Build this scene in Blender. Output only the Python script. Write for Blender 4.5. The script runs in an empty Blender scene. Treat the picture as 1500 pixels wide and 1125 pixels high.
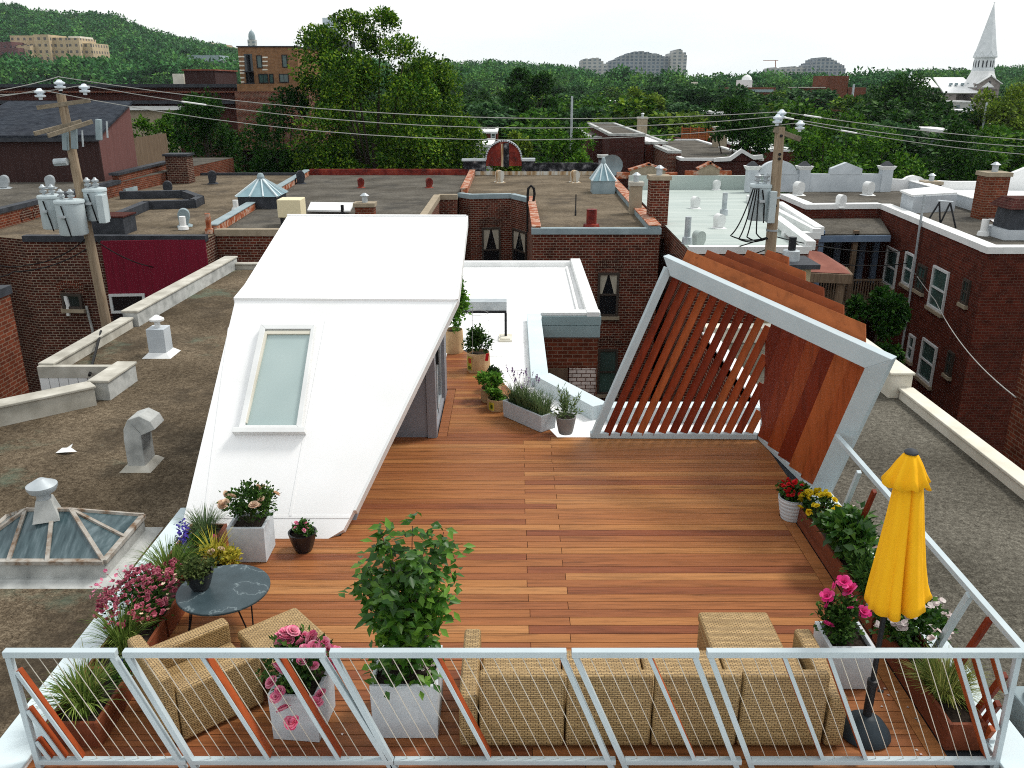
import bpy, math, random
import numpy as np
from mathutils import Vector, Matrix
random.seed(7); RNG = np.random.default_rng(11)
S = bpy.context.scene; COL = S.collection
R = math.radians; PI = math.pi
# ---------------------------------------------------------------- camera calibration (photo pixels 1500 x 1125)
FPX, CU, CV, CAMZ = 1250.0, 750.0, 562.5, 5.27
PITCH = math.atan(437.5 / FPX)
def ray(u, v):
    a = (u - CU) / FPX; b = -(v - CV) / FPX
    cp, sp = math.cos(PITCH), math.sin(PITCH)
    return Vector((a, cp + b * sp, -sp + b * cp))
def G(u, v, z=0.0):                      # measured point on a level at height z
    d = ray(u, v); t = (z - CAMZ) / d.z
    return Vector((d.x * t, d.y * t, z))
def V(u, v, y):                          # measured point at depth y
    d = ray(u, v); t = y / d.y
    return Vector((d.x * t, y, CAMZ + d.z * t))
def X(u, v, x):                          # measured point at side distance x
    d = ray(u, v); t = x / d.x
    return Vector((x, d.y * t, CAMZ + d.z * t))
cam = bpy.data.cameras.new('camera'); co = bpy.data.objects.new('camera', cam); COL.objects.link(co)
co.location = (0, 0, CAMZ); co.rotation_euler = (PI / 2 - PITCH, 0, 0)
cam.sensor_width = 36; cam.lens = 36 * FPX / 1500; cam.clip_start = .1; cam.clip_end = 6000
S.camera = co
# ---------------------------------------------------------------- object helpers
WM = {}
def tag(o, label=None, cat=None, group=None, kind=None):
    if label: o['label'] = label
    if cat: o['category'] = cat
    if group: o['group'] = group
    if kind: o['kind'] = kind
    return o
def thing(name, label, cat, loc=(0, 0, 0), rz=0, group=None):
    o = bpy.data.objects.new(name, None); COL.objects.link(o)
    o.empty_display_size = .2
    o.location = loc; o.rotation_euler = (0, 0, rz)
    WM[o.name] = Matrix.Translation(Vector(loc)) @ Matrix.Rotation(rz, 4, 'Z')
    return tag(o, label, cat, group)
def link_mesh(name, me, mat, parent=None):
    o = bpy.data.objects.new(name, me); COL.objects.link(o)
    if mat is not None: me.materials.append(mat)
    if parent is not None:
        o.parent = parent; WM[o.name] = WM[parent.name]
    return o
def copy_tree(o, parent=None):
    c = o.copy(); COL.objects.link(c)
    if parent is not None: c.parent = parent
    for ch in [x for x in o.children]: copy_tree(ch, c)
    return c
def boxuv(me):
    nv, nl, nf = len(me.vertices), len(me.loops), len(me.polygons)
    if nf == 0: return
    co_ = np.empty(nv * 3, np.float32); me.vertices.foreach_get('co', co_); co_ = co_.reshape(-1, 3)
    lv = np.empty(nl, np.int32); me.loops.foreach_get('vertex_index', lv)
    nr = np.empty(nf * 3, np.float32); me.polygons.foreach_get('normal', nr); nr = nr.reshape(-1, 3)
    lt = np.empty(nf, np.int32); me.polygons.foreach_get('loop_total', lt)
    ln = np.repeat(nr, lt, axis=0); p = co_[lv]
    flat = np.abs(ln[:, 2]) > .75
    h = np.hypot(ln[:, 0], ln[:, 1]) + 1e-9
    tx, ty = -ln[:, 1] / h, ln[:, 0] / h
    u = np.where(flat, p[:, 0], p[:, 0] * tx + p[:, 1] * ty)
    v = np.where(flat, p[:, 1], p[:, 2] / np.maximum(h, .3))
    uv = me.uv_layers.new(name='UVMap'); a = np.stack([u, v], 1).astype(np.float32).ravel()
    uv.data.foreach_set('uv', a)
class MB:
    def __init__(s): s.v = []; s.f = []
    def add(s, vs, fs):
        b = len(s.v); s.v += [tuple(x) for x in vs]; s.f += [tuple(b + i for i in f) for f in fs]; return s
    def hexa(s, p):                      # p: 4 bottom (ccw from above), 4 top
        return s.add(p, [(3, 2, 1, 0), (4, 5, 6, 7), (0, 1, 5, 4), (1, 2, 6, 5), (2, 3, 7, 6), (3, 0, 4, 7)])
    def box(s, x0, y0, z0, x1, y1, z1):
        x0, x1 = min(x0, x1), max(x0, x1); y0, y1 = min(y0, y1), max(y0, y1); z0, z1 = min(z0, z1), max(z0, z1)
        return s.hexa([(x0, y0, z0), (x1, y0, z0), (x1, y1, z0), (x0, y1, z0), (x0, y0, z1), (x1, y0, z1), (x1, y1, z1), (x0, y1, z1)])
    def beam(s, a, b, w, h, up=(0, 0, 1), ext=0):
        a, b = Vector(a), Vector(b); d = (b - a).normalized(); a = a - d * ext; b = b + d * ext
        sd = d.cross(Vector(up))
        if sd.length < 1e-4: sd = d.cross(Vector((0, 1, 0)))
        sd.normalize(); u = sd.cross(d).normalized()
        sd *= w / 2; u *= h / 2
        return s.hexa([a - sd - u, a + sd - u, b + sd - u, b - sd - u, a - sd + u, a + sd + u, b + sd + u, b - sd + u])
    def prism(s, poly, z0, z1):
        ar = sum(poly[i][0] * poly[(i + 1) % len(poly)][1] - poly[(i + 1) % len(poly)][0] * poly[i][1] for i in range(len(poly)))
        if ar < 0: poly = poly[::-1]
        n = len(poly)
        vs = [(p[0], p[1], z0) for p in poly] + [(p[0], p[1], z1) for p in poly]
        fs = [tuple(range(n - 1, -1, -1)), tuple(range(n, 2 * n))] + [(i, (i + 1) % n, n + (i + 1) % n, n + i) for i in range(n)]
        return s.add(vs, fs)
    def walls(s, poly, z0, z1):
        ar = sum(poly[i][0] * poly[(i + 1) % len(poly)][1] - poly[(i + 1) % len(poly)][0] * poly[i][1] for i in range(len(poly)))
        if ar < 0: poly = poly[::-1]
        n = len(poly)
        for i in range(n):
            a, b = poly[i], poly[(i + 1) % n]
            s.add([(a[0], a[1], z0), (b[0], b[1], z0), (b[0], b[1], z1), (a[0], a[1], z1)], [(0, 1, 2, 3)])
        return s
    def slab(s, pts, t):                 # polygon of 3-D points thickened along vector t
        n = len(pts); t = Vector(t); p = [Vector(q) for q in pts]
        nr = Vector((0, 0, 0))
        for i in range(n): nr += p[i].cross(p[(i + 1) % n])
        if nr.dot(t) < 0: p = p[::-1]
        vs = p + [q + t for q in p]
        fs = [tuple(range(n - 1, -1, -1)), tuple(range(n, 2 * n))] + [(i, (i + 1) % n, n + (i + 1) % n, n + i) for i in range(n)]
        return s.add(vs, fs)
    def tube(s, path, r, n=8, r1=None, caps=True):
        P = [Vector(p) for p in path]; m = len(P); vs = []; fs = []
        t0 = (P[1] - P[0]).normalized(); u = t0.orthogonal().normalized()
        for i, p in enumerate(P):
            t = (P[min(i + 1, m - 1)] - P[max(i - 1, 0)])
            if t.length < 1e-9: t = t0
            t.normalize(); u = (u - t * u.dot(t)).normalized(); w = t.cross(u)
            rr = r[i] if isinstance(r, (list, tuple)) else (r if r1 is None else r + (r1 - r) * i / (m - 1))
            for k in range(n):
                a = 2 * PI * k / n; vs.append(p + (u * math.cos(a) + w * math.sin(a)) * rr)
        for i in range(m - 1):
            for k in range(n):
                fs.append((i * n + k, i * n + (k + 1) % n, (i + 1) * n + (k + 1) % n, (i + 1) * n + k))
        if caps: fs.append(tuple(range(n - 1, -1, -1))); fs.append(tuple((m - 1) * n + k for k in range(n)))
        return s.add(vs, fs)
    def lathe(s, prof, c=(0, 0, 0), n=24, fn=None):
        vs = []; fs = []; m = len(prof)
        for i, (r, z) in enumerate(prof):
            for k in range(n):
                a = 2 * PI * k / n; q = r if fn is None else fn(r, z, a)
                vs.append((c[0] + q * math.cos(a), c[1] + q * math.sin(a), c[2] + z))
        for i in range(m - 1):
            for k in range(n):
                fs.append((i * n + k, i * n + (k + 1) % n, (i + 1) * n + (k + 1) % n, (i + 1) * n + k))
        if prof[0][0] > 1e-6: fs.append(tuple(range(n - 1, -1, -1)))
        if prof[-1][0] > 1e-6: fs.append(tuple((m - 1) * n + k for k in range(n)))
        return s.add(vs, fs)
    def frustum(s, c, a, b, h, a2, b2, rz=0):    # rectangular frustum on centre c, base a x b, top a2 x b2
        cs, sn = math.cos(rz), math.sin(rz); p = []
        for (w, d, z) in ((a, b, 0), (a2, b2, h)):
            for sx, sy in ((-1, -1), (1, -1), (1, 1), (-1, 1)):
                x, y = sx * w / 2, sy * d / 2
                p.append((c[0] + x * cs - y * sn, c[1] + x * sn + y * cs, c[2] + z))
        return s.hexa(p)
    def build(s, name, mat, parent=None, smooth=False, bevel=0, local=False, seg=2):
        v = np.array(s.v, dtype=np.float64).reshape(-1, 3); loc = None
        if parent is not None:
            if not local:
                m = np.array(WM[parent.name].inverted()); v = v @ m[:3, :3].T + m[:3, 3]
        elif not local:
            loc = Vector(((v[:, 0].min() + v[:, 0].max()) / 2, (v[:, 1].min() + v[:, 1].max()) / 2, v[:, 2].min()))
            v = v - np.array(loc)
        me = bpy.data.meshes.new(name); me.from_pydata(v.tolist(), [], s.f); me.update()
        boxuv(me)
        if smooth:
            me.polygons.foreach_set('use_smooth', [True] * len(me.polygons))
            try: me.set_sharp_from_angle(angle=R(38))
            except Exception: pass
        o = link_mesh(name, me, mat, parent)
        if loc is not None: o.location = loc; WM[o.name] = Matrix.Translation(loc)
        if bevel:
            b = o.modifiers.new('bevel', 'BEVEL'); b.width = bevel; b.segments = seg; b.limit_method = 'ANGLE'; b.angle_limit = R(40)
        return o
# leaves as folded two-triangle blades
def unit(a): return a / (np.linalg.norm(a, axis=1, keepdims=True) + 1e-9)
def leaf_arrays(pos, dr, nr, L, W, fold=.25):
    n = len(pos); dr = unit(dr); sd = unit(np.cross(dr, nr)); up = np.cross(sd, dr)
    L = np.broadcast_to(L, (n,))[:, None]; W = np.broadcast_to(W, (n,))[:, None]
    v = np.empty((n, 4, 3)); mid = pos + dr * L * .45
    v[:, 0] = pos; v[:, 1] = mid + sd * W * .5 + up * W * fold; v[:, 2] = pos + dr * L; v[:, 3] = mid - sd * W * .5 + up * W * fold
    f = (np.arange(n) * 4)[:, None] + np.array([[0, 1, 2, 0, 2, 3]])
    return v.reshape(-1, 3), f.reshape(-1, 3)
def petal_arrays(pos, dr, nr, L, W, fold=.2):
    n = len(pos); dr = unit(dr); sd = unit(np.cross(dr, nr)); up = np.cross(sd, dr); W = W * .5
    v = np.empty((n, 6, 3))
    for k, (t, s, h) in enumerate(((0, 0, 0), (.4, .75, .6), (.82, .85, 1), (1, 0, .9), (.82, -.85, 1), (.4, -.75, .6))): v[:, k] = pos + dr * L * t + sd * W * s * 1.1 + up * W * fold * h
    f = (np.arange(n) * 6)[:, None] + np.array([[0, 1, 5, 1, 2, 4, 1, 4, 5, 2, 3, 4]])
    return v.reshape(-1, 3), f.reshape(-1, 3)
def tri_object(name, v, f, mat, parent=None, local=False, loc=None):
    v = np.asarray(v, dtype=np.float64)
    if parent is not None and not local:
        m = np.array(WM[parent.name].inverted()); v = v @ m[:3, :3].T + m[:3, 3]
    me = bpy.data.meshes.new(name)
    me.vertices.add(len(v)); me.vertices.foreach_set('co', v.astype(np.float32).ravel())
    nf = len(f); me.loops.add(nf * 3); me.loops.foreach_set('vertex_index', np.asarray(f, np.int32).ravel())
    me.polygons.add(nf); me.polygons.foreach_set('loop_start', np.arange(0, nf * 3, 3, dtype=np.int32))
    me.update(calc_edges=True); me.validate()
    o = link_mesh(name, me, mat, parent)
    if loc is not None: o.location = loc
    return o
def rand_dirs(n, up=0.0, rng=None):
    rng = rng or RNG
    d = rng.normal(size=(n, 3)); d[:, 2] += up
    return unit(d)
# ---------------------------------------------------------------- materials
def new_mat(name):
    m = bpy.data.materials.new(name); m.use_nodes = True; nt = m.node_tree
    b = nt.nodes['Principled BSDF']; return m, nt, b
def nd(nt, typ, **kw):
    n = nt.nodes.new(typ)
    for k, v in kw.items():
        if k.startswith('_'): setattr(n, k[1:], v)
        else: n.inputs[k.replace('__', ' ')].default_value = v
    return n
def ramp(nt, fac, stops):
    r = nt.nodes.new('ShaderNodeValToRGB'); e = r.color_ramp.elements
    while len(e) < len(stops): e.new(.5)
    for i, (p, c) in enumerate(stops):
        e[i].position = p; e[i].color = (*c, 1) if len(c) == 3 else c
    nt.links.new(fac, r.inputs['Fac']); return r.outputs['Color']
def coords(nt, kind='Object', scale=(1, 1, 1), jitter=False):
    tc = nt.nodes.new('ShaderNodeTexCoord'); out = tc.outputs[kind]
    if jitter:
        g = nt.nodes.new('ShaderNodeNewGeometry'); ml = nd(nt, 'ShaderNodeMath', _operation='MULTIPLY'); ml.inputs[1].default_value = 37.0
        nt.links.new(g.outputs['Random Per Island'], ml.inputs[0])
        ad = nd(nt, 'ShaderNodeVectorMath', _operation='ADD'); nt.links.new(out, ad.inputs[0]); nt.links.new(ml.outputs[0], ad.inputs[1]); out = ad.outputs[0]
    mp = nt.nodes.new('ShaderNodeMapping'); mp.inputs['Scale'].default_value = scale
    nt.links.new(out, mp.inputs['Vector']); return mp.outputs['Vector']
def noise(nt, vec, scale=5, detail=5, rough=.55, dist=0):
    n = nd(nt, 'ShaderNodeTexNoise', Scale=scale, Detail=detail, Roughness=rough, Distortion=dist)
    nt.links.new(vec, n.inputs['Vector']); return n.outputs['Fac']
def mixc(nt, fac, a, b, mode='MIX'):
    m = nt.nodes.new('ShaderNodeMix'); m.data_type = 'RGBA'; m.blend_type = mode; m.clamp_factor = True
    for s, val in ((0, fac), (6, a), (7, b)):
        if isinstance(val, (int, float)): m.inputs[s].default_value = val
        elif isinstance(val, tuple): m.inputs[s].default_value = (*val, 1)
        else: nt.links.new(val, m.inputs[s])
    return m.outputs[2]
def maprange(nt, val, a, b, c=0, d=1):
    m = nt.nodes.new('ShaderNodeMapRange'); nt.links.new(val, m.inputs[0])
    for i, x in enumerate((a, b, c, d)): m.inputs[i + 1].default_value = x
    return m.outputs[0]
def bump(nt, b, height, strength=.3, dist=.02):
    n = nd(nt, 'ShaderNodeBump', Strength=strength, Distance=dist); nt.links.new(height, n.inputs['Height']); nt.links.new(n.outputs[0], b.inputs['Normal'])
def island(nt):
    return nt.nodes.new('ShaderNodeNewGeometry').outputs['Random Per Island']
def pmat(name, stops, scale=3, rough=.6, metal=0, bmp=0, bscale=40, stretch=(1, 1, 1), isl=0, spec=.4, detail=6, jitter=False, bdist=.01, kind='Object'):
    spec = spec if spec != .4 else .16
    m, nt, b = new_mat(name)
    v = coords(nt, kind, stretch, jitter)
    if len(stops) == 3 and not isinstance(stops[0], (tuple, list)): stops = [(0, stops), (1, stops)]
    c = ramp(nt, noise(nt, v, scale, detail), stops)
    if isl:
        c = mixc(nt, 1.0, c, ramp(nt, island(nt), [(0, (1 - isl,) * 3), (1, (1 + isl,) * 3)]), 'MULTIPLY')
    nt.links.new(c, b.inputs['Base Color'])
    b.inputs['Roughness'].default_value = rough; b.inputs['Metallic'].default_value = metal; b.inputs['Specular IOR Level'].default_value = spec
    if bmp: bump(nt, b, noise(nt, v, bscale, 3), bmp, bdist)
    return m
def brick(name, c1, c2, mortar, soot=(.03, .02, .018), sootamt=.5, w=.25, h=.10, ms=.012, patch=None):
    m, nt, b = new_mat(name)
    uv = coords(nt, 'UV')
    br = nd(nt, 'ShaderNodeTexBrick', Scale=1.0, Mortar__Size=ms, Mortar__Smooth=.2, Bias=0.0, Brick__Width=w, Row__Height=h)
    br.inputs['Color1'].default_value = (*c1, 1); br.inputs['Color2'].default_value = (*c2, 1); br.inputs['Mortar'].default_value = (*mortar, 1)
    nt.links.new(uv, br.inputs['Vector'])
    ob = coords(nt, 'Object')
    n1 = noise(nt, ob, .35, 6, .6); n2 = noise(nt, ob, 3.0, 5, .6)
    c = mixc(nt, maprange(nt, n1, .35, .75, 0, sootamt), br.outputs['Color'], soot)
    c = mixc(nt, 1.0, c, ramp(nt, n2, [(.25, (.6, .58, .56)), (.75, (1.3, 1.25, 1.2))]), 'MULTIPLY')
    if patch:
        n3 = noise(nt, ob, 1.1, 6, .7); c = mixc(nt, maprange(nt, n3, .56, .64, 0, .75), c, patch)
    nt.links.new(c, b.inputs['Base Color']); b.inputs['Roughness'].default_value = .9; b.inputs['Specular IOR Level'].default_value = .03
    bump(nt, b, br.outputs['Fac'], -.5, .01)
    return m
def gravel(name, dark, mid, light, stain=None, patchc=None, scale=55):
    m, nt, b = new_mat(name); v = coords(nt, 'Object')
    n_a = noise(nt, v, scale, 4, .8); n_b = noise(nt, v, scale * .3, 5, .75)
    n = nd(nt, 'ShaderNodeMath', _operation='MULTIPLY_ADD'); nt.links.new(n_a, n.inputs[0]); n.inputs[1].default_value = .55; hb = nd(nt, 'ShaderNodeMath', _operation='MULTIPLY'); nt.links.new(n_b, hb.inputs[0]); hb.inputs[1].default_value = .45; nt.links.new(hb.outputs[0], n.inputs[2]); n = n.outputs[0]; big = noise(nt, v, .5, 5, .6)
    c = ramp(nt, n, [(.36, dark), (.5, mid), (.64, light)])
    vo = nd(nt, 'ShaderNodeTexVoronoi', Scale=26.0); nt.links.new(v, vo.inputs['Vector'])
    sp = maprange(nt, vo.outputs['Distance'], .10, .16, 1, 0)
    c = mixc(nt, maprange(nt, noise(nt, v, 6, 3), .52, .62, 0, 0.55), c, mixc(nt, sp, c, tuple(min(1, x * 1.9) for x in light)))
    c = mixc(nt, 1.0, c, ramp(nt, big, [(.3, (.6, .58, .55)), (.7, (1.3, 1.28, 1.25))]), 'MULTIPLY')
    if stain: c = mixc(nt, maprange(nt, noise(nt, v, .55, 8, .7), .50, .64, 0, .72), c, stain)
    if patchc: c = mixc(nt, maprange(nt, noise(nt, coords(nt, 'Object', (1, 1.3, 1)), .45, 6, .7), .58, .70, 0, .42), c, patchc)
    nt.links.new(c, b.inputs['Base Color']); b.inputs['Roughness'].default_value = .95; b.inputs['Specular IOR Level'].default_value = .03
    bump(nt, b, n, .7, .03); return m
LEAFK = 1.45
def leaf(name, dark, mid, light, trans=.25, rough=.55, spec=.08, ns=.9, far=False):
    m, nt, b = new_mat(name)
    dark, mid, light = [tuple(min(.9, x * LEAFK) for x in q) for q in (dark, mid, light)]
    ob = coords(nt, 'Object')
    if far:
        c = ramp(nt, noise(nt, ob, ns, 3, .7), [(.32, dark), (.5, mid), (.68, light)]); c = mixc(nt, 1.0, c, ramp(nt, island(nt), [(0, (.65,) * 3), (1, (1.4,) * 3)]), 'MULTIPLY')
    else:
        c = ramp(nt, island(nt), [(0, dark), (.55, mid), (1, light)]); c = mixc(nt, 1.0, c, ramp(nt, noise(nt, ob, ns, 4), [(.33, (.42, .48, .42)), (.66, (1.5, 1.42, 1.25))]), 'MULTIPLY')  # noise paints shaded crown voids and bright clumps into the leaf colour
    nt.links.new(c, b.inputs['Base Color']); b.inputs['Roughness'].default_value = rough; b.inputs['Specular IOR Level'].default_value = spec
    t = nt.nodes.new('ShaderNodeBsdfTranslucent'); nt.links.new(c, t.inputs['Color'])
    mx = nt.nodes.new('ShaderNodeMixShader'); mx.inputs[0].default_value = trans
    out = nt.nodes['Material Output']; nt.links.new(b.outputs[0], mx.inputs[1]); nt.links.new(t.outputs[0], mx.inputs[2]); nt.links.new(mx.outputs[0], out.inputs['Surface'])
    return m
def wood(name, cols, gx=(1.2, 22, 22), rough=.5, jitter=True, spec=.12, val=.25):
    m, nt, b = new_mat(name); v = coords(nt, 'Object', gx, jitter)
    c = None
    if jitter:
        oi = nt.nodes.new('ShaderNodeObjectInfo'); ad = nd(nt, 'ShaderNodeMath', _operation='ADD'); nt.links.new(oi.outputs['Random'], ad.inputs[0]); nt.links.new(island(nt), ad.inputs[1])
        fr_ = nd(nt, 'ShaderNodeMath', _operation='FRACT'); nt.links.new(ad.outputs[0], fr_.inputs[0]); c = ramp(nt, fr_.outputs[0], cols)
    g1 = noise(nt, v, 1.0, 6, .65, .6); g2 = noise(nt, v, 3.5, 4, .6, .3)
    gr = ramp(nt, g1, [(.25, (1 - val * 1.6,) * 3), (.5, (1,) * 3), (.8, (1 + val,) * 3)])
    if c is None: c = ramp(nt, g2, cols)
    c = mixc(nt, 1.0, c, gr, 'MULTIPLY')
    c = mixc(nt, maprange(nt, g2, .62, .72, 0, .45), c, tuple(x * .45 for x in cols[0][1]))
    nt.links.new(c, b.inputs['Base Color']); b.inputs['Roughness'].default_value = rough; b.inputs['Specular IOR Level'].default_value = spec
    bump(nt, b, g1, .12, .01); return m
def wicker(name):
    m, nt, b = new_mat(name); uv = coords(nt, 'UV')
    br = nd(nt, 'ShaderNodeTexBrick', Scale=1.0, Mortar__Size=.0034, Mortar__Smooth=.5, Bias=0.0, Brick__Width=.046, Row__Height=.0185)
    br.inputs['Color1'].default_value = (.47, .325, .155, 1); br.inputs['Color2'].default_value = (.36, .24, .105, 1); br.inputs['Mortar'].default_value = (.075, .045, .02, 1)
    nt.links.new(uv, br.inputs['Vector'])
    n = noise(nt, coords(nt, 'UV', (2, 45, 1)), 1.6, 4, .6)
    c = mixc(nt, 1.0, br.outputs['Color'], ramp(nt, n, [(.3, (.62, .6, .55)), (.7, (1.25, 1.25, 1.25))]), 'MULTIPLY')
    nt.links.new(c, b.inputs['Base Color']); b.inputs['Roughness'].default_value = .5; b.inputs['Specular IOR Level'].default_value = .3
    bump(nt, b, br.outputs['Fac'], -.8, .008); return m
def glass(name, col, rough=.08):
    m, nt, b = new_mat(name); v = coords(nt, 'Object')
    c = ramp(nt, noise(nt, v, 1.5, 3), [(.3, tuple(x * .6 for x in col)), (.7, col)])
    nt.links.new(c, b.inputs['Base Color']); b.inputs['Roughness'].default_value = rough; b.inputs['Specular IOR Level'].default_value = .6
    return m
M = {}
M['deck'] = wood('deck_wood', [(0, (.185, .058, .026)), (.25, (.24, .086, .032)), (.6, (.285, .110, .038)), (.88, (.325, .138, .047)), (1, (.36, .162, .06))], rough=.5, spec=.14, val=.36)
M['screen_wood'] = wood('screen_wood', [(0, (.13, .017, .007)), (.5, (.21, .033, .011)), (.85, (.30, .062, .018)), (1, (.36, .095, .028))], (9, 9, .7), rough=.5, val=.3, spec=.12)
M['rail_wood'] = wood('rail_wood', [(0, (.27, .05, .016)), (1, (.36, .08, .024))], (9, 9, .9))
M['roof_wood'] = wood('top_slat_wood', [(0, (.18, .040, .013)), (.5, (.265, .066, .020)), (1, (.37, .112, .034))], (6, 2, 6), rough=.5)
M['box_wood'] = wood('planter_wood', [(0, (.13, .036, .019)), (1, (.2, .06, .028))], (9, 1.2, 9))
M['steel'] = pmat('painted_steel', [(.3, (.41, .48, .505)), (.7, (.48, .55, .575))], 2, .42, bmp=.03, spec=.4)
M['rod'] = pmat('steel_rod', [(0, (.52, .48, .40)), (1, (.6, .57, .5))], 2, .35, metal=.4)
M['membrane'] = pmat('white_membrane', [(.3, (.80, .80, .79)), (.7, (.86, .86, .86))], 1.2, .55, bmp=.03, bscale=3, spec=.3)
M['cap'] = pmat('white_metal_cap', [(.3, (.52, .61, .64)), (.7, (.60, .68, .70))], 1.4, .5, bmp=.02, bscale=2)
M['greywall'] = pmat('grey_panel', [(.3, (.20, .205, .23)), (.7, (.235, .24, .265))], 1.5, .6)
M['greyframe'] = pmat('grey_frame', [(.3, (.22, .22, .24)), (.7, (.26, .26, .28))], 2, .45)
M['fascia'] = pmat('grey_green_fascia', [(.3, (.22, .30, .31)), (.7, (.27, .35, .36))], 1, .45)
M['skyglass'] = pmat('frosted_skylight_glass', [(.3, (.33, .42, .41)), (.7, (.41, .50, .485))], .9, .2, spec=.5, detail=2)
M['doorglass'] = glass('door_glass', (.10, .13, .15), .05)
M['wicker'] = wicker('wicker')
M['planterwhite'] = pmat('white_fibre_cement', [(.25, (.46, .50, .53)), (.75, (.58, .61, .63))], 9, .75, bmp=.08, bscale=60, spec=.2)
M['blackpot'] = pmat('black_glazed_pot', [(.3, (.008, .008, .01)), (.7, (.018, .018, .02))], 4, .3, spec=.5)
M['greypot'] = pmat('grey_clay_pot', [(.3, (.20, .19, .185)), (.7, (.27, .26, .25))], 4, .7)
M['bag'] = pmat('tan_grow_bag', [(.3, (.40, .26, .13)), (.7, (.55, .38, .21))], 5, .85, bmp=.25, bscale=9, bdist=.03)
M['soil'] = pmat('soil', [(.3, (.012, .009, .007)), (.7, (.045, .033, .025))], 40, 1, bmp=.8, bscale=60)
M['yellow'] = pmat('yellow_canvas', [(.3, (.82, .40, .010)), (.7, (.90, .47, .016))], 3, .85, bmp=.2, bscale=5, spec=.1, stretch=(3, 3, .8), bdist=.03)
M['black'] = pmat('black_metal', [(0, (.012, .013, .015)), (1, (.02, .021, .024))], 5, .45)
M['basecast'] = pmat('dark_cast_base', [(.3, (.018, .026, .033)), (.7, (.03, .042, .052))], 6, .5, bmp=.1)
M['slate'] = pmat('dark_slate_top', [(.3, (.028, .045, .052)), (.487, (.045, .068, .078)), (.5, (.15, .19, .20)), (.513, (.045, .066, .076)), (.7, (.03, .048, .056))], 2.6, .4, detail=12, spec=.25)
M['rust'] = pmat('rusty_metal', [(.35, (.22, .05, .02)), (.48, (.33, .10, .04)), (.58, (.45, .34, .27)), (.66, (.36, .13, .06)), (.74, (.14, .045, .03))], 3.5, .75, detail=10)
M['galv'] = pmat('galvanised_steel', [(.3, (.34, .38, .40)), (.7, (.52, .56, .58))], 3, .42, metal=.35, bmp=.05)
M['dullmetal'] = pmat('weathered_white_metal', [(.3, (.26, .27, .26)), (.55, (.45, .46, .44)), (.75, (.56, .57, .55))], 3.5, .6, detail=9)
M['oldcap'] = pmat('old_painted_cap', [(.3, (.30, .285, .24)), (.6, (.48, .46, .40)), (.75, (.6, .58, .52))], 2.5, .8, detail=10, bmp=.1)
M['creamcap'] = pmat('cream_cap', [(.3, (.58, .55, .45)), (.7, (.72, .69, .60))], 2, .6, detail=8)
M['stonecap'] = pmat('stone_cap', [(.3, (.26, .215, .15)), (.7, (.36, .30, .22))], 4, .85, detail=8)
M['darkcap'] = pmat('dark_flashing', [(.3, (.022, .025, .03)), (.7, (.05, .055, .065))], 3, .6)
M['bluecap'] = pmat('blue_grey_flashing', [(.3, (.20, .26, .28)), (.7, (.30, .37, .39))], 2, .5)
M['silver'] = pmat('silver_paint', [(.3, (.40, .44, .47)), (.7, (.56, .60, .63))], 1.2, .5, detail=8)
M['whitecap'] = pmat('white_painted_trim', [(.3, (.66, .67, .66)), (.7, (.78, .79, .78))], 2, .55)
M['pole'] = wood('pole_wood', [(.3, (.22, .16, .105)), (.7, (.36, .285, .20))], (8, 8, .6), rough=.9, jitter=False, spec=.1)
M['poletop'] = wood('old_crossarm', [(.3, (.17, .14, .10)), (.7, (.27, .23, .17))], (3, 8, 8), rough=.9, jitter=False, spec=.1)
M['transformer'] = pmat('transformer_paint', [(.3, (.42, .49, .51)), (.7, (.52, .59, .60))], 1.5, .4)
M['porcelain'] = pmat('porcelain', [(0, (.62, .70, .76)), (1, (.7, .77, .82))], 2, .2, spec=.6)
M['wire'] = pmat('aluminium_wire', [(0, (.30, .30, .28)), (1, (.36, .36, .34))], 2, .5)
M['cable'] = pmat('black_cable', [(0, (.008, .008, .008)), (1, (.012, .012, .012))], 2, .6)
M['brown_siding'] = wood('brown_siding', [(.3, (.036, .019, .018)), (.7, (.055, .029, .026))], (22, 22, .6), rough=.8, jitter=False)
M['sun_side_siding'] = wood('sun_side_siding', [(.3, (.12, .055, .05)), (.7, (.16, .075, .068))], (22, 22, .6), rough=.8, jitter=False)  # brown siding lightened, sunlight on the shed's right side put into the colour
M['magenta'] = wood('magenta_siding', [(.3, (.145, .008, .022)), (.7, (.19, .012, .030))], (20, 20, .6), rough=.6, jitter=False)
M['redpanel'] = wood('red_siding', [(.3, (.27, .02, .012)), (.7, (.33, .03, .018))], (20, 20, .6), rough=.6, jitter=False)
M['shingle'] = brick('blue_shingles', (.03, .038, .052), (.045, .055, .07), (.018, .021, .028), sootamt=.2, w=.3, h=.16, ms=.008)
M['brick_dark'] = brick('dark_brown_brick', (.10, .03, .02), (.05, .018, .014), (.30, .25, .20), sootamt=.45)
M['brick_red'] = brick('red_brick', (.155, .032, .017), (.065, .017, .011), (.30, .24, .19), sootamt=.35)
M['brick_lit'] = brick('orange_red_brick', (.19, .05, .025), (.11, .030, .017), (.22, .15, .11), sootamt=.4)
M['brick_deep'] = brick('deep_red_brick', (.125, .026, .016), (.075, .017, .012), (.13, .08, .06), sootamt=.5, ms=.008)
M['brick_tan'] = brick('tan_brick', (.25, .14, .075), (.21, .115, .06), (.24, .16, .10), sootamt=.1, soot=(.2, .1, .05), w=.4, h=.15)
M['brick_white'] = brick('white_painted_brick', (.72, .70, .68), (.62, .58, .55), (.12, .07, .055), sootamt=.12, soot=(.25, .1, .07), w=.23, h=.10)
M['brick_maroon'] = brick('maroon_brick', (.075, .022, .020), (.05, .016, .015), (.10, .06, .05), sootamt=.3)
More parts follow.
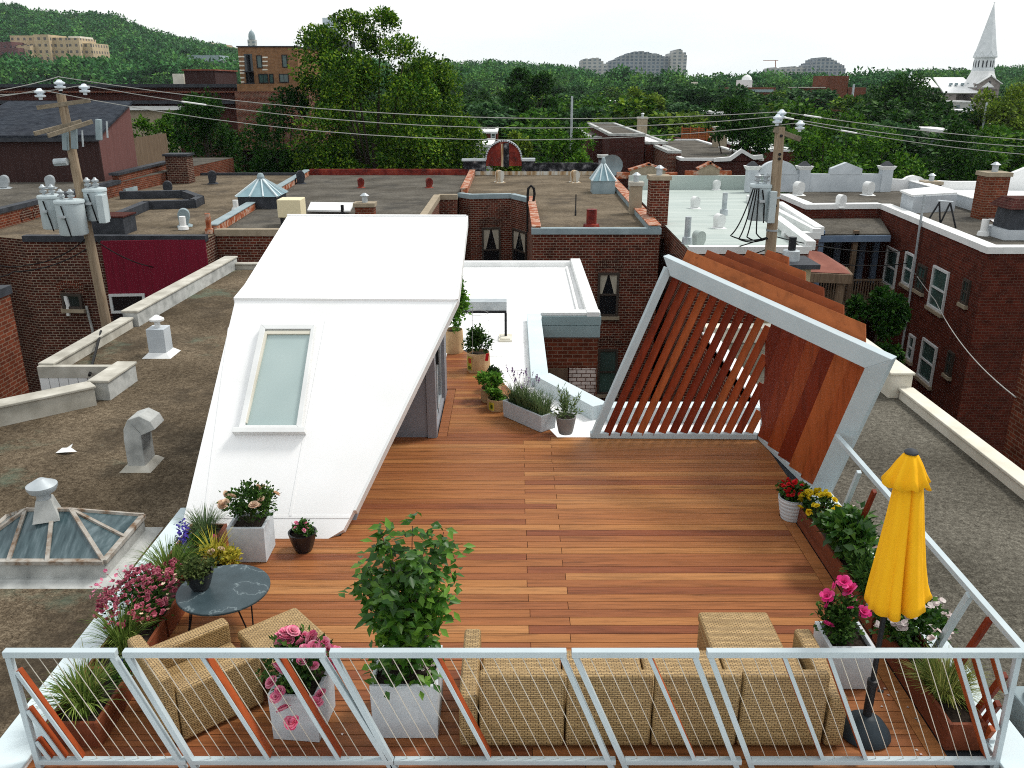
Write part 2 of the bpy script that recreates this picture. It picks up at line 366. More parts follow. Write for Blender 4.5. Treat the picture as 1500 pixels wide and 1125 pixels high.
M['gravel_brown'] = gravel('brown_gravel', (.014, .011, .008), (.115, .09, .062), (.26, .215, .155), stain=(.042, .034, .025), patchc=(.12, .20, .15))
M['gravel_grey'] = gravel('grey_gravel', (.025, .023, .019), (.102, .096, .080), (.23, .22, .185), scale=42)
M['gravel_tan'] = gravel('tan_gravel', (.04, .033, .024), (.148, .121, .088), (.245, .205, .152), stain=(.06, .05, .04), scale=30)
M['gravel_slate'] = gravel('slate_gravel', (.036, .034, .030), (.108, .101, .088), (.175, .165, .145), stain=(.05, .048, .045), scale=30)
M['mint'] = pmat('pale_green_membrane', [(.3, (.33, .39, .365)), (.7, (.46, .51, .475))], .7, .5, stretch=(.25, 2.2, 1), detail=7)
M['whiteroof'] = pmat('white_roof', [(.3, (.68, .69, .68)), (.7, (.82, .82, .82))], .5, .6, detail=8)
M['bluewood'] = pmat('blue_painted_wood', [(.3, (.12, .17, .25)), (.7, (.17, .23, .32))], 3, .6)
M['winframe_white'] = pmat('white_window_frame', [(0, (.55, .57, .57)), (1, (.62, .64, .64))], 2, .5)
M['winframe_dark'] = pmat('dark_window_frame', [(0, (.045, .036, .03)), (1, (.065, .052, .042))], 2, .6)
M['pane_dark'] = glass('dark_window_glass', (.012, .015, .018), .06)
M['pane_green'] = glass('greenish_window_glass', (.05, .10, .09), .08)
M['curtain'] = pmat('pale_curtain', [(.3, (.36, .33, .26)), (.7, (.5, .47, .38))], 6, .9, stretch=(8, 8, .5))
M['cream_box'] = pmat('cream_metal', [(0, (.66, .58, .38)), (1, (.72, .64, .43))], 2, .5)
M['beige_stucco'] = pmat('beige_stucco', [(.3, (.27, .23, .14)), (.7, (.36, .31, .20))], 3, .9, bmp=.2)
M['deadwood'] = wood('weathered_boards', [(.3, (.11, .075, .05)), (.7, (.19, .14, .095))], (14, 14, .7), rough=.9, jitter=False, spec=.1)
M['rustroof'] = pmat('rust_red_roof', [(.3, (.15, .045, .03)), (.6, (.22, .075, .05)), (.8, (.3, .17, .13))], 2, .7, detail=9)
M['asphalt'] = pmat('asphalt', [(.3, (.035, .034, .033)), (.7, (.06, .058, .055))], 3, .9)
M['ground'] = pmat('city_ground', [(.3, (.03, .045, .02)), (.6, (.05, .06, .03)), (.8, (.09, .085, .07))], .05, .95, detail=8)
M['grafitti'] = pmat('black_stained_metal', [(.38, (.006, .006, .008)), (.5, (.02, .021, .025)), (.6, (.11, .11, .12)), (.66, (.28, .28, .29))], 2.2, .6, detail=12)
M['redmetal'] = pmat('red_stained_metal', [(.34, (.05, .008, .006)), (.5, (.17, .02, .014)), (.62, (.25, .04, .022)), (.72, (.4, .25, .2))], 1.6, .55, detail=12)
M['rustywhite'] = pmat('rust_streaked_white', [(.34, (.18, .08, .03)), (.46, (.42, .30, .17)), (.6, (.58, .57, .52))], 1.4, .7, stretch=(2.2, 2.2, .3), detail=9)
# foliage
M['lf_tree'] = leaf('tree_leaf', (.010, .040, .004), (.032, .095, .009), (.09, .18, .016), ns=.5)
M['lf_maple'] = leaf('maple_leaf', (.008, .032, .004), (.030, .085, .008), (.14, .22, .018), .28, ns=.42)
M['lf_dark'] = leaf('dark_tree_leaf', (.005, .022, .004), (.012, .045, .007), (.035, .085, .012), ns=.5)
M['lf_blue'] = leaf('blue_green_leaf', (.010, .034, .014), (.024, .066, .024), (.05, .11, .035))
M['lf_lime'] = leaf('yellow_green_leaf', (.035, .07, .01), (.09, .15, .018), (.17, .23, .03))
M['lf_shrub'] = leaf('shrub_leaf', (.012, .045, .010), (.030, .085, .014), (.075, .16, .025), .22, .38, .4)
M['lf_rose'] = leaf('rose_leaf', (.010, .030, .008), (.025, .062, .013), (.06, .12, .025), .2)
M['lf_herb'] = leaf('herb_leaf', (.03, .09, .012), (.07, .17, .022), (.14, .26, .04))
M['lf_grass'] = leaf('grass_blade', (.05, .09, .02), (.10, .16, .035), (.2, .26, .07), .3)
M['lf_fine'] = leaf('feather_grass', (.10, .12, .03), (.20, .21, .06), (.32, .31, .12), .3)
M['lf_lav'] = leaf('lavender_leaf', (.05, .085, .04), (.09, .14, .065), (.15, .20, .10))
M['lf_olive'] = leaf('narrow_grey_leaf', (.04, .075, .03), (.09, .14, .06), (.19, .25, .11))
M['lf_yellow'] = leaf('yellow_leaf', (.16, .17, .02), (.35, .31, .04), (.5, .42, .08))
M['lf_sedum'] = leaf('sedum_leaf', (.02, .035, .012), (.05, .075, .025), (.10, .12, .045))
M['lf_far'] = leaf('far_tree_leaf', (.008, .036, .008), (.034, .10, .016), (.11, .21, .028), .15, .7, .1, ns=.075, far=True)
M['lf_far_blue'] = leaf('far_blue_tree_leaf', (.007, .038, .012), (.024, .090, .022), (.07, .165, .034), .15, .7, .1, ns=.06, far=True)
M['lf_shrub2'] = leaf('fresh_shrub_leaf', (.016, .062, .007), (.045, .125, .014), (.11, .22, .026), .25, .4, .3)
M['bark'] = pmat('bark', [(.3, (.03, .024, .018)), (.7, (.07, .056, .042))], 6, .95, stretch=(4, 4, .7), bmp=.4)
M['stem'] = pmat('green_stem', [(0, (.05, .075, .025)), (1, (.09, .10, .04))], 5, .7)
LEAFK = 1.0
def petal(name, a, b): return leaf(name, a, tuple((x + y) / 2 for x, y in zip(a, b)), b, .25, .6, .15)
M['pt_pink'] = petal('pink_petal', (.78, .12, .32), (.92, .45, .62))
M['pt_hot'] = petal('hot_pink_petal', (.60, .02, .20), (.85, .12, .42))
M['pt_pale'] = petal('blush_petal', (.75, .50, .40), (.85, .70, .60))
M['pt_red'] = petal('red_petal', (.38, .006, .01), (.65, .02, .03))
M['pt_yellow'] = petal('yellow_petal', (.72, .50, .01), (.85, .68, .04))
M['pt_white'] = petal('white_pink_petal', (.62, .50, .58), (.82, .76, .80))
M['pt_blue'] = petal('blue_petal', (.03, .02, .30), (.12, .08, .55))
M['pt_mauve'] = petal('crimson_petal', (.22, .015, .05), (.60, .20, .30))
M['pt_lav'] = petal('lavender_petal', (.16, .10, .26), (.30, .22, .40))
# ================================================================ the roof terrace
def plane_hit(u, v, p0, n):
    d = ray(u, v); o = Vector((0, 0, CAMZ)); t = (p0 - o).dot(n) / d.dot(n); return o + d * t
# ---- deck: one board per row piece, joints in two staggered columns
mb = MB(); bw = .143; gap = .008; y = 5.22; row = 0
while y < 12.5:
    y1 = min(y + bw - gap, 12.5)
    xl = -3.97 if y < 9.27 else -2.12
    xr = 3.47 if y < 9.8 else (4.12 if y < 10.6 else 3.93)
    j = .18 if row % 2 else .60
    j += random.uniform(-.012, .012)
    mb.box(xl, y, -.028, j - .003, y1, 0); mb.box(j + .003, y, -.028, xr, y1, 0)
    y += bw; row += 1
while y < 17.4:                                                  # walkway past the stair house
    y1 = y + bw - gap
    def xr_(q): return .72 - (q - 12.5) * 0.335 if q < 16.2 else -.52 - (q - 16.2) * .5
    xl = -1.03 if y < 14.8 else -1.35
    mb.hexa([(xl, y, -.028), (xr_(y), y, -.028), (xr_(y1), y1, -.028), (xl, y1, -.028), (xl, y, 0), (xr_(y), y, 0), (xr_(y1), y1, 0), (xl, y1, 0)])
    y += bw; row += 1
mb.box(3.476, 5.22, -.028, 3.62, 7.9, .001); mb.box(3.476, 7.906, -.028, 3.62, 9.8, .001)
mb.box(-1.18, 12.52, -.028, -1.036, 14.75, .001)
fb = MB(); fb.box(-3.96, 5.2, -.06, 4.1, 12.5, -.034); fb.prism([(-1.3, 12.5), (.7, 12.5), (-.5, 16.2), (-.95, 17.35), (-1.3, 17.35)], -.06, -.034); fo_ = fb.build('gap_shade_sheet', M['darkcap']); tag(fo_, kind='structure')  # black sheet just below the boards, stands in for shade in the gaps
deck = mb.build('deck', M['deck']); tag(deck, kind='structure')

# ---- own building under the deck
FT = [(-4.28, 3.6), (4.28, 3.6), (4.28, 13.75), (1.66, 13.75), (.7, 15.4), (.7, 20.2), (2.13, 20.2), (2.2, 27.0), (-4.28, 27.0)]
th = thing('terrace_house', 'brick row house carrying the white membrane roof and wooden terrace', 'house', (0, 4, -10))
MB().walls(FT, -10, -.26).build('wall', M['brick_lit'], th)
mb = MB(); mb.prism([(p[0] * .999, p[1]) for p in FT], -.27, -.16)
for i in range(13):
    yy = 14.2 + i * .98
    mb.hexa([(-4.2, yy, -.161), (.66, yy + .18, -.161), (.66, yy + .215, -.161), (-4.2, yy + .035, -.161), (-4.2, yy, -.15), (.66, yy + .18, -.15), (.66, yy + .215, -.15), (-4.2, yy + .035, -.15)])
mb.build('roof', M['membrane'], th)
# parapets of the terrace
for q_ in ((-4.27, 4.6, -.3, -3.98, 9.9, .055), (3.99, 4.6, -.3, 4.27, 10.7, .055)): MB().box(*q_).build('parapet', M['membrane'], th)
for q_ in ((-4.31, 4.6, .056, -3.95, 9.95, .085), (3.96, 4.6, .056, 4.31, 7.55, .085), (3.96, 7.556, .056, 4.31, 10.75, .087)): MB().box(*q_).build('parapet_cap', M['cap'], th, bevel=.008)
mb = MB()
def strip(mb, a, b, w, z0, z1, side=1):
    a = Vector((a[0], a[1], 0)); b = Vector((b[0], b[1], 0)); d = (b - a).normalized(); n = Vector((-d.y, d.x, 0)) * w * side
    p = [a, b, b + n, a + n]
    if side < 0: p = p[::-1]
    return mb.hexa([(q.x, q.y, z0) for q in p] + [(q.x, q.y, z1) for q in p])
strip(mb, (.7, 20.2), (.7, 15.35), .34, -.2, .02, -1); strip(mb, (.72, 15.42), (1.66, 13.78), .33, -.2, .10, -1); strip(mb, (1.62, 13.80), (4.2, 13.80), .30, -.2, .12, -1)
mb.build('rear_parapet', M['cap'], th, bevel=.01)
mb = MB(); strip(mb, (2.16, 26.9), (2.12, 20.1), .3, -.2, .08, -1); mb.box(.7, 20.14, -.02, 2.15, 20.45, .06); mb.box(-4.2, 26.7, -.2, 1.86, 26.98, .0)
mb.beam((.33, 20.0, -.14), (.33, 15.6, -.14), .06, .05); mb.beam((1.72, 26.5, -.12), (1.66, 20.6, -.12), .07, .06)
mb.build('annex_cap', M['whitecap'], th, bevel=.01)
mb = MB(); mb.box(.72, 20.10, -.25, 2.17, 20.19, -.03); mb.box(.72, 20.08, -.55, 2.15, 20.185, -.262)
mb.build('fascia', M['fascia'], th)
MB().box(.705, 20.13, -1.35, 2.10, 20.19, -.56).build('red_brick_band', M['brick_lit'], th)
MB().box(1.42, 20.12, -4, 2.09, 20.19, -1.36).build('white_brick_panel', M['brick_white'], th)
MB().box(.71, 20.05, -1.85, 1.38, 20.17, -1.36).build('lintel', M['deadwood'], th)
w = MB(); w.box(.75, 20.04, -3.0, .83, 20.16, -1.87); w.box(1.30, 20.04, -3.0, 1.38, 20.16, -1.87); w.box(.83, 20.04, -1.95, 1.30, 20.16, -1.87)
w.build('window', M['winframe_white'], th)
MB().box(.83, 20.12, -3.0, 1.30, 20.17, -1.95).build('pane', M['pane_dark'], th.children[-1])
# low grey steel rail box on the white roof
rb = thing('roof_canopy', 'grey steel canopy arm on a thin black post behind the stair house', 'canopy', (-.14, 18.7, -.16))
MB().box(-1.6, 18.62, .49, -.12, 18.95, .70).build('beam', M['galv'], rb, bevel=.01)
m2 = MB(); m2.box(-1.6, 18.60, .44, -.12, 18.66, .488); m2.box(-.17, 18.60, -.12, -.115, 18.655, .44); m2.build('post', M['black'], rb)
m2 = MB(); m2.box(-.30, 18.35, -.158, -.0, 18.85, -.115); m2.box(-.26, 18.40, -.114, -.04, 18.80, -.09); m2.build('base_pad', M['creamcap'], rb)

# ---- the white stair house
sh = thing('stair_house', 'white membrane clad stair house with steep slanted front and skylight', 'stair house', (-2.8, 9.3, 0))
FL = G(262, 789); KL = V(345, 438, 11.6); KR = V(668, 440, 11.6)
C1 = G(481, 789); N = (KL - FL).cross(C1 - FL).normalized()
if N.y > 0: N = -N
C2 = plane_hit(503, 776, FL, N); C3 = plane_hit(518, 748, FL, N); KRp = plane_hit(668, 440, FL, N); KLp = plane_hit(345, 438, FL, N)
RT = 0.13
MB().slab([FL, C1, C2, C3, KRp, KLp], -N * RT).build('front_slope', M['membrane'], sh)
FDL = V(358, 417, 12.0); FDR = V(671, 417, 12.0); TL = V(421, 316, 14.6); TR = V(683, 317, 14.6)
b = MB(); o_ = N * .03
b.slab([KLp + o_ + Vector((-.02, 0, 0)), KRp + o_ + Vector((.02, 0, 0)), FDR, FDL], (0, .02, -.12)); b.build('drip_edge', M['membrane'], sh)
MB().slab([FDL, FDR, TR, TL], (0, .02, -.14)).build('top_roof', M['membrane'], sh)
b = MB()                                                           # standing seams on the membrane
def onp(u, v, l=0): return plane_hit(u, v, FL, N) + N * l
for (a, c) in (((283, 757), (512, 757)), ((336, 480), (300, 757)), ((478, 470), (446, 640)), ((446, 640), (425, 757))):
    MB().beam(onp(*a), onp(*c), .035, .012, N).build('seam', M['membrane'], sh)
b.beam(TL + Vector((0, 0, .0)), TR + Vector((0, 0, .0)), .05, .05)
b.build('ridge_strip', M['membrane'], sh)
b = MB(); e = Vector((1, 0, 0))                                    # right hand fascia following the roof edge
b.slab([C3 + N * .015, KRp + N * .015, KRp + N * .015 - N * .17, C3 + N * .015 - N * .17], (.03, 0, 0))
b.slab([KRp + N * .04, FDR + Vector((0, 0, .012)), FDR - Vector((0, 0, .16)), KRp - N * .15], (.032, 0, 0))
b.slab([FDR + Vector((0, 0, .012)), TR + Vector((0, 0, .012)), TR - Vector((0, 0, .16)), FDR - Vector((0, 0, .16))], (.032, 0, 0))
b.build('fascia', M['whitecap'], sh)
b = MB()
b.slab([(-2.0, 9.75, -.02), (-1.96, 12.5, -.02), (-1.96, 12.5, 2.3), (-1.97, 11.5, 2.15)], (-.08, 0, 0))
b.box(-2.0, 12.5, -.02, -1.33, 12.6, 2.42)
b.box(-3.9, 14.42, -.15, -1.19, 14.55, 2.95); b.slab([(-3.95, 9.6, -.15), (-3.8, 14.4, -.15), (-3.8, 14.4, 2.95), (-3.8, 11.7, 2.25)], (.08, 0, 0))
b.build('wall', M['greywall'], sh)
b = MB(); b.box(-1.33, 12.47, -.02, -1.19, 12.62, 2.5); b.box(-1.33, 12.62, 2.14, -1.2, 14.42, 2.6); b.box(-1.33, 14.2, -.02, -1.18, 14.62, 2.85)
b.box(-1.33, 12.62, -.02, -1.2, 14.2, .05)
b.build('door_surround', M['greyframe'], sh)
d_ = MB().box(-1.30, 12.68, .05, -1.24, 12.76, 2.14); d_.box(-1.30, 14.12, .05, -1.24, 14.2, 2.14); d_.box(-1.30, 13.4, .05, -1.24, 13.48, 2.14); d_.box(-1.30, 12.76, .05, -1.24, 14.12, .13)
do = d_.build('sliding_door', M['galv'], sh)
MB().box(-1.29, 12.76, .13, -1.27, 14.12, 2.14).build('pane', M['doorglass'], do)
MB().box(-1.245, 13.30, .95, -1.20, 13.34, 1.25).build('handle', M['black'], do)
MB().box(-1.62, 12.485, 1.02, -1.545, 12.5, 1.16).build('light_switch', M['whitecap'], sh, bevel=.004)
# skylight
so = [(384, 479), (463, 479), (443, 635), (351, 635)]; si = [(391, 486), (457, 486), (436, 626), (361, 626)]
b = MB()
for i in range(4):
    j = (i + 1) % 4
    b.slab([onp(*so[i], .0), onp(*so[j], .0), onp(*si[j], .0), onp(*si[i], .0)], N * .085)
fr = b.build('skylight', M['whitecap'], sh, bevel=.006)
MB().slab([onp(*q, .02) for q in si], N * .02).build('pane', M['skyglass'], fr)
b = MB(); b.beam(onp(392, 489, .05), onp(362, 622, .05), .035, .05, N); b.beam(onp(392, 490, .05), onp(457, 490, .05), .05, .04, N)
b.build('reveal', M['creamcap'], fr)  # beige inner reveal along the left and top of the skylight
b = MB(); b.beam(onp(346, 634, .06), onp(447, 634, .06), .07, .12, N, ext=.02); b.build('sill', M['whitecap'], fr, bevel=.005)

# ---- pergola
pg = thing('pergola', 'slanted steel pergola with red wooden slats at the rear deck corner', 'pergola', (3.9, 12.45, 0))
A = Vector((1.30, 12.5, .02)); B = Vector((3.92, 12.45, .02)); C = Vector((4.18, 10.45, .02)); T = Vector((4.33, 9.54, 2.20)); P = Vector((2.33, 12.5, 2.76)); Q = Vector((3.93, 12.45, 2.73))
fp = lambda n, a, b_, w, h, up, ext=.0: MB().beam(a, b_, w, h, up, ext).build(n, M['steel'], pg, bevel=.008)
def mitred(pts, w, h, k, up):
    # rectangular tube folded along pts with mitred corners; segment k has its height along up
    n_ = len(pts); D = [(pts[i + 1] - pts[i]).normalized() for i in range(n_ - 1)]; s = D[k].cross(Vector(up)).normalized(); u = s.cross(D[k]).normalized(); fr = [None] * (n_ - 1); fr[k] = (s, u)
    def carry(f, a, b_): 
        q = a.rotation_difference(b_); return (q @ f[0], q @ f[1])
    for i in range(k + 1, n_ - 1): fr[i] = carry(fr[i - 1], D[i - 1], D[i])
    for i in range(k - 1, -1, -1): fr[i] = carry(fr[i + 1], D[i + 1], D[i])
    rings = []
    for i in range(n_):
        j = min(i, n_ - 2); s, u = fr[j]; nb = D[j] if i in (0, n_ - 1) else (D[i - 1] + D[i]).normalized(); ring = []
        for a, b_ in ((-1, -1), (1, -1), (1, 1), (-1, 1)):
            c = pts[i] + s * a * w / 2 + u * b_ * h / 2; c = c - D[j] * ((c - pts[i]).dot(nb) / D[j].dot(nb)); ring.append(c)
        rings.append(ring)
    return rings
rg_ = mitred([A, P, T, C], .15, .24, 1, (0, 0, 1))
fp('post', A, P - (P - A).normalized() * .05, .115, .13, (0, 1, 0))
for i, nm in ((1, 'beam'), (2, 'post')):
    vs = rg_[i] + rg_[i + 1]; MB().add(vs, [(3, 2, 1, 0), (4, 5, 6, 7), (0, 1, 5, 4), (1, 2, 6, 5), (2, 3, 7, 6), (3, 0, 4, 7)]).build(nm, M['steel'], pg, bevel=.006)
fp('base_rail', A - Vector((.06, 0, -.03)), B - Vector((.06, 0, -.03)), .12, .09, (0, 0, 1)); fp('base_rail', B + Vector((0, .02, .03)), C + Vector((0, -.1, .03)), .12, .09, (0, 0, 1))
fp('post', B + Vector((.03, .02, .09)), Q - Vector((-.03, -.02, .08)), .07, .07, (0, 1, 0))
fp('beam', Q - Vector((.0, .0, .06)), P + Vector((.1, 0, -.12)), .06, .10, (0, 0, 1)); fp('beam', Q + Vector((.0, -.05, -.06)), T + Vector((.02, .12, -.1)), .06, .10, (0, 0, 1))
dA = (P - A) / 2.74
for i in range(14):
    x0 = 1.50 + i * .172; p0 = Vector((x0, 12.47, .07)); L = 2.6
    if p0.x + dA.x * L > 3.88: L = (3.88 - p0.x) / dA.x
    n_ = Vector((.72, -.69, 0))
    MB().beam(p0, p0 + dA * L, .022, .124, n_).build('slat', M['screen_wood'], pg, bevel=.003)
bd = (C - B).normalized(); dd = (T - C) / (T.z - C.z); LB = (C - B).length
wn = bd.cross(dd).normalized()
if wn.x > 0: wn = -wn                                             # towards the deck
k = 0; e0 = -1.04
while e0 < LB - .15:
    e1 = min(e0 + .40, LB - .06)
    def pt(e, z): return B + bd * e + dd * z
    def z0_(e): return max(.08, (-e * -bd.y * 1.0) / (-dd.y) if e < 0 else .08)
    def z1_(e): return (2.73 - .18 * e) / (1 + .182 * .41) - .08
    za, zb = z0_(e0), z0_(e1)
    if za < 2.4:
        hi = wn * .012; lo = wn * .10
        MB().slab([pt(e0, za) + lo, pt(e1, zb) + hi, pt(e1, z1_(e1)) + hi, pt(e0, z1_(e0)) + lo], -wn * .02).build('side_board', M['screen_wood'], pg)
    e0 += .375; k += 1
td = (T - P).normalized(); tn = Vector((0, 0, 1)).cross(td).normalized()
if tn.dot(Q - P) < 0: tn = -tn
for i in range(5):
    off = .15 + i * .245
    s0 = P + tn * off; 
    # start on the rear edge (y = 12.5), end on the side edge Q..T
    a0 = s0 + td * ((12.52 - s0.y) / td.y)
    sd_ = (T - Q); 
    den = td.x * sd_.y - td.y * sd_.x; tt = ((Q.x - a0.x) * sd_.y - (Q.y - a0.y) * sd_.x) / den
    a1 = a0 + td * (tt - .02)
    a0.z = 2.76; a1.z = Q.z + (T.z - Q.z) * (Q.y - a1.y) / (Q.y - T.y) + .03
    w_ = tn * .09 + Vector((0, 0, .225)); ins = td * .10
    MB().slab([a0 + Vector((0, 0, .02)), a1 + Vector((0, 0, .02)), a1 + w_ - ins, a0 + w_ + ins * .3], (tn * .02 - Vector((0, 0, .012)))).build('roof_slat', M['roof_wood'], pg, bevel=.003)

# ---- front railing: five leaning panels, and the side railing
YR = 5.55; ZT = 1.12; ZB = .075; LEAN = .42
def rx(u, z): 
    zc = YR * math.cos(PITCH) + (CAMZ - z) * math.sin(PITCH); return (u - CU) / FPX * zc
def bar(name, a, b_, w, h, m, par, up=(0, 1, 0), bev=.003): return MB().beam(a, b_, w, h, up).build(name, M[m], par, bevel=bev)
panels = [(12, 165, 57, 270, []), (187, 471, 287, 575, [296, 404]), (489, 824, 580, 898, [636]), (843, 1018, 919, 1082, [951]), (1041, 1492, 1104, 1459, [1149, 1215])]
plabel = ['short railing panel at the left corner with three stub bars', 'railing panel in front of the wicker armchair with two wood strips', 'railing panel in front of the leafy shrub planter and first sofa seat',
          'narrow railing panel behind the middle of the wicker sofa', 'wide railing panel reaching the yellow parasol and right corner']
for k, (t0, t1, b0, b1, mids) in enumerate(panels):
    xt0, xt1, xb0, xb1 = rx(t0, ZT), rx(t1, ZT), rx(b0, ZB), rx(b1, ZB)
    pr = thing('railing_panel', plabel[k], 'railing', ((xb0 + xb1) / 2, YR, 0), group='front railing panels')
    bar('top_rail', (xt0 - .03, YR, ZT), (xt1 + .03, YR, ZT), .06, .055, 'steel', pr, (0, 0, 1))
    bar('bottom_rail', (xb0 - .02, YR, ZB), (xb1 + .02, YR, ZB), .055, .045, 'steel', pr, (0, 0, 1))
    zt = ZT - .028
    bar('post', (xt0, YR, zt), (xb0, YR, -.02), .044, .05, 'steel', pr); bar('post', (xt1, YR, zt), (xb1, YR, -.02), .044, .05, 'steel', pr)
    def baranda(xt, za, xb, zb_):
        bar('bar', (xt, YR - .012, za), (xb, YR - .012, zb_), .032, .014, 'steel', pr)
        dw = .05 if k == 0 else .085; bar('wood_strip', (xt, YR + dw / 2, za), (xb, YR + dw / 2, zb_), .034, dw, 'rail_wood', pr)
    for u in mids:
        xt = rx(u, ZT); baranda(xt, zt, xt + LEAN * (zt - ZB - .02) , ZB + .02)
    if k == 0:
        for f in (.14, .50, .80):
            za = zt - f * (zt - ZB); xa = xt0 + (xb0 - xt0) * f + .03
            baranda(xa, za, xa + LEAN * (za - ZB - .02), ZB + .02)
    if k == 4:
        for u in (1404, 1431, 1459):
            xt = rx(u, ZT); L = min(zt - ZB - .02, (xt1 - .03 - xt) / LEAN)
            baranda(xt, zt, xt + LEAN * L, zt - L)
    # rods parallel to the posts
    xs = xt0 + .11
    while xs < xt1 - .05:
        skip = any(abs(xs - rx(u, ZT)) < .05 for u in mids + ([1404, 1431, 1459] if k == 4 else []))
        if not skip:
            L = zt - ZB; xe = xs + LEAN * L
            if not (k == 4 and xs > rx(1395, ZT)):
                if xe > xb1 - .03: pass
                else: MB().tube([(xs, YR, zt), (xe, YR, ZB)], .0036, 5).build('rod', M['rod'], pr)
        xs += .112
    if k == 0:
        pass
XR = 3.98
sr = thing('side_railing', 'side railing with a sloping steel bar running back to the pergola', 'railing', (XR, 7.5, .08))
bar('top_rail', (XR, 5.50, ZT), (XR + .12, 9.95, ZT - .03), .06, .055, 'steel', sr, (0, 0, 1))
bar('bottom_rail', (XR, 5.70, .13), (XR, 9.9, .13), .05, .04, 'steel', sr, (0, 0, 1))
def sbar(n, y0, z0, z1, m, w=.045, h=.03):
    bar(n, (XR - (.02 if m != 'steel' else 0), y0, z0), (XR - (.02 if m != 'steel' else 0), y0 + .42 * (z0 - z1), z1), w, h, m, sr, (1, 0, 0))
sbar('post', X(1420, 874, XR).y, ZT - .03, .09, 'steel', .06, .05)
sbar('post', 8.9, ZT - .03, .09, 'steel', .05, .05)
for yy, zz in ((X(1452, 912, XR).y, ZT - .03), (X(1283, 724, XR).y, ZT - .03), (5.70, .80), (5.70, .52), (5.70, .27), (7.3, ZT - .03)):
    sbar('wood_strip', yy, zz, .14, 'screen_wood', .055, .04)

# ---- wicker furniture
def wbox(n, par, *a, bev=.032): return MB().box(*a).build(n, M['wicker'], par, bevel=bev, local=True, seg=3)
sx0 = -.27
sofa = thing('wicker_sofa', 'four seat tan wicker sofa with its back to the front railing', 'sofa', (1.14, 6.15, 0))
for i in range(4):
    a0 = -1.41 + i * .718; a1 = a0 + .705
    wbox('seat', sofa, a0, -.30, .06, a1, .42, .40); wbox('backrest', sofa, a0, -.41, .04, a1, -.305, .755)
wbox('arm', sofa, -1.58, -.40, .03, -1.425, .58, .52); wbox('arm', sofa, 1.475, -.40, .03, 1.63, .58, .52)
r_ = R(41.5)
ac = thing('wicker_armchair', 'tan wicker armchair turned away beside the left planter', 'armchair', (-2.79, 6.30, 0), r_)
wbox('seat', ac, -.31, -.24, .06, .42, .24, .36); wbox('backrest', ac, -.44, -.38, .04, -.315, .38, .72)
wbox('arm', ac, -.31, -.385, .03, .43, -.245, .55); wbox('arm', ac, -.31, .245, .03, .43, .385, .55)
def ottoman(label, c, rz, a, b_, h):
    o = thing('wicker_ottoman', label, 'ottoman', (c[0], c[1], 0), rz)
    wbox('base', o, -a / 2 + .01, -b_ / 2 + .01, .02, a / 2 - .01, b_ / 2 - .01, h - .105); wbox('cushion_top', o, -a / 2, -b_ / 2, h - .10, a / 2, b_ / 2, h)
ottoman('tan wicker ottoman pushed against the front of the armchair', (-2.13, 6.755), r_, .62, .72, .42)
ottoman('tan wicker ottoman at the right end of the sofa', (2.155, 6.80), 0, .68, .68, .42)

# ---- round table
tb = thing('round_table', 'round dark slate table on thin black legs behind the armchair', 'table', (-2.9, 7.42, 0))
MB().lathe([(.44, 0), (.455, .006), (.455, .022), (.45, .028), (0, .028)], (-2.9, 7.42, .472), 48).build('tabletop', M['slate'], tb, smooth=True)
for k in range(3):
    a = R(-35 + 120 * k); c_, s_ = math.cos(a), math.sin(a); p_ = Vector((-2.9, 7.42, 0))
    q = []
    for dl, rr, zz in ((-.09, .30, .47), (-.01, .39, .02), (.01, .39, .02), (.09, .30, .47)): q.append(p_ + Vector((c_ * rr - s_ * dl, s_ * rr + c_ * dl, zz)))
    MB().tube(q, .008, 6).build('leg', M['black'], tb)

# ---- closed parasol
px, py = 3.03, 5.94
um = thing('parasol', 'closed yellow parasol standing on a round dark base', 'parasol', (px, py, 0))
MB().lathe([(.0, 0), (.20, 0), (.215, .02), (.205, .05), (.15, .13), (.08, .19), (.045, .205), (0, .205)], (px, py, 0), 36).build('base', M['basecast'], um, smooth=True)
b = MB(); b.lathe([(.036, .2), (.036, .50), (.043, .505), (.043, .56), (.03, .565)], (px, py, 0), 16); b.tube([(px + .043, py - .02, .47), (px + .085, py - .04, .47)], .013, 8); b.build('collar', M['black'], um, smooth=True)
MB().tube([(px, py, .2), (px, py, 2.6)], .022, 12).build('pole', M['black'], um, smooth=True)
n = 120; vs = []; fs = []; zz = [2.60, 2.52, 2.42, 2.25, 2.05, 1.85, 1.66, 1.48, 1.36, 1.28]; rr = [.03, .07, .095, .117, .138, .162, .185, .208, .224, .234]
for i, (z, r) in enumerate(zip(zz, rr)):
    f = i / (len(zz) - 1)
    for k_ in range(n):
        a = 2 * PI * k_ / n
        fold = .09 * math.cos(5 * a + .9 * math.sin(a) + .4) + .04 * math.cos(11 * a + 1.3 + f) - .42 * math.exp(-((a - 4.66) / .10) ** 2) - .12 * math.exp(-((a - 4.05) / .09) ** 2)
        q = r * (1 + fold * (.25 + .75 * f)); hem = (.02 * math.sin(5 * a + 2) + .10 * max(0, math.cos(a - .1)) ** .6) * max(0, (f - .7) / .3)
        vs.append((px + .085 * f + q * math.cos(a) * 1.02, py + q * math.sin(a) * .9, z + hem))
for i in range(len(zz) - 1):
    for k_ in range(n): fs.append((i * n + k_, (i + 1) * n + k_, (i + 1) * n + (k_ + 1) % n, i * n + (k_ + 1) % n))
cn = MB().add(vs, fs).build('canopy', M['yellow'], um, smooth=True)
md = cn.modifiers.new('cloth', 'SOLIDIFY'); md.thickness = .006
vs = []; fs = []; zz = [2.64, 2.61, 2.54, 2.45, 2.38]; rr = [.035, .06, .095, .13, .162]
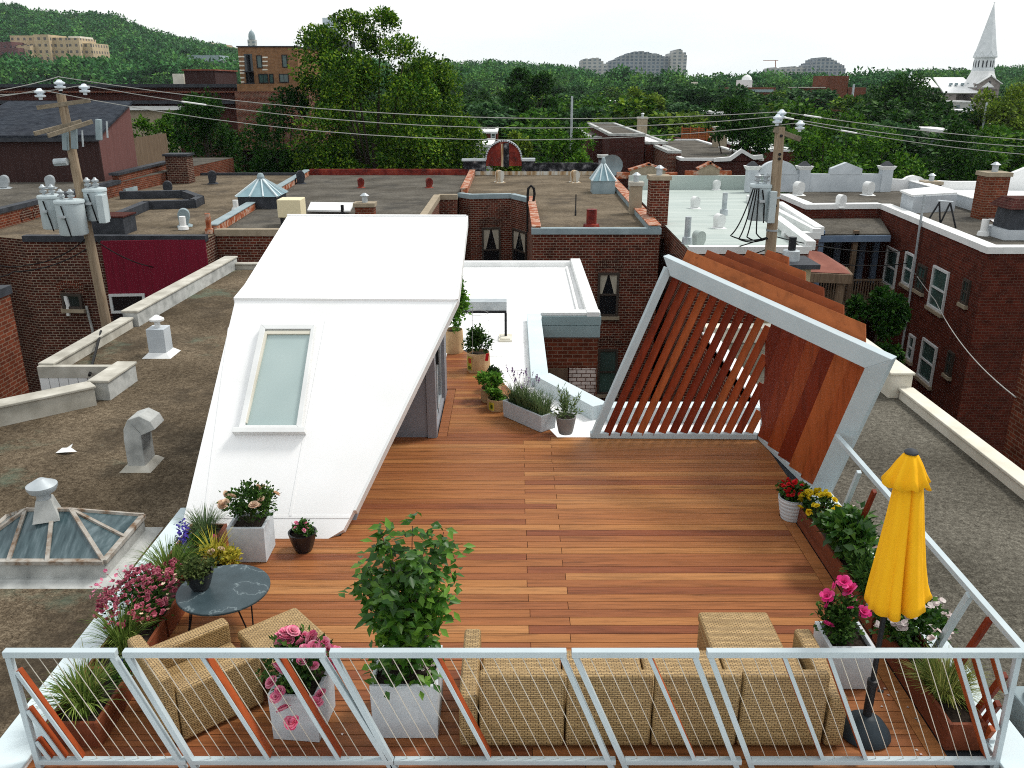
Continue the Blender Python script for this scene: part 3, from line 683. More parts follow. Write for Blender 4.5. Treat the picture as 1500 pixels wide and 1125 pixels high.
for i, (z, r) in enumerate(zip(zz, rr)):
    f = i / 4
    for k_ in range(n):
        a = 2 * PI * k_ / n; q = r * (1 + f * .17 * math.cos(8 * a + .5 * math.sin(2 * a)))
        vs.append((px + q * math.cos(a), py + q * math.sin(a) * .95, z + f * .022 * math.cos(8 * a + 1)))
for i in range(4):
    for k_ in range(n): fs.append((i * n + k_, (i + 1) * n + k_, (i + 1) * n + (k_ + 1) % n, i * n + (k_ + 1) % n))
vl = MB().add(vs, fs).build('valance', M['yellow'], um, smooth=True); md = vl.modifiers.new('cloth', 'SOLIDIFY'); md.thickness = .005
MB().lathe([(.05, 0), (.052, .012), (.04, .025), (.018, .035), (0, .037)], (px, py, 2.635), 20).build('finial', M['darkcap'], um, smooth=True)
# ================================================================ plants on the terrace
def join_tris(parts):
    vs = []; fs = []; b = 0
    for v, f in parts:
        vs.append(v); fs.append(f + b); b += len(v)
    return np.concatenate(vs), np.concatenate(fs)
def foliage(par, c, rad, n, L, W, mat, up=.35, out=.8, hollow=.35, droop=0, name='foliage', clump=0):
    """leaf cloud filling an ellipsoid; clump > 0 gathers the leaves in that many tufts"""
    c = np.array(c); rad = np.array(rad); n = int(n * 1.75); L = L * 1.12; W = W * 1.15
    if clump:
        cc = rand_dirs(clump, .2) * (hollow + (1 - hollow) * RNG.random((clump, 1)) ** .6) * .85
        idx = RNG.integers(0, clump, n); q = cc[idx] + RNG.normal(size=(n, 3)) * .17
    else:
        q = rand_dirs(n, .2) * (hollow + (1 - hollow) * RNG.random((n, 1)) ** .5)
    pos = c + q * rad
    d = unit(q * out + RNG.normal(size=(n, 3)) * .55 + np.array([0, 0, up - droop]))
    nr = unit(RNG.normal(size=(n, 3)) * .45 + np.array([0, 0, 1.0]))
    v, f = leaf_arrays(pos, d, nr, L * RNG.uniform(.6, 1.25, n), W * RNG.uniform(.7, 1.2, n))
    return tri_object(name, v, f, M[mat], par)
def blades(par, c, n, L, spread, w, mat, rbase=.05, curl=1.0, name='foliage', stretch=(1, 1)):
    """arching grass blades, four segments each"""
    c = np.array(c); seg = 4; n = int(n * 1.25); w = w * 1.15; ang = RNG.uniform(0, 2 * PI, n); rb = rbase * np.sqrt(RNG.random(n)); ll = L * RNG.uniform(.55, 1.1, n); sp = spread * RNG.uniform(.2, 1.1, n)
    o = np.stack([np.cos(ang) * stretch[0], np.sin(ang) * stretch[1], np.zeros(n)], 1); sd = np.stack([-np.sin(ang), np.cos(ang), np.zeros(n)], 1)
    vs = np.empty((n, (seg + 1) * 2, 3))
    for i in range(seg + 1):
        t = i / seg
        p = c + o * rb[:, None] + o * (sp * t ** 1.6)[:, None] + np.array([0, 0, 1]) * (ll * (t - curl * .45 * t ** 2.6 * (sp / max(spread, 1e-6))))[:, None]
        ww = w * (1 - t) ** .7 * .5 + .0006
        vs[:, i * 2] = p + sd * ww; vs[:, i * 2 + 1] = p - sd * ww
    base = (np.arange(n) * (seg + 1) * 2)[:, None]; fl = []
    for i in range(seg): k = i * 2; fl += [[k, k + 1, k + 3], [k, k + 3, k + 2]]
    f = (base[:, :, None] + np.array(fl)[None]).reshape(-1, 3)
    return tri_object(name, vs.reshape(-1, 3), f, M[mat], par)
def bloom(pts, r, rings=((5, .15, 1.0), (5, .6, .85), (4, 1.1, .6)), w=1.0, up=.6):
    """petals around every point of pts"""
    out = []
    for p in pts:
        rr = r * random.uniform(.75, 1.2); ax = rand_dirs(1, up * 3)[0]
        t = np.cross(ax, [.3, .9, .2]); t /= np.linalg.norm(t); b = np.cross(ax, t)
        for (k, el, s) in rings:
            a = np.arange(k) * 2 * PI / k + random.random() * 6; 
            d = (np.cos(a)[:, None] * t + np.sin(a)[:, None] * b) * math.cos(el) + ax * math.sin(el)
            nrm = ax - d * math.sin(el) + RNG.normal(size=(k, 3)) * .08
            out.append(petal_arrays(np.repeat(np.array(p)[None], k, 0), d, nrm, rr * s, rr * s * w, .22))
    return join_tris(out)
def blossoms(par, pts, r, mat, name='blossoms', **k):
    v, f = bloom(pts, r, **k); return tri_object(name, v, f, M[mat], par)
def shell_pts(c, rad, n, up=.5, mn=.85):
    q = rand_dirs(n, up); q[:, 2] = np.abs(q[:, 2]) * .9 + .1 * q[:, 2]
    return np.array(c) + q * RNG.uniform(mn, 1.1, (n, 1)) * np.array(rad)
def stems(par, c, tops, r=.006, mat='stem', name='stems'):
    b = MB()
    for t in tops:
        t = Vector(t); c0 = Vector(c) + Vector((random.uniform(-.04, .04), random.uniform(-.04, .04), 0)); m = c0.lerp(t, .5) + Vector((random.uniform(-.03, .03), random.uniform(-.03, .03), .03))
        b.tube([c0, m, t], r, 5, r * .5)
    return b.build(name, M[mat], par)
def cube_planter(par, x0, y0, x1, y1, h, rz=0, t=.035):
    cx, cy = (x0 + x1) / 2, (y0 + y1) / 2; a, b_ = (x1 - x0) / 2, (y1 - y0) / 2
    cs, sn = math.cos(rz), math.sin(rz); tr = lambda x, y: (cx + x * cs - y * sn, cy + x * sn + y * cs)
    o = MB(); k = .96
    ring = [[tr(sx * a * f, sy * b_ * f) for sx, sy in ((-1, -1), (1, -1), (1, 1), (-1, 1))] for f in (k, 1)]
    ti = [tr(sx * (a - t), sy * (b_ - t)) for sx, sy in ((-1, -1), (1, -1), (1, 1), (-1, 1))]
    vs = [(p[0], p[1], .004) for p in ring[0]] + [(p[0], p[1], h) for p in ring[1]] + [(p[0], p[1], h) for p in ti] + [(p[0], p[1], h - .09) for p in ti]
    fs = [(3, 2, 1, 0)]
    for i in range(4):
        j = (i + 1) % 4; fs += [(i, j, 4 + j, 4 + i), (4 + i, 4 + j, 8 + j, 8 + i), (8 + i, 8 + j, 12 + j, 12 + i)]
    fs.append((12, 13, 14, 15)); o.add(vs, fs)
    o.build('planter_box', M['planterwhite'], par, bevel=.006)
    MB().prism([tr(sx * (a - t - .004), sy * (b_ - t - .004)) for sx, sy in ((-1, -1), (1, -1), (1, 1), (-1, 1))], h - .085, h - .05).build('soil', M['soil'], par)
def round_pot(par, c, r0, r1, h, mat, n=32, rib=0, name='pot'):
    fn = (lambda r, z, a: r) if not rib else (lambda r, z, a: r * (1 + .02 * math.sin(z / h * rib * 2 * PI)))
    k = 18 if rib else 6
    pr = [(0, 0), (r0 * .95, 0)] + [(r0 + (r1 - r0) * (i / k) ** .8, .01 + (h - .01) * i / k) for i in range(k + 1)] + [(r1 - .02, h), (r1 - .03, h - .07), (0, h - .07)]
    MB().lathe(pr, c, n, fn).build(name, M[mat], par, smooth=not rib)
    MB().lathe([(r1 - .034, h - .066), (r1 - .034, h - .045), (0, h - .04)], c, 20).build('soil', M['soil'], par)
def rosebush(par, c, rad, nl, mat, nb, br, lm='lf_rose', L=.05, **k):
    foliage(par, c, rad, nl, L, L * .62, lm, clump=26, hollow=.2)
    pts = shell_pts(c, rad, nb); blossoms(par, pts, br, mat, **k)
    stems(par, (c[0], c[1], c[2] - rad[2]), shell_pts(c, np.array(rad) * .8, 9), .006)
ROSE = ((6, .05, 1.0), (6, .45, .9), (5, .85, .75), (4, 1.25, .55))
# white cube, blush roses by the stair house
t = thing('rose_planter', 'white cube planter of blush roses against the white stair house', 'planter', (-3.08, 8.93, 0))
cube_planter(t, -3.29, 8.72, -2.86, 9.14, .46); rosebush(t, (-3.05, 8.92, .66), (.34, .28, .22), 750, 'pt_pale', 15, .058, w=1.2, rings=ROSE)
t = thing('bowl_planter', 'small black bowl of pink flowers standing beside the blush rose cube', 'planter', (-2.5, 9.02, 0))
round_pot(t, (-2.5, 9.02, 0), .10, .17, .25, 'blackpot'); foliage(t, (-2.5, 9.02, .27), (.14, .14, .09), 320, .04, .028, 'lf_shrub', clump=14); blossoms(t, shell_pts((-2.5, 9.02, .27), (.13, .13, .09), 7), .03, 'pt_pink')
# the leafy shrub in the big white cube
t = thing('shrub_planter', 'tall leafy green shrub in a large white cube planter', 'planter', (-.91, 6.16, 0))
cube_planter(t, -1.19, 5.87, -.62, 6.43, .55)
b = MB(); tips = []; L0 = []; 
for i in range(16):
    a = i * 2.4 + random.uniform(-.5, .5); rr = .39 * math.sqrt((i + .5) / 16) * random.uniform(.8, 1.2); top = Vector((-.9 + rr * math.cos(a) * 1.12 + .03, 6.14 + rr * math.sin(a) * .8, 1.98 - rr * random.uniform(.1, 1.9) - random.uniform(0, .2)))
    base = Vector((-.9 + random.uniform(-.07, .07), 6.14 + random.uniform(-.07, .07), .47)); mid = base.lerp(top, .5) + Vector((0, 0, .1))
    b.tube([base, mid, top], .009, 5, .003); tips.append((base, mid, top))
b.build('stems', M['bark'], t)
pos = []; dr = []
for (p0, p1, p2) in tips:
    for s in range(16):
        f = .26 + .74 * s / 15; q = (p0 * (1 - f) ** 2 + p1 * 2 * f * (1 - f) + p2 * f * f)
        tw = Vector(rand_dirs(1, .3)[0]) * random.uniform(.03, .20) * (1.2 - f * .5); qq = q + tw
        for k in range(8):
            pos.append(qq + Vector(RNG.normal(size=3) * .042)); d = Vector((*RNG.normal(size=2), random.uniform(-.9, .25))); dr.append(d)
for k in range(170):
    q = Vector((-.9, 6.1, .62)) + Vector((random.uniform(-.3, .28), random.uniform(-.3, .2), random.uniform(-.1, .22))); pos.append(q); dr.append(Vector((*RNG.normal(size=2), random.uniform(-.6, .3))))
pos = np.array([tuple(p) for p in pos]); dr = np.array([tuple(p) for p in dr]); n = len(pos)
v, f = leaf_arrays(pos, dr, unit(RNG.normal(size=(n, 3)) * .35 + np.array([0, -.25, 1])), RNG.uniform(.075, .13, n), RNG.uniform(.045, .07, n), .2); tri_object('foliage', v, f, M['lf_shrub2'], t)
blossoms(t, [(-.70 + random.uniform(-.1, .08), 5.98 + random.uniform(-.06, .1), .60 + random.uniform(0, .12)) for _ in range(22)], .014, 'pt_white')
# pink roses in front
t = thing('rose_planter', 'white cube planter of full pink roses beside the wicker armchair', 'planter', (-1.80, 6.08, 0))
cube_planter(t, -2.02, 5.84, -1.60, 6.32, .47, R(-6)); rosebush(t, (-1.80, 6.06, .62), (.30, .30, .26), 900, 'pt_pink', 30, .058, w=1.2, rings=ROSE)
pts = [G(u, v_, z) for (u, v_, z) in ((398, 1000, .62), (410, 1012, .60), (404, 1022, .56), (416, 1040, .42), (424, 1060, .34), (432, 1058, .36), (462, 1030, .48), (470, 1018, .50), (458, 1040, .46), (352 + 90, 962, .7))]
pts = [Vector((max(-2.12, min(-1.5, p.x)), p.y, p.z)) for p in pts]; blossoms(t, [tuple(p) for p in pts], .062, 'pt_pink', w=1.2, rings=ROSE)
# pink roses right
t = thing('rose_planter', 'white cube planter of hot pink roses beside the yellow parasol', 'planter', (3.09, 6.72, 0))
cube_planter(t, 2.88, 6.50, 3.30, 6.92, .46); rosebush(t, (3.06, 6.74, .60), (.24, .22, .20), 620, 'pt_hot', 5, .05, w=.8)
hp = [(2.98, 6.80, .92), (3.05, 6.80, .96), (2.90, 6.76, .84), (3.08, 6.82, .86), (3.12, 6.78, .88), (3.22, 6.68, .72), (2.88, 6.62, .62)]
blossoms(t, hp, .075, 'pt_hot', w=.85); stems(t, (3.06, 6.74, .42), hp, .005)
# ribbed white pot of red geraniums
t = thing('flower_pot', 'white ribbed pot of red geraniums at the foot of the pergola', 'flower pot', (3.60, 9.82, 0))
round_pot(t, (3.60, 9.82, 0), .13, .19, .31, 'planterwhite', rib=6); foliage(t, (3.60, 9.82, .37), (.19, .18, .12), 420, .05, .042, 'lf_shrub', clump=16); blossoms(t, shell_pts((3.58, 9.80, .40), (.19, .18, .13), 34), .034, 'pt_red')
# trough of lavender
t = thing('trough_planter', 'long white trough planter of lavender set at an angle', 'planter', (.28, 13.14, 0))
cube_planter(t, .28 - .49, 13.14 - .165, .28 + .49, 13.14 + .165, .29, R(-50)); ax = Vector((math.cos(R(-50)), math.sin(R(-50)), 0))
for k in range(5): blades(t, tuple(Vector((.28, 13.14, .22)) + ax * (-.36 + .18 * k)), 150, .40, .20, .012, 'lf_lav', .10, .3)
pts = []
for k in range(30):
    q = Vector((.28, 13.14, 0)) + ax * random.uniform(-.45, .2) + Vector((random.uniform(-.16, .1), random.uniform(-.1, .22), random.uniform(.62, .80)))
    for s in range(4): pts.append((q.x, q.y, q.z + s * .018))
blossoms(t, pts, .017, 'pt_lav', rings=((4, .3, 1),)); stems(t, (.2, 13.2, .3), pts[::4], .003)
t = thing('flower_pot', 'grey clay pot with a narrow leaved bush beside the trough', 'flower pot', (.86, 12.68, 0))
round_pot(t, (.86, 12.68, 0), .11, .165, .29, 'greypot'); pp = []; dd_ = []
for i in range(22):
    a = random.uniform(0, 6.28); r0 = random.uniform(.03, .26); z1 = random.uniform(.45, .86) - r0 * .5; tp = Vector((.86 + r0 * math.cos(a), 12.68 + r0 * math.sin(a), z1)); bs = Vector((.86, 12.68, .24))
    for s in range(26):
        f = .25 + .75 * random.random(); pp.append(tuple(bs.lerp(tp, f))); d = (tp - bs).normalized() + Vector(RNG.normal(size=3) * .6); dd_.append(tuple(d))
pp = np.array(pp); dd_ = np.array(dd_); v, f = leaf_arrays(pp, dd_, rand_dirs(len(pp), 1), RNG.uniform(.06, .11, len(pp)), .016); tri_object('foliage', v, f, M['lf_olive'], t)
# grow bags along the walkway
def grow_bag(label, x, y, r, h):
    t = thing('grow_bag', label, 'grow bag', (x, y, 0), group='grow bags along the walkway')
    fn = lambda r_, z, a: r_ * (1 + .025 * math.sin(5 * a + z * 9) + .015 * math.sin(11 * a))
    MB().lathe([(0, 0), (r * .97, 0), (r * 1.03, h * .3), (r, h * .75), (r * .98, h), (r * .93, h + .004), (r * .92, h - .06), (0, h - .06)], (x, y, 0), 36, fn).build('bag', M['bag'], t, smooth=True)
    MB().lathe([(r * .9, h - .058), (0, h - .04)], (x, y, 0), 20).build('soil', M['soil'], t); return t
def badge(t, x, y, r, h, cols, a0):      # printed emblem on the bag, wrapped on its side
    for (c, da, z0, z1, wd) in cols:
        pts = []
        for i in range(5):
            a = a0 + da + (i / 4 - .5) * wd; pts.append((x + (r * 1.03 + .006) * math.cos(a), y + (r * 1.03 + .006) * math.sin(a)))
        b = MB()
        for i in range(4): b.add([(pts[i][0], pts[i][1], z0), (pts[i + 1][0], pts[i + 1][1], z0), (pts[i + 1][0], pts[i + 1][1], z1), (pts[i][0], pts[i][1], z1)], [(0, 1, 2, 3)])
        b.build('printed_badge', M[c], t)
t = grow_bag('wide tan grow bag with a tomato plant and red tag', -.66, 15.88, .225, .38)
badge(t, -.66, 15.88, .225, .38, [('lf_yellow', 0, .06, .33, .5), ('pt_red', .05, .20, .30, .3), ('lf_dark', 0.02, .07, .14, .4)], R(-135))
foliage(t, (-.64, 15.88, .62), (.26, .24, .30), 480, .07, .045, 'lf_rose', clump=22, hollow=.1); MB().slab([(-.52, 15.63, .27), (-.46, 15.64, .27), (-.44, 15.64, .42), (-.50, 15.63, .42)], (0, -.01, 0)).build('tag', M['pt_red'], t)
b = MB()
for k in range(3):
    a = k * 2.1; b.tube([(-.66 + .2 * math.cos(a), 15.9 + .2 * math.sin(a), .3), (-.66 + .2 * math.cos(a), 15.9 + .2 * math.sin(a), 1.25)], .004, 5)
b.tube([(-.66 + .2 * math.cos(a), 15.9 + .2 * math.sin(a), 1.15) for a in np.linspace(0, 2 * PI, 21)], .004, 5); b.build('wire_cage', M['wire'], t)
t = grow_bag('tan grow bag with a tall plant beside the glass door wall', -1.22, 17.12, .2, .48); foliage(t, (-1.17, 17.1, 1.05), (.26, .26, .62), 700, .09, .062, 'lf_herb', clump=26, hollow=.1)
t = grow_bag('small tan grow bag with looped handles and dark herbs', -.36, 14.72, .16, .30); foliage(t, (-.36, 14.72, .34), (.14, .14, .10), 240, .05, .03, 'lf_rose', clump=10)
MB().tube([(-.36 + .12 * math.cos(a), 14.6, .28 + .2 * math.sin(a)) for a in np.linspace(0, PI, 9)], .009, 6).build('handle', M['black'], t)
t = grow_bag('small tan grow bag of bright green basil', -.40, 14.18, .15, .24); foliage(t, (-.40, 14.18, .36), (.21, .2, .16), 420, .07, .052, 'lf_herb', clump=16)
t = grow_bag('low tan grow bag with round leaved greens next to the trough', -.24, 13.78, .19, .2); foliage(t, (-.24, 13.78, .25), (.2, .19, .09), 330, .05, .04, 'lf_herb', clump=14); badge(t, -.24, 13.78, .19, .2, [('lf_yellow', 0, .03, .17, .55), ('lf_dark', .05, .06, .13, .25)], R(-125))
# black bowl on the table
t = thing('bowl_planter', 'black bowl of green sedum standing on the slate table', 'planter', (-3.13, 7.42, .50))
round_pot(t, (-3.13, 7.42, .50), .085, .145, .19, 'blackpot'); foliage(t, (-3.13, 7.42, .72), (.17, .17, .085), 700, .03, .024, 'lf_sedum', clump=30, hollow=.5)
# planter boxes along the two parapets
def wooden_box(label, x0, y0, x1, y1, h, divs=()):
    t = thing('planter_box', label, 'planter', ((x0 + x1) / 2, (y0 + y1) / 2, 0), group='wooden planter boxes along the parapets'); th_ = .03
    for a in ((x0, y0, x0 + th_, y1), (x1 - th_, y0, x1, y1), (x0 + th_, y0, x1 - th_, y0 + th_), (x0 + th_, y1 - th_, x1 - th_, y1)): MB().box(a[0], a[1], .004, a[2], a[3], h).build('side_board', M['box_wood'], t, bevel=.003)
    for d in divs: MB().box(x0 + th_, d, .02, x1 - th_, d + th_, h - .01).build('divider', M['box_wood'], t)
    MB().box(x0 + th_ + .002, y0 + th_ + .002, .02, x1 - th_ - .002, y1 - th_ - .002, h - .06).build('soil', M['soil'], t)
wooden_box('red brown planter box holding grasses in the front left corner', -3.90, 5.78, -3.46, 7.25, .25, (6.5,))
wooden_box('red brown planter box holding crimson and blue flowers behind the table', -3.90, 7.30, -3.46, 9.22, .25, (8.05, 8.6))
wooden_box('red brown planter box with feather grass in the front right corner', 3.63, 5.74, 3.95, 7.28, .27, (6.42,))
wooden_box('red brown planter box with yellow flowers running up to the pergola', 3.63, 7.33, 3.95, 9.68, .27, (8.1,))
def plant(name, label, cat, loc): return thing(name, label, cat, loc)
t = plant('grass_plant', 'long bladed green grass in the front left planter corner', 'grass plant', (-3.68, 6.0, .19)); blades(t, (-3.68, 6.0, .19), 230, .50, .34, .013, 'lf_grass', .1, 1.2); blades(t, (-3.66, 6.12, .19), 60, .62, .28, .006, 'lf_fine', .08, .8, name='seed_stalks')
t = plant('grass_plant', 'upright spiky grass behind the leftmost railing panel', 'grass plant', (-3.70, 6.85, .19)); blades(t, (-3.70, 6.85, .19), 190, .52, .30, .010, 'lf_grass', .1, .8)
t = plant('flower_plant', 'small purple petunia beside the leftmost railing panel', 'flower', (-3.55, 6.45, .19)); foliage(t, (-3.55, 6.45, .25), (.12, .14, .07), 150, .05, .03, 'lf_shrub'); blossoms(t, [(-3.50, 6.38, .33), (-3.54, 6.5, .32)], .035, 'pt_blue')
t = plant('flower_bush', 'crimson and pink flowering bush spilling over the left parapet', 'flower bush', (-3.72, 7.36, .19)); foliage(t, (-3.72, 7.36, .36), (.30, .44, .22), 520, .055, .028, 'lf_rose', clump=22); blossoms(t, shell_pts((-3.74, 7.34, .40), (.34, .48, .25), 300), .029, 'pt_mauve', rings=((4, .3, 1), (3, .9, .7)))
blossoms(t, shell_pts((-3.70, 7.34, .40), (.34, .46, .25), 26), .02, 'pt_pale', name='pale_blossoms', rings=((4, .3, 1),)); wp = shell_pts((-3.95, 7.40, .45), (.25, .35, .25), 40); blossoms(t, wp, .02, 'pt_pink', name='outer_blossoms', rings=((4, .3, 1),)); stems(t, (-3.75, 7.4, .25), wp[::2], .003)
t = plant('grass_plant', 'arching grass with small red flowers behind the slate table', 'grass plant', (-3.72, 8.08, .19)); blades(t, (-3.72, 8.08, .19), 240, .50, .40, .009, 'lf_grass', .12, 1.0); blossoms(t, shell_pts((-3.62, 7.92, .34), (.16, .18, .14), 26), .026, 'pt_mauve')
t = plant('flower_plant', 'blue violet lobelia with upright flower spikes', 'flower', (-3.66, 8.62, .19)); foliage(t, (-3.62, 8.55, .30), (.20, .26, .13), 380, .045, .03, 'lf_shrub', clump=16)
pts = []
for k in range(7):
    q = (-3.72 + random.uniform(-.12, .16), 8.6 + random.uniform(-.15, .2))
    for s in range(14): pts.append((q[0] + random.uniform(-.025, .025), q[1] + random.uniform(-.025, .025), .32 + s * .018))
blossoms(t, pts, .02, 'pt_blue', rings=((4, .2, 1),))
t = plant('grass_plant', 'fine tufted fescue beside the foot of the stair house', 'grass plant', (-3.68, 9.06, .19)); blades(t, (-3.68, 9.06, .19), 260, .36, .26, .007, 'lf_lav', .12, .7)
t = plant('flower_plant', 'yellow variegated spiky plant in front of the blush rose cube', 'flower', (-3.28, 8.38, 0)); round_pot(t, (-3.28, 8.38, 0), .12, .17, .24, 'box_wood'); foliage(t, (-3.28, 8.36, .28), (.22, .2, .11), 420, .045, .032, 'lf_yellow', clump=18); blades(t, (-3.34, 8.40, .22), 46, .40, .26, .014, 'lf_yellow', .05, .4, name='spikes'); blossoms(t, shell_pts((-3.24, 8.3, .30), (.2, .18, .1), 5), .035, 'pt_pale')
blossoms(t, [(-3.40, 8.62, .40)], .05, 'pt_hot', name='pink_blossom')
t = plant('flower_bush', 'yellow calibrachoa at the pergola end of the right planter', 'flower bush', (3.80, 9.42, .2)); foliage(t, (3.79, 9.42, .34), (.22, .28, .17), 520, .04, .026, 'lf_rose', clump=20); blossoms(t, shell_pts((3.77, 9.40, .37), (.23, .30, .19), 55), .042, 'pt_yellow')
t = plant('flower_bush', 'broad leaved dahlia with few white blooms in right planter', 'flower bush', (3.82, 8.5, .2)); foliage(t, (3.86, 8.55, .46), (.32, .52, .28), 620, .12, .075, 'lf_shrub', clump=26, hollow=.2, droop=.3); foliage(t, (3.78, 7.85, .36), (.20, .40, .18), 520, .075, .03, 'lf_rose', clump=24, name='low_foliage'); blossoms(t, [(4.05, 8.35, .52), (4.0, 8.25, .45), (3.98, 8.9, .62), (3.92, 7.75, .4)], .055, 'pt_white')
t = plant('flower_bush', 'white and pink pelargonium bush beneath the yellow parasol', 'flower bush', (3.82, 6.95, .2)); foliage(t, (3.82, 6.95, .40), (.33, .36, .24), 900, .055, .045, 'lf_shrub', clump=28); hp = shell_pts((3.80, 6.93, .44), (.34, .37, .26), 34); q = np.repeat(hp, 5, 0) + RNG.normal(size=(170, 3)) * .022; blossoms(t, q, .030, 'pt_white', rings=((5, .2, 1),))
t = plant('grass_plant', 'soft golden green feather grass in the right corner planter', 'grass plant', (3.80, 6.18, .2)); blades(t, (3.80, 6.20, .2), 420, .44, .30, .005, 'lf_fine', .14, 1.0); blades(t, (3.8, 6.2, .2), 260, .36, .26, .006, 'lf_grass', .14, 1.0, name='inner_blades'); foliage(t, (3.76, 6.42, .27), (.13, .12, .06), 160, .035, .02, 'lf_herb', name='ground_leaves')
# fallen petals
pts = [(G(u, v_, .004)) for u, v_ in ((501, 1074), (1304, 1019), (1298, 1010), (1316, 1014), (1280, 1025), (1345, 1055), (1340, 1098), (1294, 1035), (1350, 1104), (1332, 1036), (1339, 1052))]
v, f = leaf_arrays(np.array([tuple(p) for p in pts]) + np.array([0, 0, .004]), rand_dirs(len(pts)) * np.array([1, 1, .05]), np.tile([0, 0, 1.0], (len(pts), 1)), .03, .024, .1)
o = tri_object('fallen_petals', v, f, M['pt_white']); tag(o, kind='stuff')
# ================================================================ neighbouring houses and roofs
ZG = -10.0
def xy(p): return (p[0], p[1])
def house(name, label, fp, zt, wall, roof, cap=None, edges=(), ch=.12, cw=.32, zb=ZG, cat='house', group=None, roofz=None, capname='coping'):
    cx = sum(p[0] for p in fp) / len(fp); cy = sum(p[1] for p in fp) / len(fp)
    h = thing(name, label, cat, (cx, cy, zb), group=group); fp = [xy(p) for p in fp]
    rz_ = zt if roofz is None else roofz
    MB().walls(fp, zb, zt).build('wall', M[wall], h); MB().prism(fp, rz_ - .02, rz_ + .002).build('roof', M[roof], h)
    if cap:
        ar = sum(fp[i][0] * fp[(i + 1) % len(fp)][1] - fp[(i + 1) % len(fp)][0] * fp[i][1] for i in range(len(fp))); s = 1 if ar > 0 else -1
        for i in edges:
            m_ = cap; c2 = ch
            if isinstance(i, tuple): i, m_, c2 = i
            a, b_ = Vector((*fp[i], 0)), Vector((*fp[(i + 1) % len(fp)], 0)); d = (b_ - a).normalized(); n = Vector((-d.y, d.x, 0)) * s
            a -= n * .05 + d * .04; b_ += -n * .05 + d * .04
            p = [a, b_, b_ + n * cw, a + n * cw]
            if s < 0: p = p[::-1]
            MB().hexa([(q.x, q.y, rz_ - .08) for q in p] + [(q.x, q.y, zt + c2 + .0013 * i) for q in p]).build(capname, M[m_], h)
    return h
def wall_hit(u, v, a, b):
    a = Vector((a[0], a[1], 0)); d = Vector((b[0] - a.x, b[1] - a.y, 0)).normalized(); n = Vector((d.y, -d.x, 0)); q = plane_hit(u, v, a, n); return q, (q - a).dot(d)
def win(par, a, b, u0, u1, v0, v1, frame='winframe_dark', pane='pane_dark', rail=True, sill=True, curtain=False, arch=None, mull=0, label=None):
    """window on the wall a-b measured from its outline in the picture"""
    a3 = Vector((a[0], a[1], 0)); d = Vector((b[0] - a[0], b[1] - a[1], 0)).normalized(); n = Vector((d.y, -d.x, 0))
    if n.dot(Vector((0, 0, 0)) - a3) < 0: n = -n
    um, vm = (u0 + u1) / 2, (v0 + v1) / 2
    s0 = wall_hit(u0, vm, a, b)[1]; s1 = wall_hit(u1, vm, a, b)[1]; zt = wall_hit(um, v0, a, b)[0].z; zb = wall_hit(um, v1, a, b)[0].z
    s0, s1 = min(s0, s1), max(s0, s1)
    def bx(mb, sa, sb, za, zb_, o0, o1):
        p = [a3 + d * sa + n * o0, a3 + d * sb + n * o0, a3 + d * sb + n * o1, a3 + d * sa + n * o1]
        if (p[1] - p[0]).cross(p[2] - p[1]).z < 0: p = p[::-1]
        mb.hexa([(q.x, q.y, za) for q in p] + [(q.x, q.y, zb_) for q in p]); return mb
    t = min(.09, (s1 - s0) * .16); mb = MB()
    bx(mb, s0, s0 + t, zb, zt, .003, .08); bx(mb, s1 - t, s1, zb, zt, .003, .08); bx(mb, s0 + t, s1 - t, zt - t, zt, .003, .08); bx(mb, s0 + t, s1 - t, zb, zb + t, .003, .08)
    zm = (zb + zt) / 2
    if rail: bx(mb, s0 + t, s1 - t, zm - .035, zm + .035, .003, .06)
    for k in range(mull):
        sm = s0 + (s1 - s0) * (k + 1) / (mull + 1); bx(mb, sm - .02, sm + .02, zb + t, zt - t, .003, .05)
    w_ = mb.build('window', M[frame], par)
    if label: w_['label'] = label
    bx(MB(), s0 + t * .9, s1 - t * .9, zb + t * .9, zt - t * .9, .004, .02).build('pane', M[pane], w_)
    if curtain:
        lo = (zm + .02) if rail else zb
        for sg in (0, 1):
            e = s0 + t if sg == 0 else s1 - t; w2 = (s1 - s0 - 2 * t); dirn = 1 if sg == 0 else -1
            p = [a3 + d * e + n * .024, a3 + d * (e + dirn * w2 * .46) + n * .024, a3 + d * (e + dirn * w2 * .14) + n * .024]
            MB().slab([(p[0].x, p[0].y, zt - t), (p[1].x, p[1].y, zt - t), (p[2].x, p[2].y, lo), (p[0].x, p[0].y, lo)], n * .008).build('curtain', M['curtain'], w_)
    if sill: bx(MB(), s0 - .06, s1 + .06, zb - .13, zb - .002, .003, .13).build('sill', M['stonecap'], w_)
    if arch:
        mb = MB(); k = 15; mid = (s0 + s1) / 2; hw = (s1 - s0) / 2 + .1; rise = .18
        for i in range(k):
            f0, f1 = -1 + 2 * i / k + .02, -1 + 2 * (i + 1) / k - .02
            for (fa, fb) in ((f0, f1),):
                sa, sb = mid + fa * hw, mid + fb * hw; za = zt + .02 + rise * (1 - fa * fa); zb2 = zt + .02 + rise * (1 - fb * fb)
                q = [a3 + d * sa + n * .003, a3 + d * sb + n * .003, a3 + d * (sb + (sb - mid) * .12) + n * .003, a3 + d * (sa + (sa - mid) * .12) + n * .003]
                zz = [za, zb2, zb2 + .32, za + .32]
                mb.slab([(q[j].x, q[j].y, zz[j]) for j in range(4)], n * .03)
        mb.build('brick_arch', M[arch], w_)
    return w_
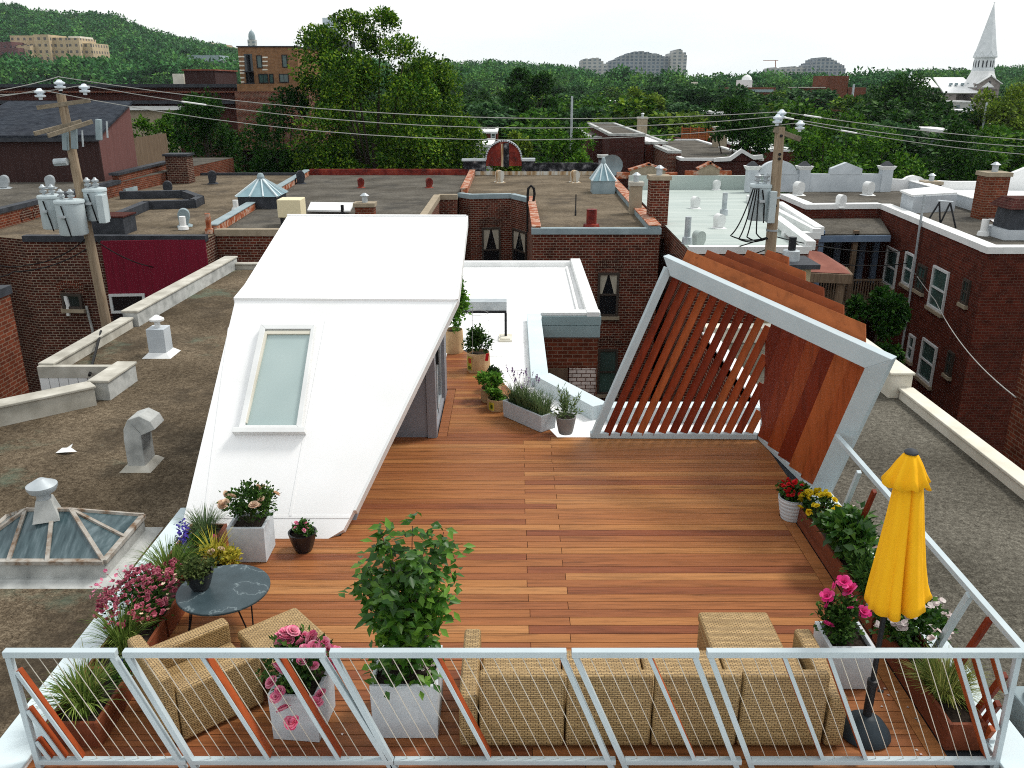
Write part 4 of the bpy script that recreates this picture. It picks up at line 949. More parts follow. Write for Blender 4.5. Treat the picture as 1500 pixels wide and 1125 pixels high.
# ---- left neighbour
n1, n2, n3, n4 = G(58, 530, 0), G(174, 538, 0), G(130, 566, 0), G(-90, 612, 0); far_ = G(325, 384, 0); mid_ = G(180, 462, 0)
fpL = [(-4.33, 3.6), (-4.33, 27.3), (far_.x, 27.2), (mid_.x, mid_.y), (n1.x, n1.y), (n2.x, n1.y - .1), (n2.x, n2.y), (n3.x, n3.y), (n4.x, n4.y), (n4.x, 3.6)]
LZ = -.28
hl = house('gravel_roof_house', 'row house with brown gravel roof left of the terrace', fpL, -.10, 'brick_lit', 'gravel_brown', roofz=LZ)
def parapet(par, a, b, w, z0, z1, capm, sidem, side=1, lip=.03):
    mb = MB(); strip(mb, a, b, w, z0, z1 - .05, side); mb.build('parapet', M[sidem], par)
    aa = Vector((a[0], a[1], 0)); bb = Vector((b[0], b[1], 0)); d = (bb - aa).normalized(); n = Vector((-d.y, d.x, 0)) * side
    mb = MB(); strip(mb, aa - n * lip - d * lip, bb - n * lip + d * lip, w + 2 * lip, z1 - .049, z1, side); mb.build('parapet_cap', M[capm], par, bevel=.012)
parapet(hl, (n4.x, n4.y), (n3.x, n3.y), .34, LZ, .10, 'oldcap', 'oldcap', -1); parapet(hl, (n3.x + .02, n3.y + .02), (n2.x, n2.y), .34, LZ, .12, 'oldcap', 'dullmetal', -1)
parapet(hl, (mid_.x, mid_.y), (far_.x, far_.y + .4), .36, LZ, .12, 'oldcap', 'dullmetal', -1); parapet(hl, (n1.x, n1.y), (mid_.x, mid_.y - .1), .26, LZ, -.02, 'oldcap', 'oldcap', -1)
parapet(hl, (far_.x, 27.1), (-4.6, 27.2), .22, LZ, -.08, 'oldcap', 'oldcap', -1)
MB().box(n1.x, n1.y - .13, -.30, n2.x, n1.y - .0, -.06).build('edge_flashing', M['oldcap'], hl); b = MB()
for k in range(9):
    xx = n1.x + (n2.x - n1.x) * k / 9; b.box(xx, n1.y - .12, -4, xx + (n2.x - n1.x) / 9 - .012, n1.y - .085, -.301)
b.build('white_siding', M['whitecap'], hl)
MB().tube([G(131, 550, -.2), G(148, 485, -.02)], .028, 6).build('edge_strap', M['cable'], hl)
# ---- right neighbour
fpR = [(4.33, 3.6), (7.42, 3.6), (7.42, 18.9), (4.33, 18.9)]
hr = house('gravel_roof_house', 'row house with grey gravel roof and cream parapet right of the terrace', fpR, -.08, 'brick_red', 'gravel_grey', roofz=-.24)
parapet(hr, (7.42, 3.6), (7.42, 14.9), .22, -.24, -.02, 'creamcap', 'creamcap', 1); parapet(hr, (7.42, 14.95), (7.42, 18.9), .40, -.24, .26, 'creamcap', 'creamcap', 1)
parapet(hr, (4.4, 18.9), (7.0, 18.9), .32, -.24, .12, 'creamcap', 'creamcap', -1); parapet(hr, (4.33, 13.9), (4.33, 18.6), .22, -.24, -.0, 'whitecap', 'whitecap', -1)
ch = thing('chimney', 'beige stucco chimney with dark slab cap behind the pergola', 'chimney', (6.37, 19.5, -.2))
MB().box(5.95, 19.1, -6, 6.78, 19.9, 1.36).build('stack', M['beige_stucco'], ch, bevel=.01); MB().box(5.80, 18.95, 1.36, 6.93, 20.05, 1.47).build('cap', M['darkcap'], ch, bevel=.01)
b = MB(); b.lathe([(.19, 0), (.19, .22), (.16, .23), (0, .23)], (6.42, 19.5, 1.47), 18); b.build('collar', M['galv'], ch, smooth=True); MB().tube([(6.42, 19.5, 1.6), (6.42, 19.5, 2.0)], .085, 12).build('flue', M['black'], ch, smooth=True)
vb = thing('vent_box', 'blue grey sheet metal vent box outside the right railing corner', 'vent', (4.75, 6.15, -.24))
MB().box(4.5, 5.98, -.24, 4.95, 6.42, .12).build('housing', M['bluecap'], vb, bevel=.02); MB().lathe([(.12, 0), (.17, .03), (.15, .10), (.05, .15), (0, .15)], (4.72, 6.2, .12), 16).build('hood', M['bluecap'], vb, smooth=True)
# ---- things on the left roof
sk_ = thing('roof_lantern', 'old rusty glass roof lantern with round vent on the brown gravel roof', 'skylight', (-5.55, 9.32, LZ))
X0, X1, Y0, Y1 = -6.55, -4.80, 8.78, 9.92; zb_, zr = -.02, .36
b = MB(); b.frustum(((X0 + X1) / 2, (Y0 + Y1) / 2, LZ), X1 - X0 + .34, Y1 - Y0 + .34, .05, X1 - X0 + .1, Y1 - Y0 + .1); b.build('flashing', M['dullmetal'], sk_)
MB().box(X0, Y0, LZ + .05, X1, Y1, zb_).build('curb', M['dullmetal'], sk_)
rl, rr_ = Vector((-5.95, 9.35, zr)), Vector((-5.40, 9.35, zr)); cs_ = [Vector((X0, Y0, zb_)), Vector((X1, Y0, zb_)), Vector((X1, Y1, zb_)), Vector((X0, Y1, zb_))]
b = MB(); b.add([cs_[0], cs_[1], rr_, rl], [(0, 1, 2, 3)]); b.add([cs_[1], cs_[2], rr_], [(0, 1, 2)]); b.add([cs_[2], cs_[3], rl, rr_], [(0, 1, 2, 3)]); b.add([cs_[3], cs_[0], rl], [(0, 1, 2)])
M['lanternglass'] = pmat('old_lantern_glass', [(.3, (.02, .042, .05)), (.5, (.055, .09, .10)), (.7, (.12, .165, .18))], 3, .2, stretch=(6, 1, 1), spec=.5, detail=8); b.build('glass', M['lanternglass'], sk_)
M['rustbar'] = pmat('rust_streaked_bars', [(.35, (.16, .10, .06)), (.5, (.33, .30, .26)), (.7, (.44, .43, .40))], 6, .8, detail=9)
bars = [(cs_[0], rl), (cs_[1], rr_), (cs_[2], rr_), (cs_[3], rl), (rl, rr_), (cs_[0].lerp(cs_[1], .36), rl), (cs_[0].lerp(cs_[1], .62), rr_.lerp(rl, .4)), (cs_[1].lerp(cs_[2], .5), rr_), (cs_[3].lerp(cs_[2], .5), rr_.lerp(rl, .5))]
for a_, b_ in bars: MB().beam(a_ + Vector((0, 0, .012)), b_ + Vector((0, 0, .012)), .045, .035).build('glazing_bar', M['rustbar'], sk_)
b = MB()
for i in range(4): b.beam(cs_[i], cs_[(i + 1) % 4], .07, .05)
b.build('base_frame', M['rustbar'], sk_)
vp = Vector((-5.68, 9.32, zr)); b = MB(); b.frustum((vp.x, vp.y, zr - .08), .30, .30, .26, .17, .17, R(20)); b.build('vent_base', M['dullmetal'], sk_)
MB().lathe([(.08, .17), (.08, .26), (.15, .28), (.175, .33), (.175, .36), (.04, .44), (0, .435)], (vp.x, vp.y, zr), 24).build('vent_cap', M['galv'], sk_, smooth=True)
gv = thing('gooseneck_vent', 'big white sheet metal gooseneck duct on the brown gravel roof', 'vent', (-5.62, 12.05, LZ)); c0 = Vector((-5.72, 12.05, 0))
prof = [(-.17, LZ + .07)]; 
path = [(0, LZ + .05), (0, .22), (.015, .36), (.06, .45), (.14, .48), (.21, .44), (.25, .35)]; ww = [.27, .27, .27, .27, .26, .25, .24]
vs = []; fs = []
for i, (dx, z) in enumerate(path):
    a_ = path[max(0, i - 1)]; b_ = path[min(len(path) - 1, i + 1)]; tn_ = Vector((b_[0] - a_[0], 0, b_[1] - a_[1])).normalized(); nn = Vector((-tn_.z, 0, tn_.x)); c_ = c0 + Vector((dx, 0, z)); c_.z = z
    for (sn, sy) in ((1, -1), (1, 1), (-1, 1), (-1, -1)): vs.append(c_ + nn * sn * ww[i] * .5 + Vector((0, sy * .19, 0)))
for i in range(len(path) - 1):
    for k_ in range(4): fs.append((i * 4 + k_, i * 4 + (k_ + 1) % 4, (i + 1) * 4 + (k_ + 1) % 4, (i + 1) * 4 + k_))
fs.append((3, 2, 1, 0)); gd = MB().add(vs, fs).build('duct', M['dullmetal'], gv, bevel=.012)
MB().frustum((c0.x, c0.y, LZ), .48, .56, .08, .33, .42).build('flashing', M['oldcap'], gv)
bv = thing('box_vent', 'square silver vent stack with mushroom cap on the brown gravel roof', 'vent', (-7.65, 17.8, LZ)); q = (-7.65, 17.8, LZ)
MB().frustum(q, .62, .62, .1, .4, .4).build('flashing', M['whitecap'], bv); MB().box(q[0] - .19, q[1] - .19, LZ + .1, q[0] + .19, q[1] + .19, LZ + .62).build('stack', M['silver'], bv, bevel=.01)
MB().lathe([(.06, 0), (.06, .14), (.15, .15), (.15, .19), (.03, .27), (0, .27)], (q[0], q[1], LZ + .62), 18).build('cap', M['whitecap'], bv, smooth=True)
q = G(99, 663, LZ); b = MB(); b.add([(q.x - .16, q.y - .06, LZ + .02), (q.x + .02, q.y - .10, LZ + .05), (q.x + .17, q.y - .03, LZ + .03), (q.x + .06, q.y + .02, LZ + .08), (q.x + .05, q.y + .11, LZ + .11), (q.x - .03, q.y + .06, LZ + .06), (q.x - .13, q.y + .10, LZ + .04)], [(0, 1, 3, 5), (1, 2, 3), (3, 4, 5), (0, 5, 6)])
o = b.build('paper_scrap', M['whitecap']); tag(o, 'crumpled white paper scrap lying on the brown gravel roof', 'paper')
# ---- opposite side of the alley
def P0(u, v, z=0): return G(u, v, z)
# far left: long side wall with dark coping, brown shed on it
h2 = house('brick_house', 'brick house at far left with dark coping and a brown shed on its roof', [(-20, 29), (-20, 44.5), (-19, 60), (-40, 60), (-40, 29)], .62, 'brick_lit', 'gravel_slate', 'darkcap', (0,), .10, .4)
for (u0, u1, v0, v1) in ((36, 48, 324, 350), (54, 65, 318, 343)): win(h2, (-20, 29), (-20, 44.5), u0, u1, v0, v1, 'winframe_dark', 'pane_dark', True, False, arch='brick_dark')
win(h2, (-20, 29), (-20, 44.5), -12, 9, 358, 396, 'winframe_white', 'pane_green')
sd = thing('roof_shed', 'dark brown sided rooftop shed with blue shingle roof', 'shed', (-25, 48, .62))
f0, f1, b1_ = G(153, 266, .62), G(-60, 268, .62), G(203, 252, .62); bk = Vector((f1.x, b1_.y, .62))
def up(p, z): return Vector((p.x, p.y, z))
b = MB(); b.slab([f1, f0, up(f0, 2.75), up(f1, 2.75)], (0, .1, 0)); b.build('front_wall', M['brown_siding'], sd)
b = MB(); b.slab([f0, b1_, up(b1_, 4.25), up(f0, 2.75)], (-.1, 0, 0)); b.build('side_wall', M['sun_side_siding'], sd)
b = MB(); b.slab([up(f1, 2.8) + Vector((0, -.3, 0)), up(f0, 2.8) + Vector((.2, -.3, 0)), up(b1_, 4.32) + Vector((.2, 0, 0)), up(bk, 4.32)], (0, 0, .12)); b.build('roof', M['shingle'], sd)
MB().slab([up(f1, 2.62) + Vector((0, -.32, 0)), up(f0, 2.62) + Vector((.2, -.32, 0)), up(f0, 2.80) + Vector((.2, -.32, 0)), up(f1, 2.80) + Vector((0, -.32, 0))], (0, .015, 0)).build('gutter', M['darkcap'], sd)
fe = thing('wooden_fence', 'weathered vertical board fence beside the brown rooftop shed', 'fence', (-20.5, 54, .62))
a_, b_ = V(203, 250, 52), V(249, 240, 57); k = 22
for i in range(k):
    p = a_.lerp(b_, i / k); q = a_.lerp(b_, (i + .86) / k); MB().slab([(p.x, p.y, .6), (q.x, q.y, .6), (q.x, q.y, 2.35 + .05 * random.random()), (p.x, p.y, 2.35 + .05 * random.random())], (0, .04, 0)).build('board', M['deadwood'], fe)
# brick party wall with chimney
pwl = thing('party_wall', 'low brick party wall with black coping and a chimney at its end', 'wall', (-18.5, 46, 0)); a_, b_ = P0(178, 284), P0(252, 262)
MB().slab([(a_.x, a_.y, 0), (b_.x, b_.y, 0), (b_.x, b_.y, .95), (a_.x, a_.y, .95)], (-.35, .0, 0)).build('wall', M['brick_lit'], pwl)
b = MB(); b.beam((a_.x - .17, a_.y - .2, 1.0), (b_.x - .17, b_.y, 1.0), .5, .12); b.build('coping', M['darkcap'], pwl); b = MB(); b.beam((a_.x + .12, a_.y, .12), (b_.x + .1, b_.y, .12), .25, .24); b.build('flashing', M['bluecap'], pwl)
c_ = P0(266, 268); MB().box(c_.x - .65, c_.y - .3, 0, c_.x + .55, c_.y + .7, 1.5).build('chimney', M['brick_dark'], pwl); MB().box(c_.x - .75, c_.y - .4, 1.5, c_.x + .65, c_.y + .8, 1.62).build('chimney_cap', M['darkcap'], pwl)
# house with arched window and magenta bay
g = lambda u, v: xy(P0(u, v))
F3a, F3b, F3c = g(35, 350), g(148, 352), g(300, 350)
h3 = house('brick_house', 'dark brick house with magenta siding bay and wide tan gravel roof', [F3a, F3c, (F3c[0] + .0, F3c[1] + .9), (-11.15, 32.8), (-12.6, 54.6), (-19.9, 54.6), (-19.9, 44.6), (-19.95, 32)], -.02, 'brick_dark', 'gravel_tan', 'darkcap', (0, 4), .14)
parapet(h3, (-11.15, 32.4), (-12.6, 54.6), .34, -.02, .32, 'bluecap', 'rust', 1)
b = MB(); b.slab([(F3b[0], F3b[1] - .06, -2.15), (F3c[0] - .9, F3c[1] - .06, -2.15), (F3c[0] - .9, F3c[1] - .06, -.02), (F3b[0], F3b[1] - .06, -.02)], (0, .05, 0)); b.build('magenta_siding', M['magenta'], h3)
MB().slab([(F3c[0] - 2.6, F3c[1] - .075, -2.15), (F3c[0] - 1.9, F3c[1] - .075, -2.15), (F3c[0] - 1.9, F3c[1] - .075, -.05), (F3c[0] - 2.6, F3c[1] - .075, -.05)], (0, .012, 0)).build('red_siding', M['redpanel'], h3)
MB().slab([(F3c[0] - .895, F3c[1] - .06, -2.15), (F3c[0] + .02, F3c[1] - .06, -2.15), (F3c[0] + .02, F3c[1] - .06, -.02), (F3c[0] - .895, F3c[1] - .06, -.02)], (0, .05, 0)).build('sun_side_siding', M['magenta'], h3)
MB().slab([(F3b[0], F3b[1] - .05, -6), (F3c[0], F3c[1] - .05, -6), (F3c[0], F3c[1] - .05, -2.16), (F3b[0], F3b[1] - .05, -2.16)], (0, .04, 0)).build('porch_shade_sheet', M['pane_dark'], h3)  # flat dark slab on the wall, painted shade of the porch
win(h3, F3a, F3b, 92, 121, 430, 452, 'winframe_dark', 'pane_dark', False, True, arch='brick_red')
win(h3, (F3b[0], F3b[1] - .06), (F3c[0], F3c[1] - .06), 162, 214, 430, 458, 'winframe_white', 'pane_dark', False, False)
b = MB(); q = V(97, 438, F3a[1] - .15); b.tube([q + Vector((0, 0, .12)), q, q + Vector((.03, 0, -.25)), q + Vector((-.02, 0, -.62))], .075, 8); b.build('exhaust_hose', M['whitecap'], h3, smooth=True)
MB().tube([V(126, 448, F3a[1] - .12), V(136, 485, F3a[1] - .12), V(135, 560, F3a[1] - .12)], .05, 8).build('drain_pipe', M['dullmetal'], h3)
# dark curb of the light well on that roof
cb = thing('roof_curb', 'dark metal clad curb around a light well on the tan gravel roof', 'curb', (-16.5, 38, 0))
pts = [P0(160, 330), P0(215, 306), P0(283, 304), P0(294, 298), P0(270, 289), P0(180, 291)]
for i in range(5):
    a_, b_ = pts[i], pts[i + 1]; MB().beam((a_.x, a_.y, .17), (b_.x, b_.y, .17), .34, .36, ext=.1).build('curb', M['darkcap'], cb)
bx_ = thing('roof_hatch', 'square dark hatch box at the roof edge behind the left pole', 'hatch', (-15.3, 32.6, 0)); q = V(158, 345, 32.2); MB().box(q.x - .62, q.y - .2, -.1, q.x + .75, q.y + .9, .62).build('hatch_box', M['darkcap'], bx_, bevel=.02); MB().box(q.x - .66, q.y - .24, .621, q.x + .79, q.y + .94, .68).build('lid', M['brick_maroon'], bx_, bevel=.01)
# house behind the stair house
h4 = house('brick_house', 'brick house behind the white stair house with stone coping', [(F3c[0] + .02, 32.2), (-3.6, 32.2), (-3.6, 43.0), (-2.75, 43.0), (-2.75, 54.6), (-12.55, 54.6), (-11.1, 32.9)], .0, 'brick_red', 'gravel_slate', 'stonecap', (0, 1, 2, (4, 'redmetal', .35)), .16)
# bay house
r1, r2, r3, r4, r5, r6, r7 = (-2.7, 43.9), g(689, 289), g(748, 288), g(773, 294), g(775, 340), g(967, 340), (6.0, 54.6)
r5 = (r4[0] + .02, r5[1])
h5 = house('bay_house', 'brown brick house with curved bay and broad tan gravel roof', [r1, r2, r3, r4, r5, r6, r7, (-2.7, 54.6)], .0, 'brick_red', 'gravel_tan', 'bluecap', (0, 1, 2, 4), .14)
parapet(h5, r4, (r5[0], r5[1] + .1), .3, -.02, .22, 'rust', 'rust', 1); parapet(h5, (r6[0], r6[1]), (r7[0], r7[1]), .42, -.02, .28, 'rust', 'bluecap', 1); parapet(h5, (-2.6, 44.2), (-2.6, 54.5), .3, -.02, .35, 'rust', 'rust', -1)
win(h5, r5, r6, 875, 906, 399, 463, curtain=True, arch='brick_dark'); win(h5, r5, r6, 875, 904, 511, 577, pane='pane_green', arch='brick_dark')
win(h5, r2, r3, 706, 733, 333, 398, curtain=True, arch='brick_dark'); win(h5, r3, r4, 752, 772, 337, 398, curtain=True)
# ornate false front at the street end of the bay house
ff = thing('false_front', 'weathered parapet front with a tall red arched panel on the gravel roof', 'parapet', (1.6, 54.4, 0)); YF = 54.4
def fx(u, v=240): return V(u, v, YF).x
def fz(v, u=750): return V(u, v, YF).z
a0, a1 = fx(712), fx(764); cx_ = (a0 + a1) / 2; rr_ = (a1 - a0) / 2; zt_ = fz(207); zs = zt_ - rr_
arc = [(cx_ + rr_ * math.cos(t), zs + rr_ * math.sin(t)) for t in np.linspace(0, PI, 25)]
MB().slab([(a1, YF, .55)] + [(x_, YF, z_) for x_, z_ in arc] + [(a0, YF, .55)], (0, .25, 0)).build('arched_panel', M['redmetal'], ff)
b = MB()
for i in range(24): b.beam((arc[i][0], YF + .1, arc[i][1] + .04), (arc[i + 1][0], YF + .1, arc[i + 1][1] + .04), .42, .09, (0, 0, 1) if abs(arc[i][0] - cx_) < rr_ * .9 else (1, 0, 0), .02)
b.build('arch_trim', M['silver'], ff)
MB().box(cx_ - .02, YF - .03, .5, cx_ + .32, YF - .001, zt_ - .1).build('black_stripe', M['grafitti'], ff); MB().box(cx_ - .17, YF - .03, .5, cx_ - .03, YF - .001, zt_ - .15).build('pale_stripe', M['rustywhite'], ff)
MB().box(a0 - 1.4, YF, .05, a0 - .005, YF + .3, fz(236)).build('left_pier', M['grafitti'], ff); MB().box(a0 - 1.5, YF - .1, fz(236), a0, YF + .4, fz(233)).build('coping', M['silver'], ff)
MB().box(a1 + .005, YF, .05, fx(783), YF + .3, fz(236)).build('right_pier', M['grafitti'], ff); MB().box(a1, YF - .1, fz(236), fx(784), YF + .4, fz(232)).build('coping', M['silver'], ff)
MB().box(fx(783), YF + .02, .05, fx(886), YF + .3, fz(239)).build('low_wall', M['grafitti'], ff); MB().box(a0 - 1.4, YF - .06, -.0, fx(886), YF - .005, .23).build('rusty_band', M['rustywhite'], ff)
MB().box(fx(877), YF - .1, .05, fx(889), YF + .35, fz(231)).build('end_pier', M['grafitti'], ff); MB().box(fx(875), YF - .2, fz(231), fx(891), YF + .45, fz(227)).build('coping', M['dullmetal'], ff)
# pale green roof house
s1, s2, s3, s4 = g(972, 366), g(1187, 366), g(1143, 332), g(1200, 345)
h6 = house('brick_house', 'red brick house with pale green membrane roof and roof vents', [(r6[0] + .42, s1[1]), (s2[0], s1[1]), (s2[0], s4[1]), (s4[0], s4[1]), (s4[0] + .2, 42), (14.6, 47.3), (6.4, 47.3)], -.05, 'brick_red', 'mint', 'whitecap', (0, 2, (3, 'whitecap', .3)), .16)
b = MB()
for (p, q, r_) in ((g(1187, 366), g(1136, 331), g(1136, 350)), (g(1200, 344), g(1140, 309), g(1140, 330))):
    b.beam((p[0], p[1], .14), (q[0], q[1], .26), .32, .3)
b.build('sloping_parapet', M['whitecap'], h6)
YF = 47.2; b = MB(); b.box(6.3, 47.0, -.05, fx(1120), 47.3, fz(257)); b.build('rear_parapet', M['mint'], h6)
def gable(u0, u1, uc, vt, vb, lab):
    t = thing('roof_pediment', lab, 'pediment', (fx(uc), 47.5, .5)); z0, z1, z2 = .5, fz(vb), fz(vt)
    MB().slab([(fx(u0), 47.35, z0), (fx(u1), 47.35, z0), (fx(u1), 47.35, z1), (fx(uc), 47.35, z2), (fx(u0), 47.35, z1)], (0, .3, 0)).build('panel', M['stonecap'], t)
    b = MB(); b.beam((fx(u0), 47.5, z1 + .04), (fx(uc), 47.5, z2 + .04), .5, .1, ext=.08); b.beam((fx(u1), 47.5, z1 + .04), (fx(uc), 47.5, z2 + .04), .5, .1, ext=.08); b.build('trim', M['rust'], t)
    for (p, q) in ((u0 - 19, u0), (u1, u1 + 18)): MB().box(fx(p), 47.35, .5, fx(q), 47.6, fz(vb + 3)).build('side_block', M['rust'], t)
gable(924, 976, 951, 242, 250, 'wide shallow brown gable pediment at the back of the pale green roof'); gable(1025, 1056, 1041, 240, 248, 'narrow brown gable pediment nearer the right utility pole')
# dark gravel roof with silver front and blue porch
t1, t2, t3, t4, t5 = g(1143, 288), g(1181, 304), g(1290, 303), g(1352, 330), g(1447, 368)
h7 = house('brick_house', 'deep red brick house with windowed side wall and silver parapets', [t1, t2, t3, t5, (t5[0] + 9, t5[1]), (t5[0] + 9, 46.0), (14.9, 46.0)], .0, 'brick_deep', 'gravel_slate', 'whitecap', (0, 1, 2, 3), .14, .5)
wl = [(1297, 1315, 362, 421), (1325, 1339, 369, 420), (1364, 1388, 391, 457), (1348, 1371, 498, 562), (1331, 1340, 489, 530)]
for k, (u0, u1, v0, v1) in enumerate(wl): win(h7, t3, t5, u0, u1, v0, v1, 'winframe_white', 'pane_green')
for (u0, u1, v0, v1) in ((1344, 1357, 387, 428), (1411, 1421, 408, 447), (1388, 1397, 513, 552)): win(h7, t3, t5, u0, u1, v0, v1, 'winframe_dark', 'pane_green', mull=1)
dp = [wall_hit(u, v, t3, t5)[0] + Vector((-.12, 0, 0)) for u, v in ((1353, 305), (1352, 330), (1345, 380), (1332, 470), (1322, 530))]; MB().tube([dp[1] + Vector((0, 0, 1.2))] + dp[1:], .05, 6).build('drain_pipe', M['galv'], h7)
pc = thing('blue_porch', 'recessed wooden back porch with blue posts and black lean-to roof', 'porch', (14.6, 38, -3))
pw = [V(1182, 320, 39.4), V(1290, 320, 39.4), V(1304, 342, 36.6), V(1200, 343, 36.6)]
MB().slab([tuple(p) for p in pw], (0, 0, -.12)).build('roof', M['gravel_slate'], pc); MB().beam(pw[3] + Vector((0, -.05, -.2)), pw[2] + Vector((0, -.05, -.2)), .12, .26).build('beam', M['bluewood'], pc)
MB().box(pw[3].x, 39.2, -5, pw[2].x, 39.35, -.7).build('interior_shade_panel', M['pane_dark'], pc)  # dark panel stands in for the shaded porch interior
for u in (1203, 1253): q = V(u, 350, 36.7); MB().box(q.x - .1, 36.6, -6, q.x + .1, 36.8, -.6).build('post', M['bluewood'] if u == 1203 else M['deadwood'], pc)
for (u0, u1) in ((1222, 1230), (1258, 1266), (1278, 1286)): q0, q1 = V(u0, 370, 39.1), V(u1, 370, 39.1); MB().box(q0.x, 39.0, -3.4, q1.x, 39.19, -.8).build('door_frame', M['bluewood'], pc)
zq = V(1240, 410, 36.7).z; MB().beam((pw[3].x, 36.7, zq), (pw[2].x, 36.7, zq), .08, .08).build('handrail', M['deadwood'], pc)
for i in range(26): x_ = pw[3].x + (pw[2].x - pw[3].x) * i / 26; MB().box(x_, 36.68, zq - 1.0, x_ + .05, 36.72, zq - .04).build('baluster', M['deadwood'], pc)
MB().box(pw[3].x, 36.6, zq - 1.2, pw[2].x, 39.2, zq - 1.02).build('floor', M['deadwood'], pc)
# rust red lean-to roof in the yard
lt = thing('rusty_lean_to', 'small rusty red hipped shed roof on a wooden post in the courtyard', 'shed', (9.6, 25, -10))
c_ = [V(1180, 398, 24), V(1246, 401, 24), V(1237, 390, 26.5), V(1176, 388, 26.5)]; ap = [V(1186, 367, 25.2), V(1203, 369, 25.6)]
b = MB(); b.add([c_[0], c_[1], c_[2], c_[3], ap[0], ap[1]], [(0, 1, 5, 4), (1, 2, 5), (2, 3, 4, 5), (3, 0, 4), (3, 2, 1, 0)]); b.build('roof', M['rustroof'], lt)
b = MB(); b.beam(c_[0] - Vector((0, 0, .15)), c_[1] - Vector((0, 0, .15)), .15, .26); b.beam(c_[1] - Vector((0, 0, .15)), c_[2] - Vector((0, 0, .15)), .15, .26); b.build('fascia', M['deadwood'], lt)
for u in (1185, 1233): q = V(u, 408, 24.1); MB().box(q.x - .09, 24.05, -10, q.x + .09, 24.23, q.z).build('post', M['deadwood'], lt)
# silver false front
sf = thing('false_front', 'silver painted parapet with round arch and gable on the dark gravel roof', 'parapet', (18, 45.7, 0)); YF2 = 45.6
f2 = lambda u: V(u, 250, YF2).x
z2_ = lambda v, u=1200: V(u, v, YF2).z
MB().box(f2(1122), YF2, -.02, f2(1300), YF2 + .3, z2_(255)).build('low_wall', M['silver'], sf)
ca, ra = f2(1140), f2(1168) - f2(1140); zs = z2_(255) - .02; arc = [(ca + ra * math.cos(t), zs + (z2_(235) - zs) * math.sin(t)) for t in np.linspace(0, PI, 25)]
MB().slab([(x_, YF2 - .02, z_) for x_, z_ in arc], (0, .34, 0)).build('arch', M['silver'], sf)
MB().slab([(f2(1217), YF2 - .02, zs), (f2(1263), YF2 - .02, zs), (f2(1263), YF2 - .02, z2_(247)), (f2(1239), YF2 - .02, z2_(238)), (f2(1217), YF2 - .02, z2_(247))], (0, .34, 0)).build('gable', M['silver'], sf)
for u in (1103, 1179, 1300):
    x_ = f2(u); MB().frustum((x_, YF2 + .15, -.02), .55, .5, z2_(249) + .02, .55, .5).build('pier', M['silver'], sf); MB().frustum((x_, YF2 + .15, z2_(249)), .6, .5, .2, .8, .7).build('pier_cap', M['whitecap'], sf); MB().frustum((x_, YF2 + .15, z2_(249) + .2), .6, .5, .22, .15, .15).build('finial', M['darkcap'], sf)
# white roof houses at right
h8 = house('white_roof_house', 'row house with white roof and white scalloped parapet at far right', [(t5[0] + 3.4, 34.5), (38, 34.5), (38, 46.3), (22.9, 46.3)], .05, 'brick_red', 'whiteroof', None)
YW = 45.9
pts = [V(u, v, YW) for u, v in ((1303, 262), (1325, 263), (1331, 259), (1340, 257), (1349, 259), (1356, 264), (1400, 266), (1455, 266), (1465, 261), (1500, 247), (1560, 222))]
MB().slab([(p.x, YW, p.z) for p in pts] + [(pts[-1].x, YW, .0), (pts[0].x, YW, .0)], (0, .3, 0)).build('scalloped_parapet', M['whiteroof'], h8)
parapet(h8, (20.9, 45.9), (t5[0] + 4.2, 34.6), .5, -.02, .55, 'whitecap', 'silver', 1)
sb = thing('silver_curb_box', 'silver sheet metal raised curb box on the dark gravel roof', 'curb', (18.9, 37.5, 0)); c_ = [P0(1318, 305), P0(1335, 313), P0(1398, 309), P0(1372, 298)]
b = MB(); b.prism([xy(p) for p in c_], 0, .72); b.build('curb', M['silver'], sb); b = MB(); b.prism([(p.x + (p.x - 18.9) * .05, p.y + (p.y - 37) * .05) for p in c_], .721, .80); b.build('lid', M['whitecap'], sb)
# left near brick house and right edge brick house
q = V(12, 418, 20.4); h1 = house('brick_house', 'orange brick house at the left picture edge beyond the light well', [(q.x, 12), (q.x, 20.4), (-18, 20.4), (-18, 12)], q.z - .12, 'brick_lit', 'gravel_brown', 'darkcap', (0, 1), .12)
q = V(1487, 575, 17.2); h9 = house('brick_house', 'red brown brick house at the right picture edge', [(q.x, 9), (20, 9), (20, 17.2), (q.x, 17.2)], 1.6, 'brick_lit', 'gravel_slate', 'whitecap', (0, 3), .1)
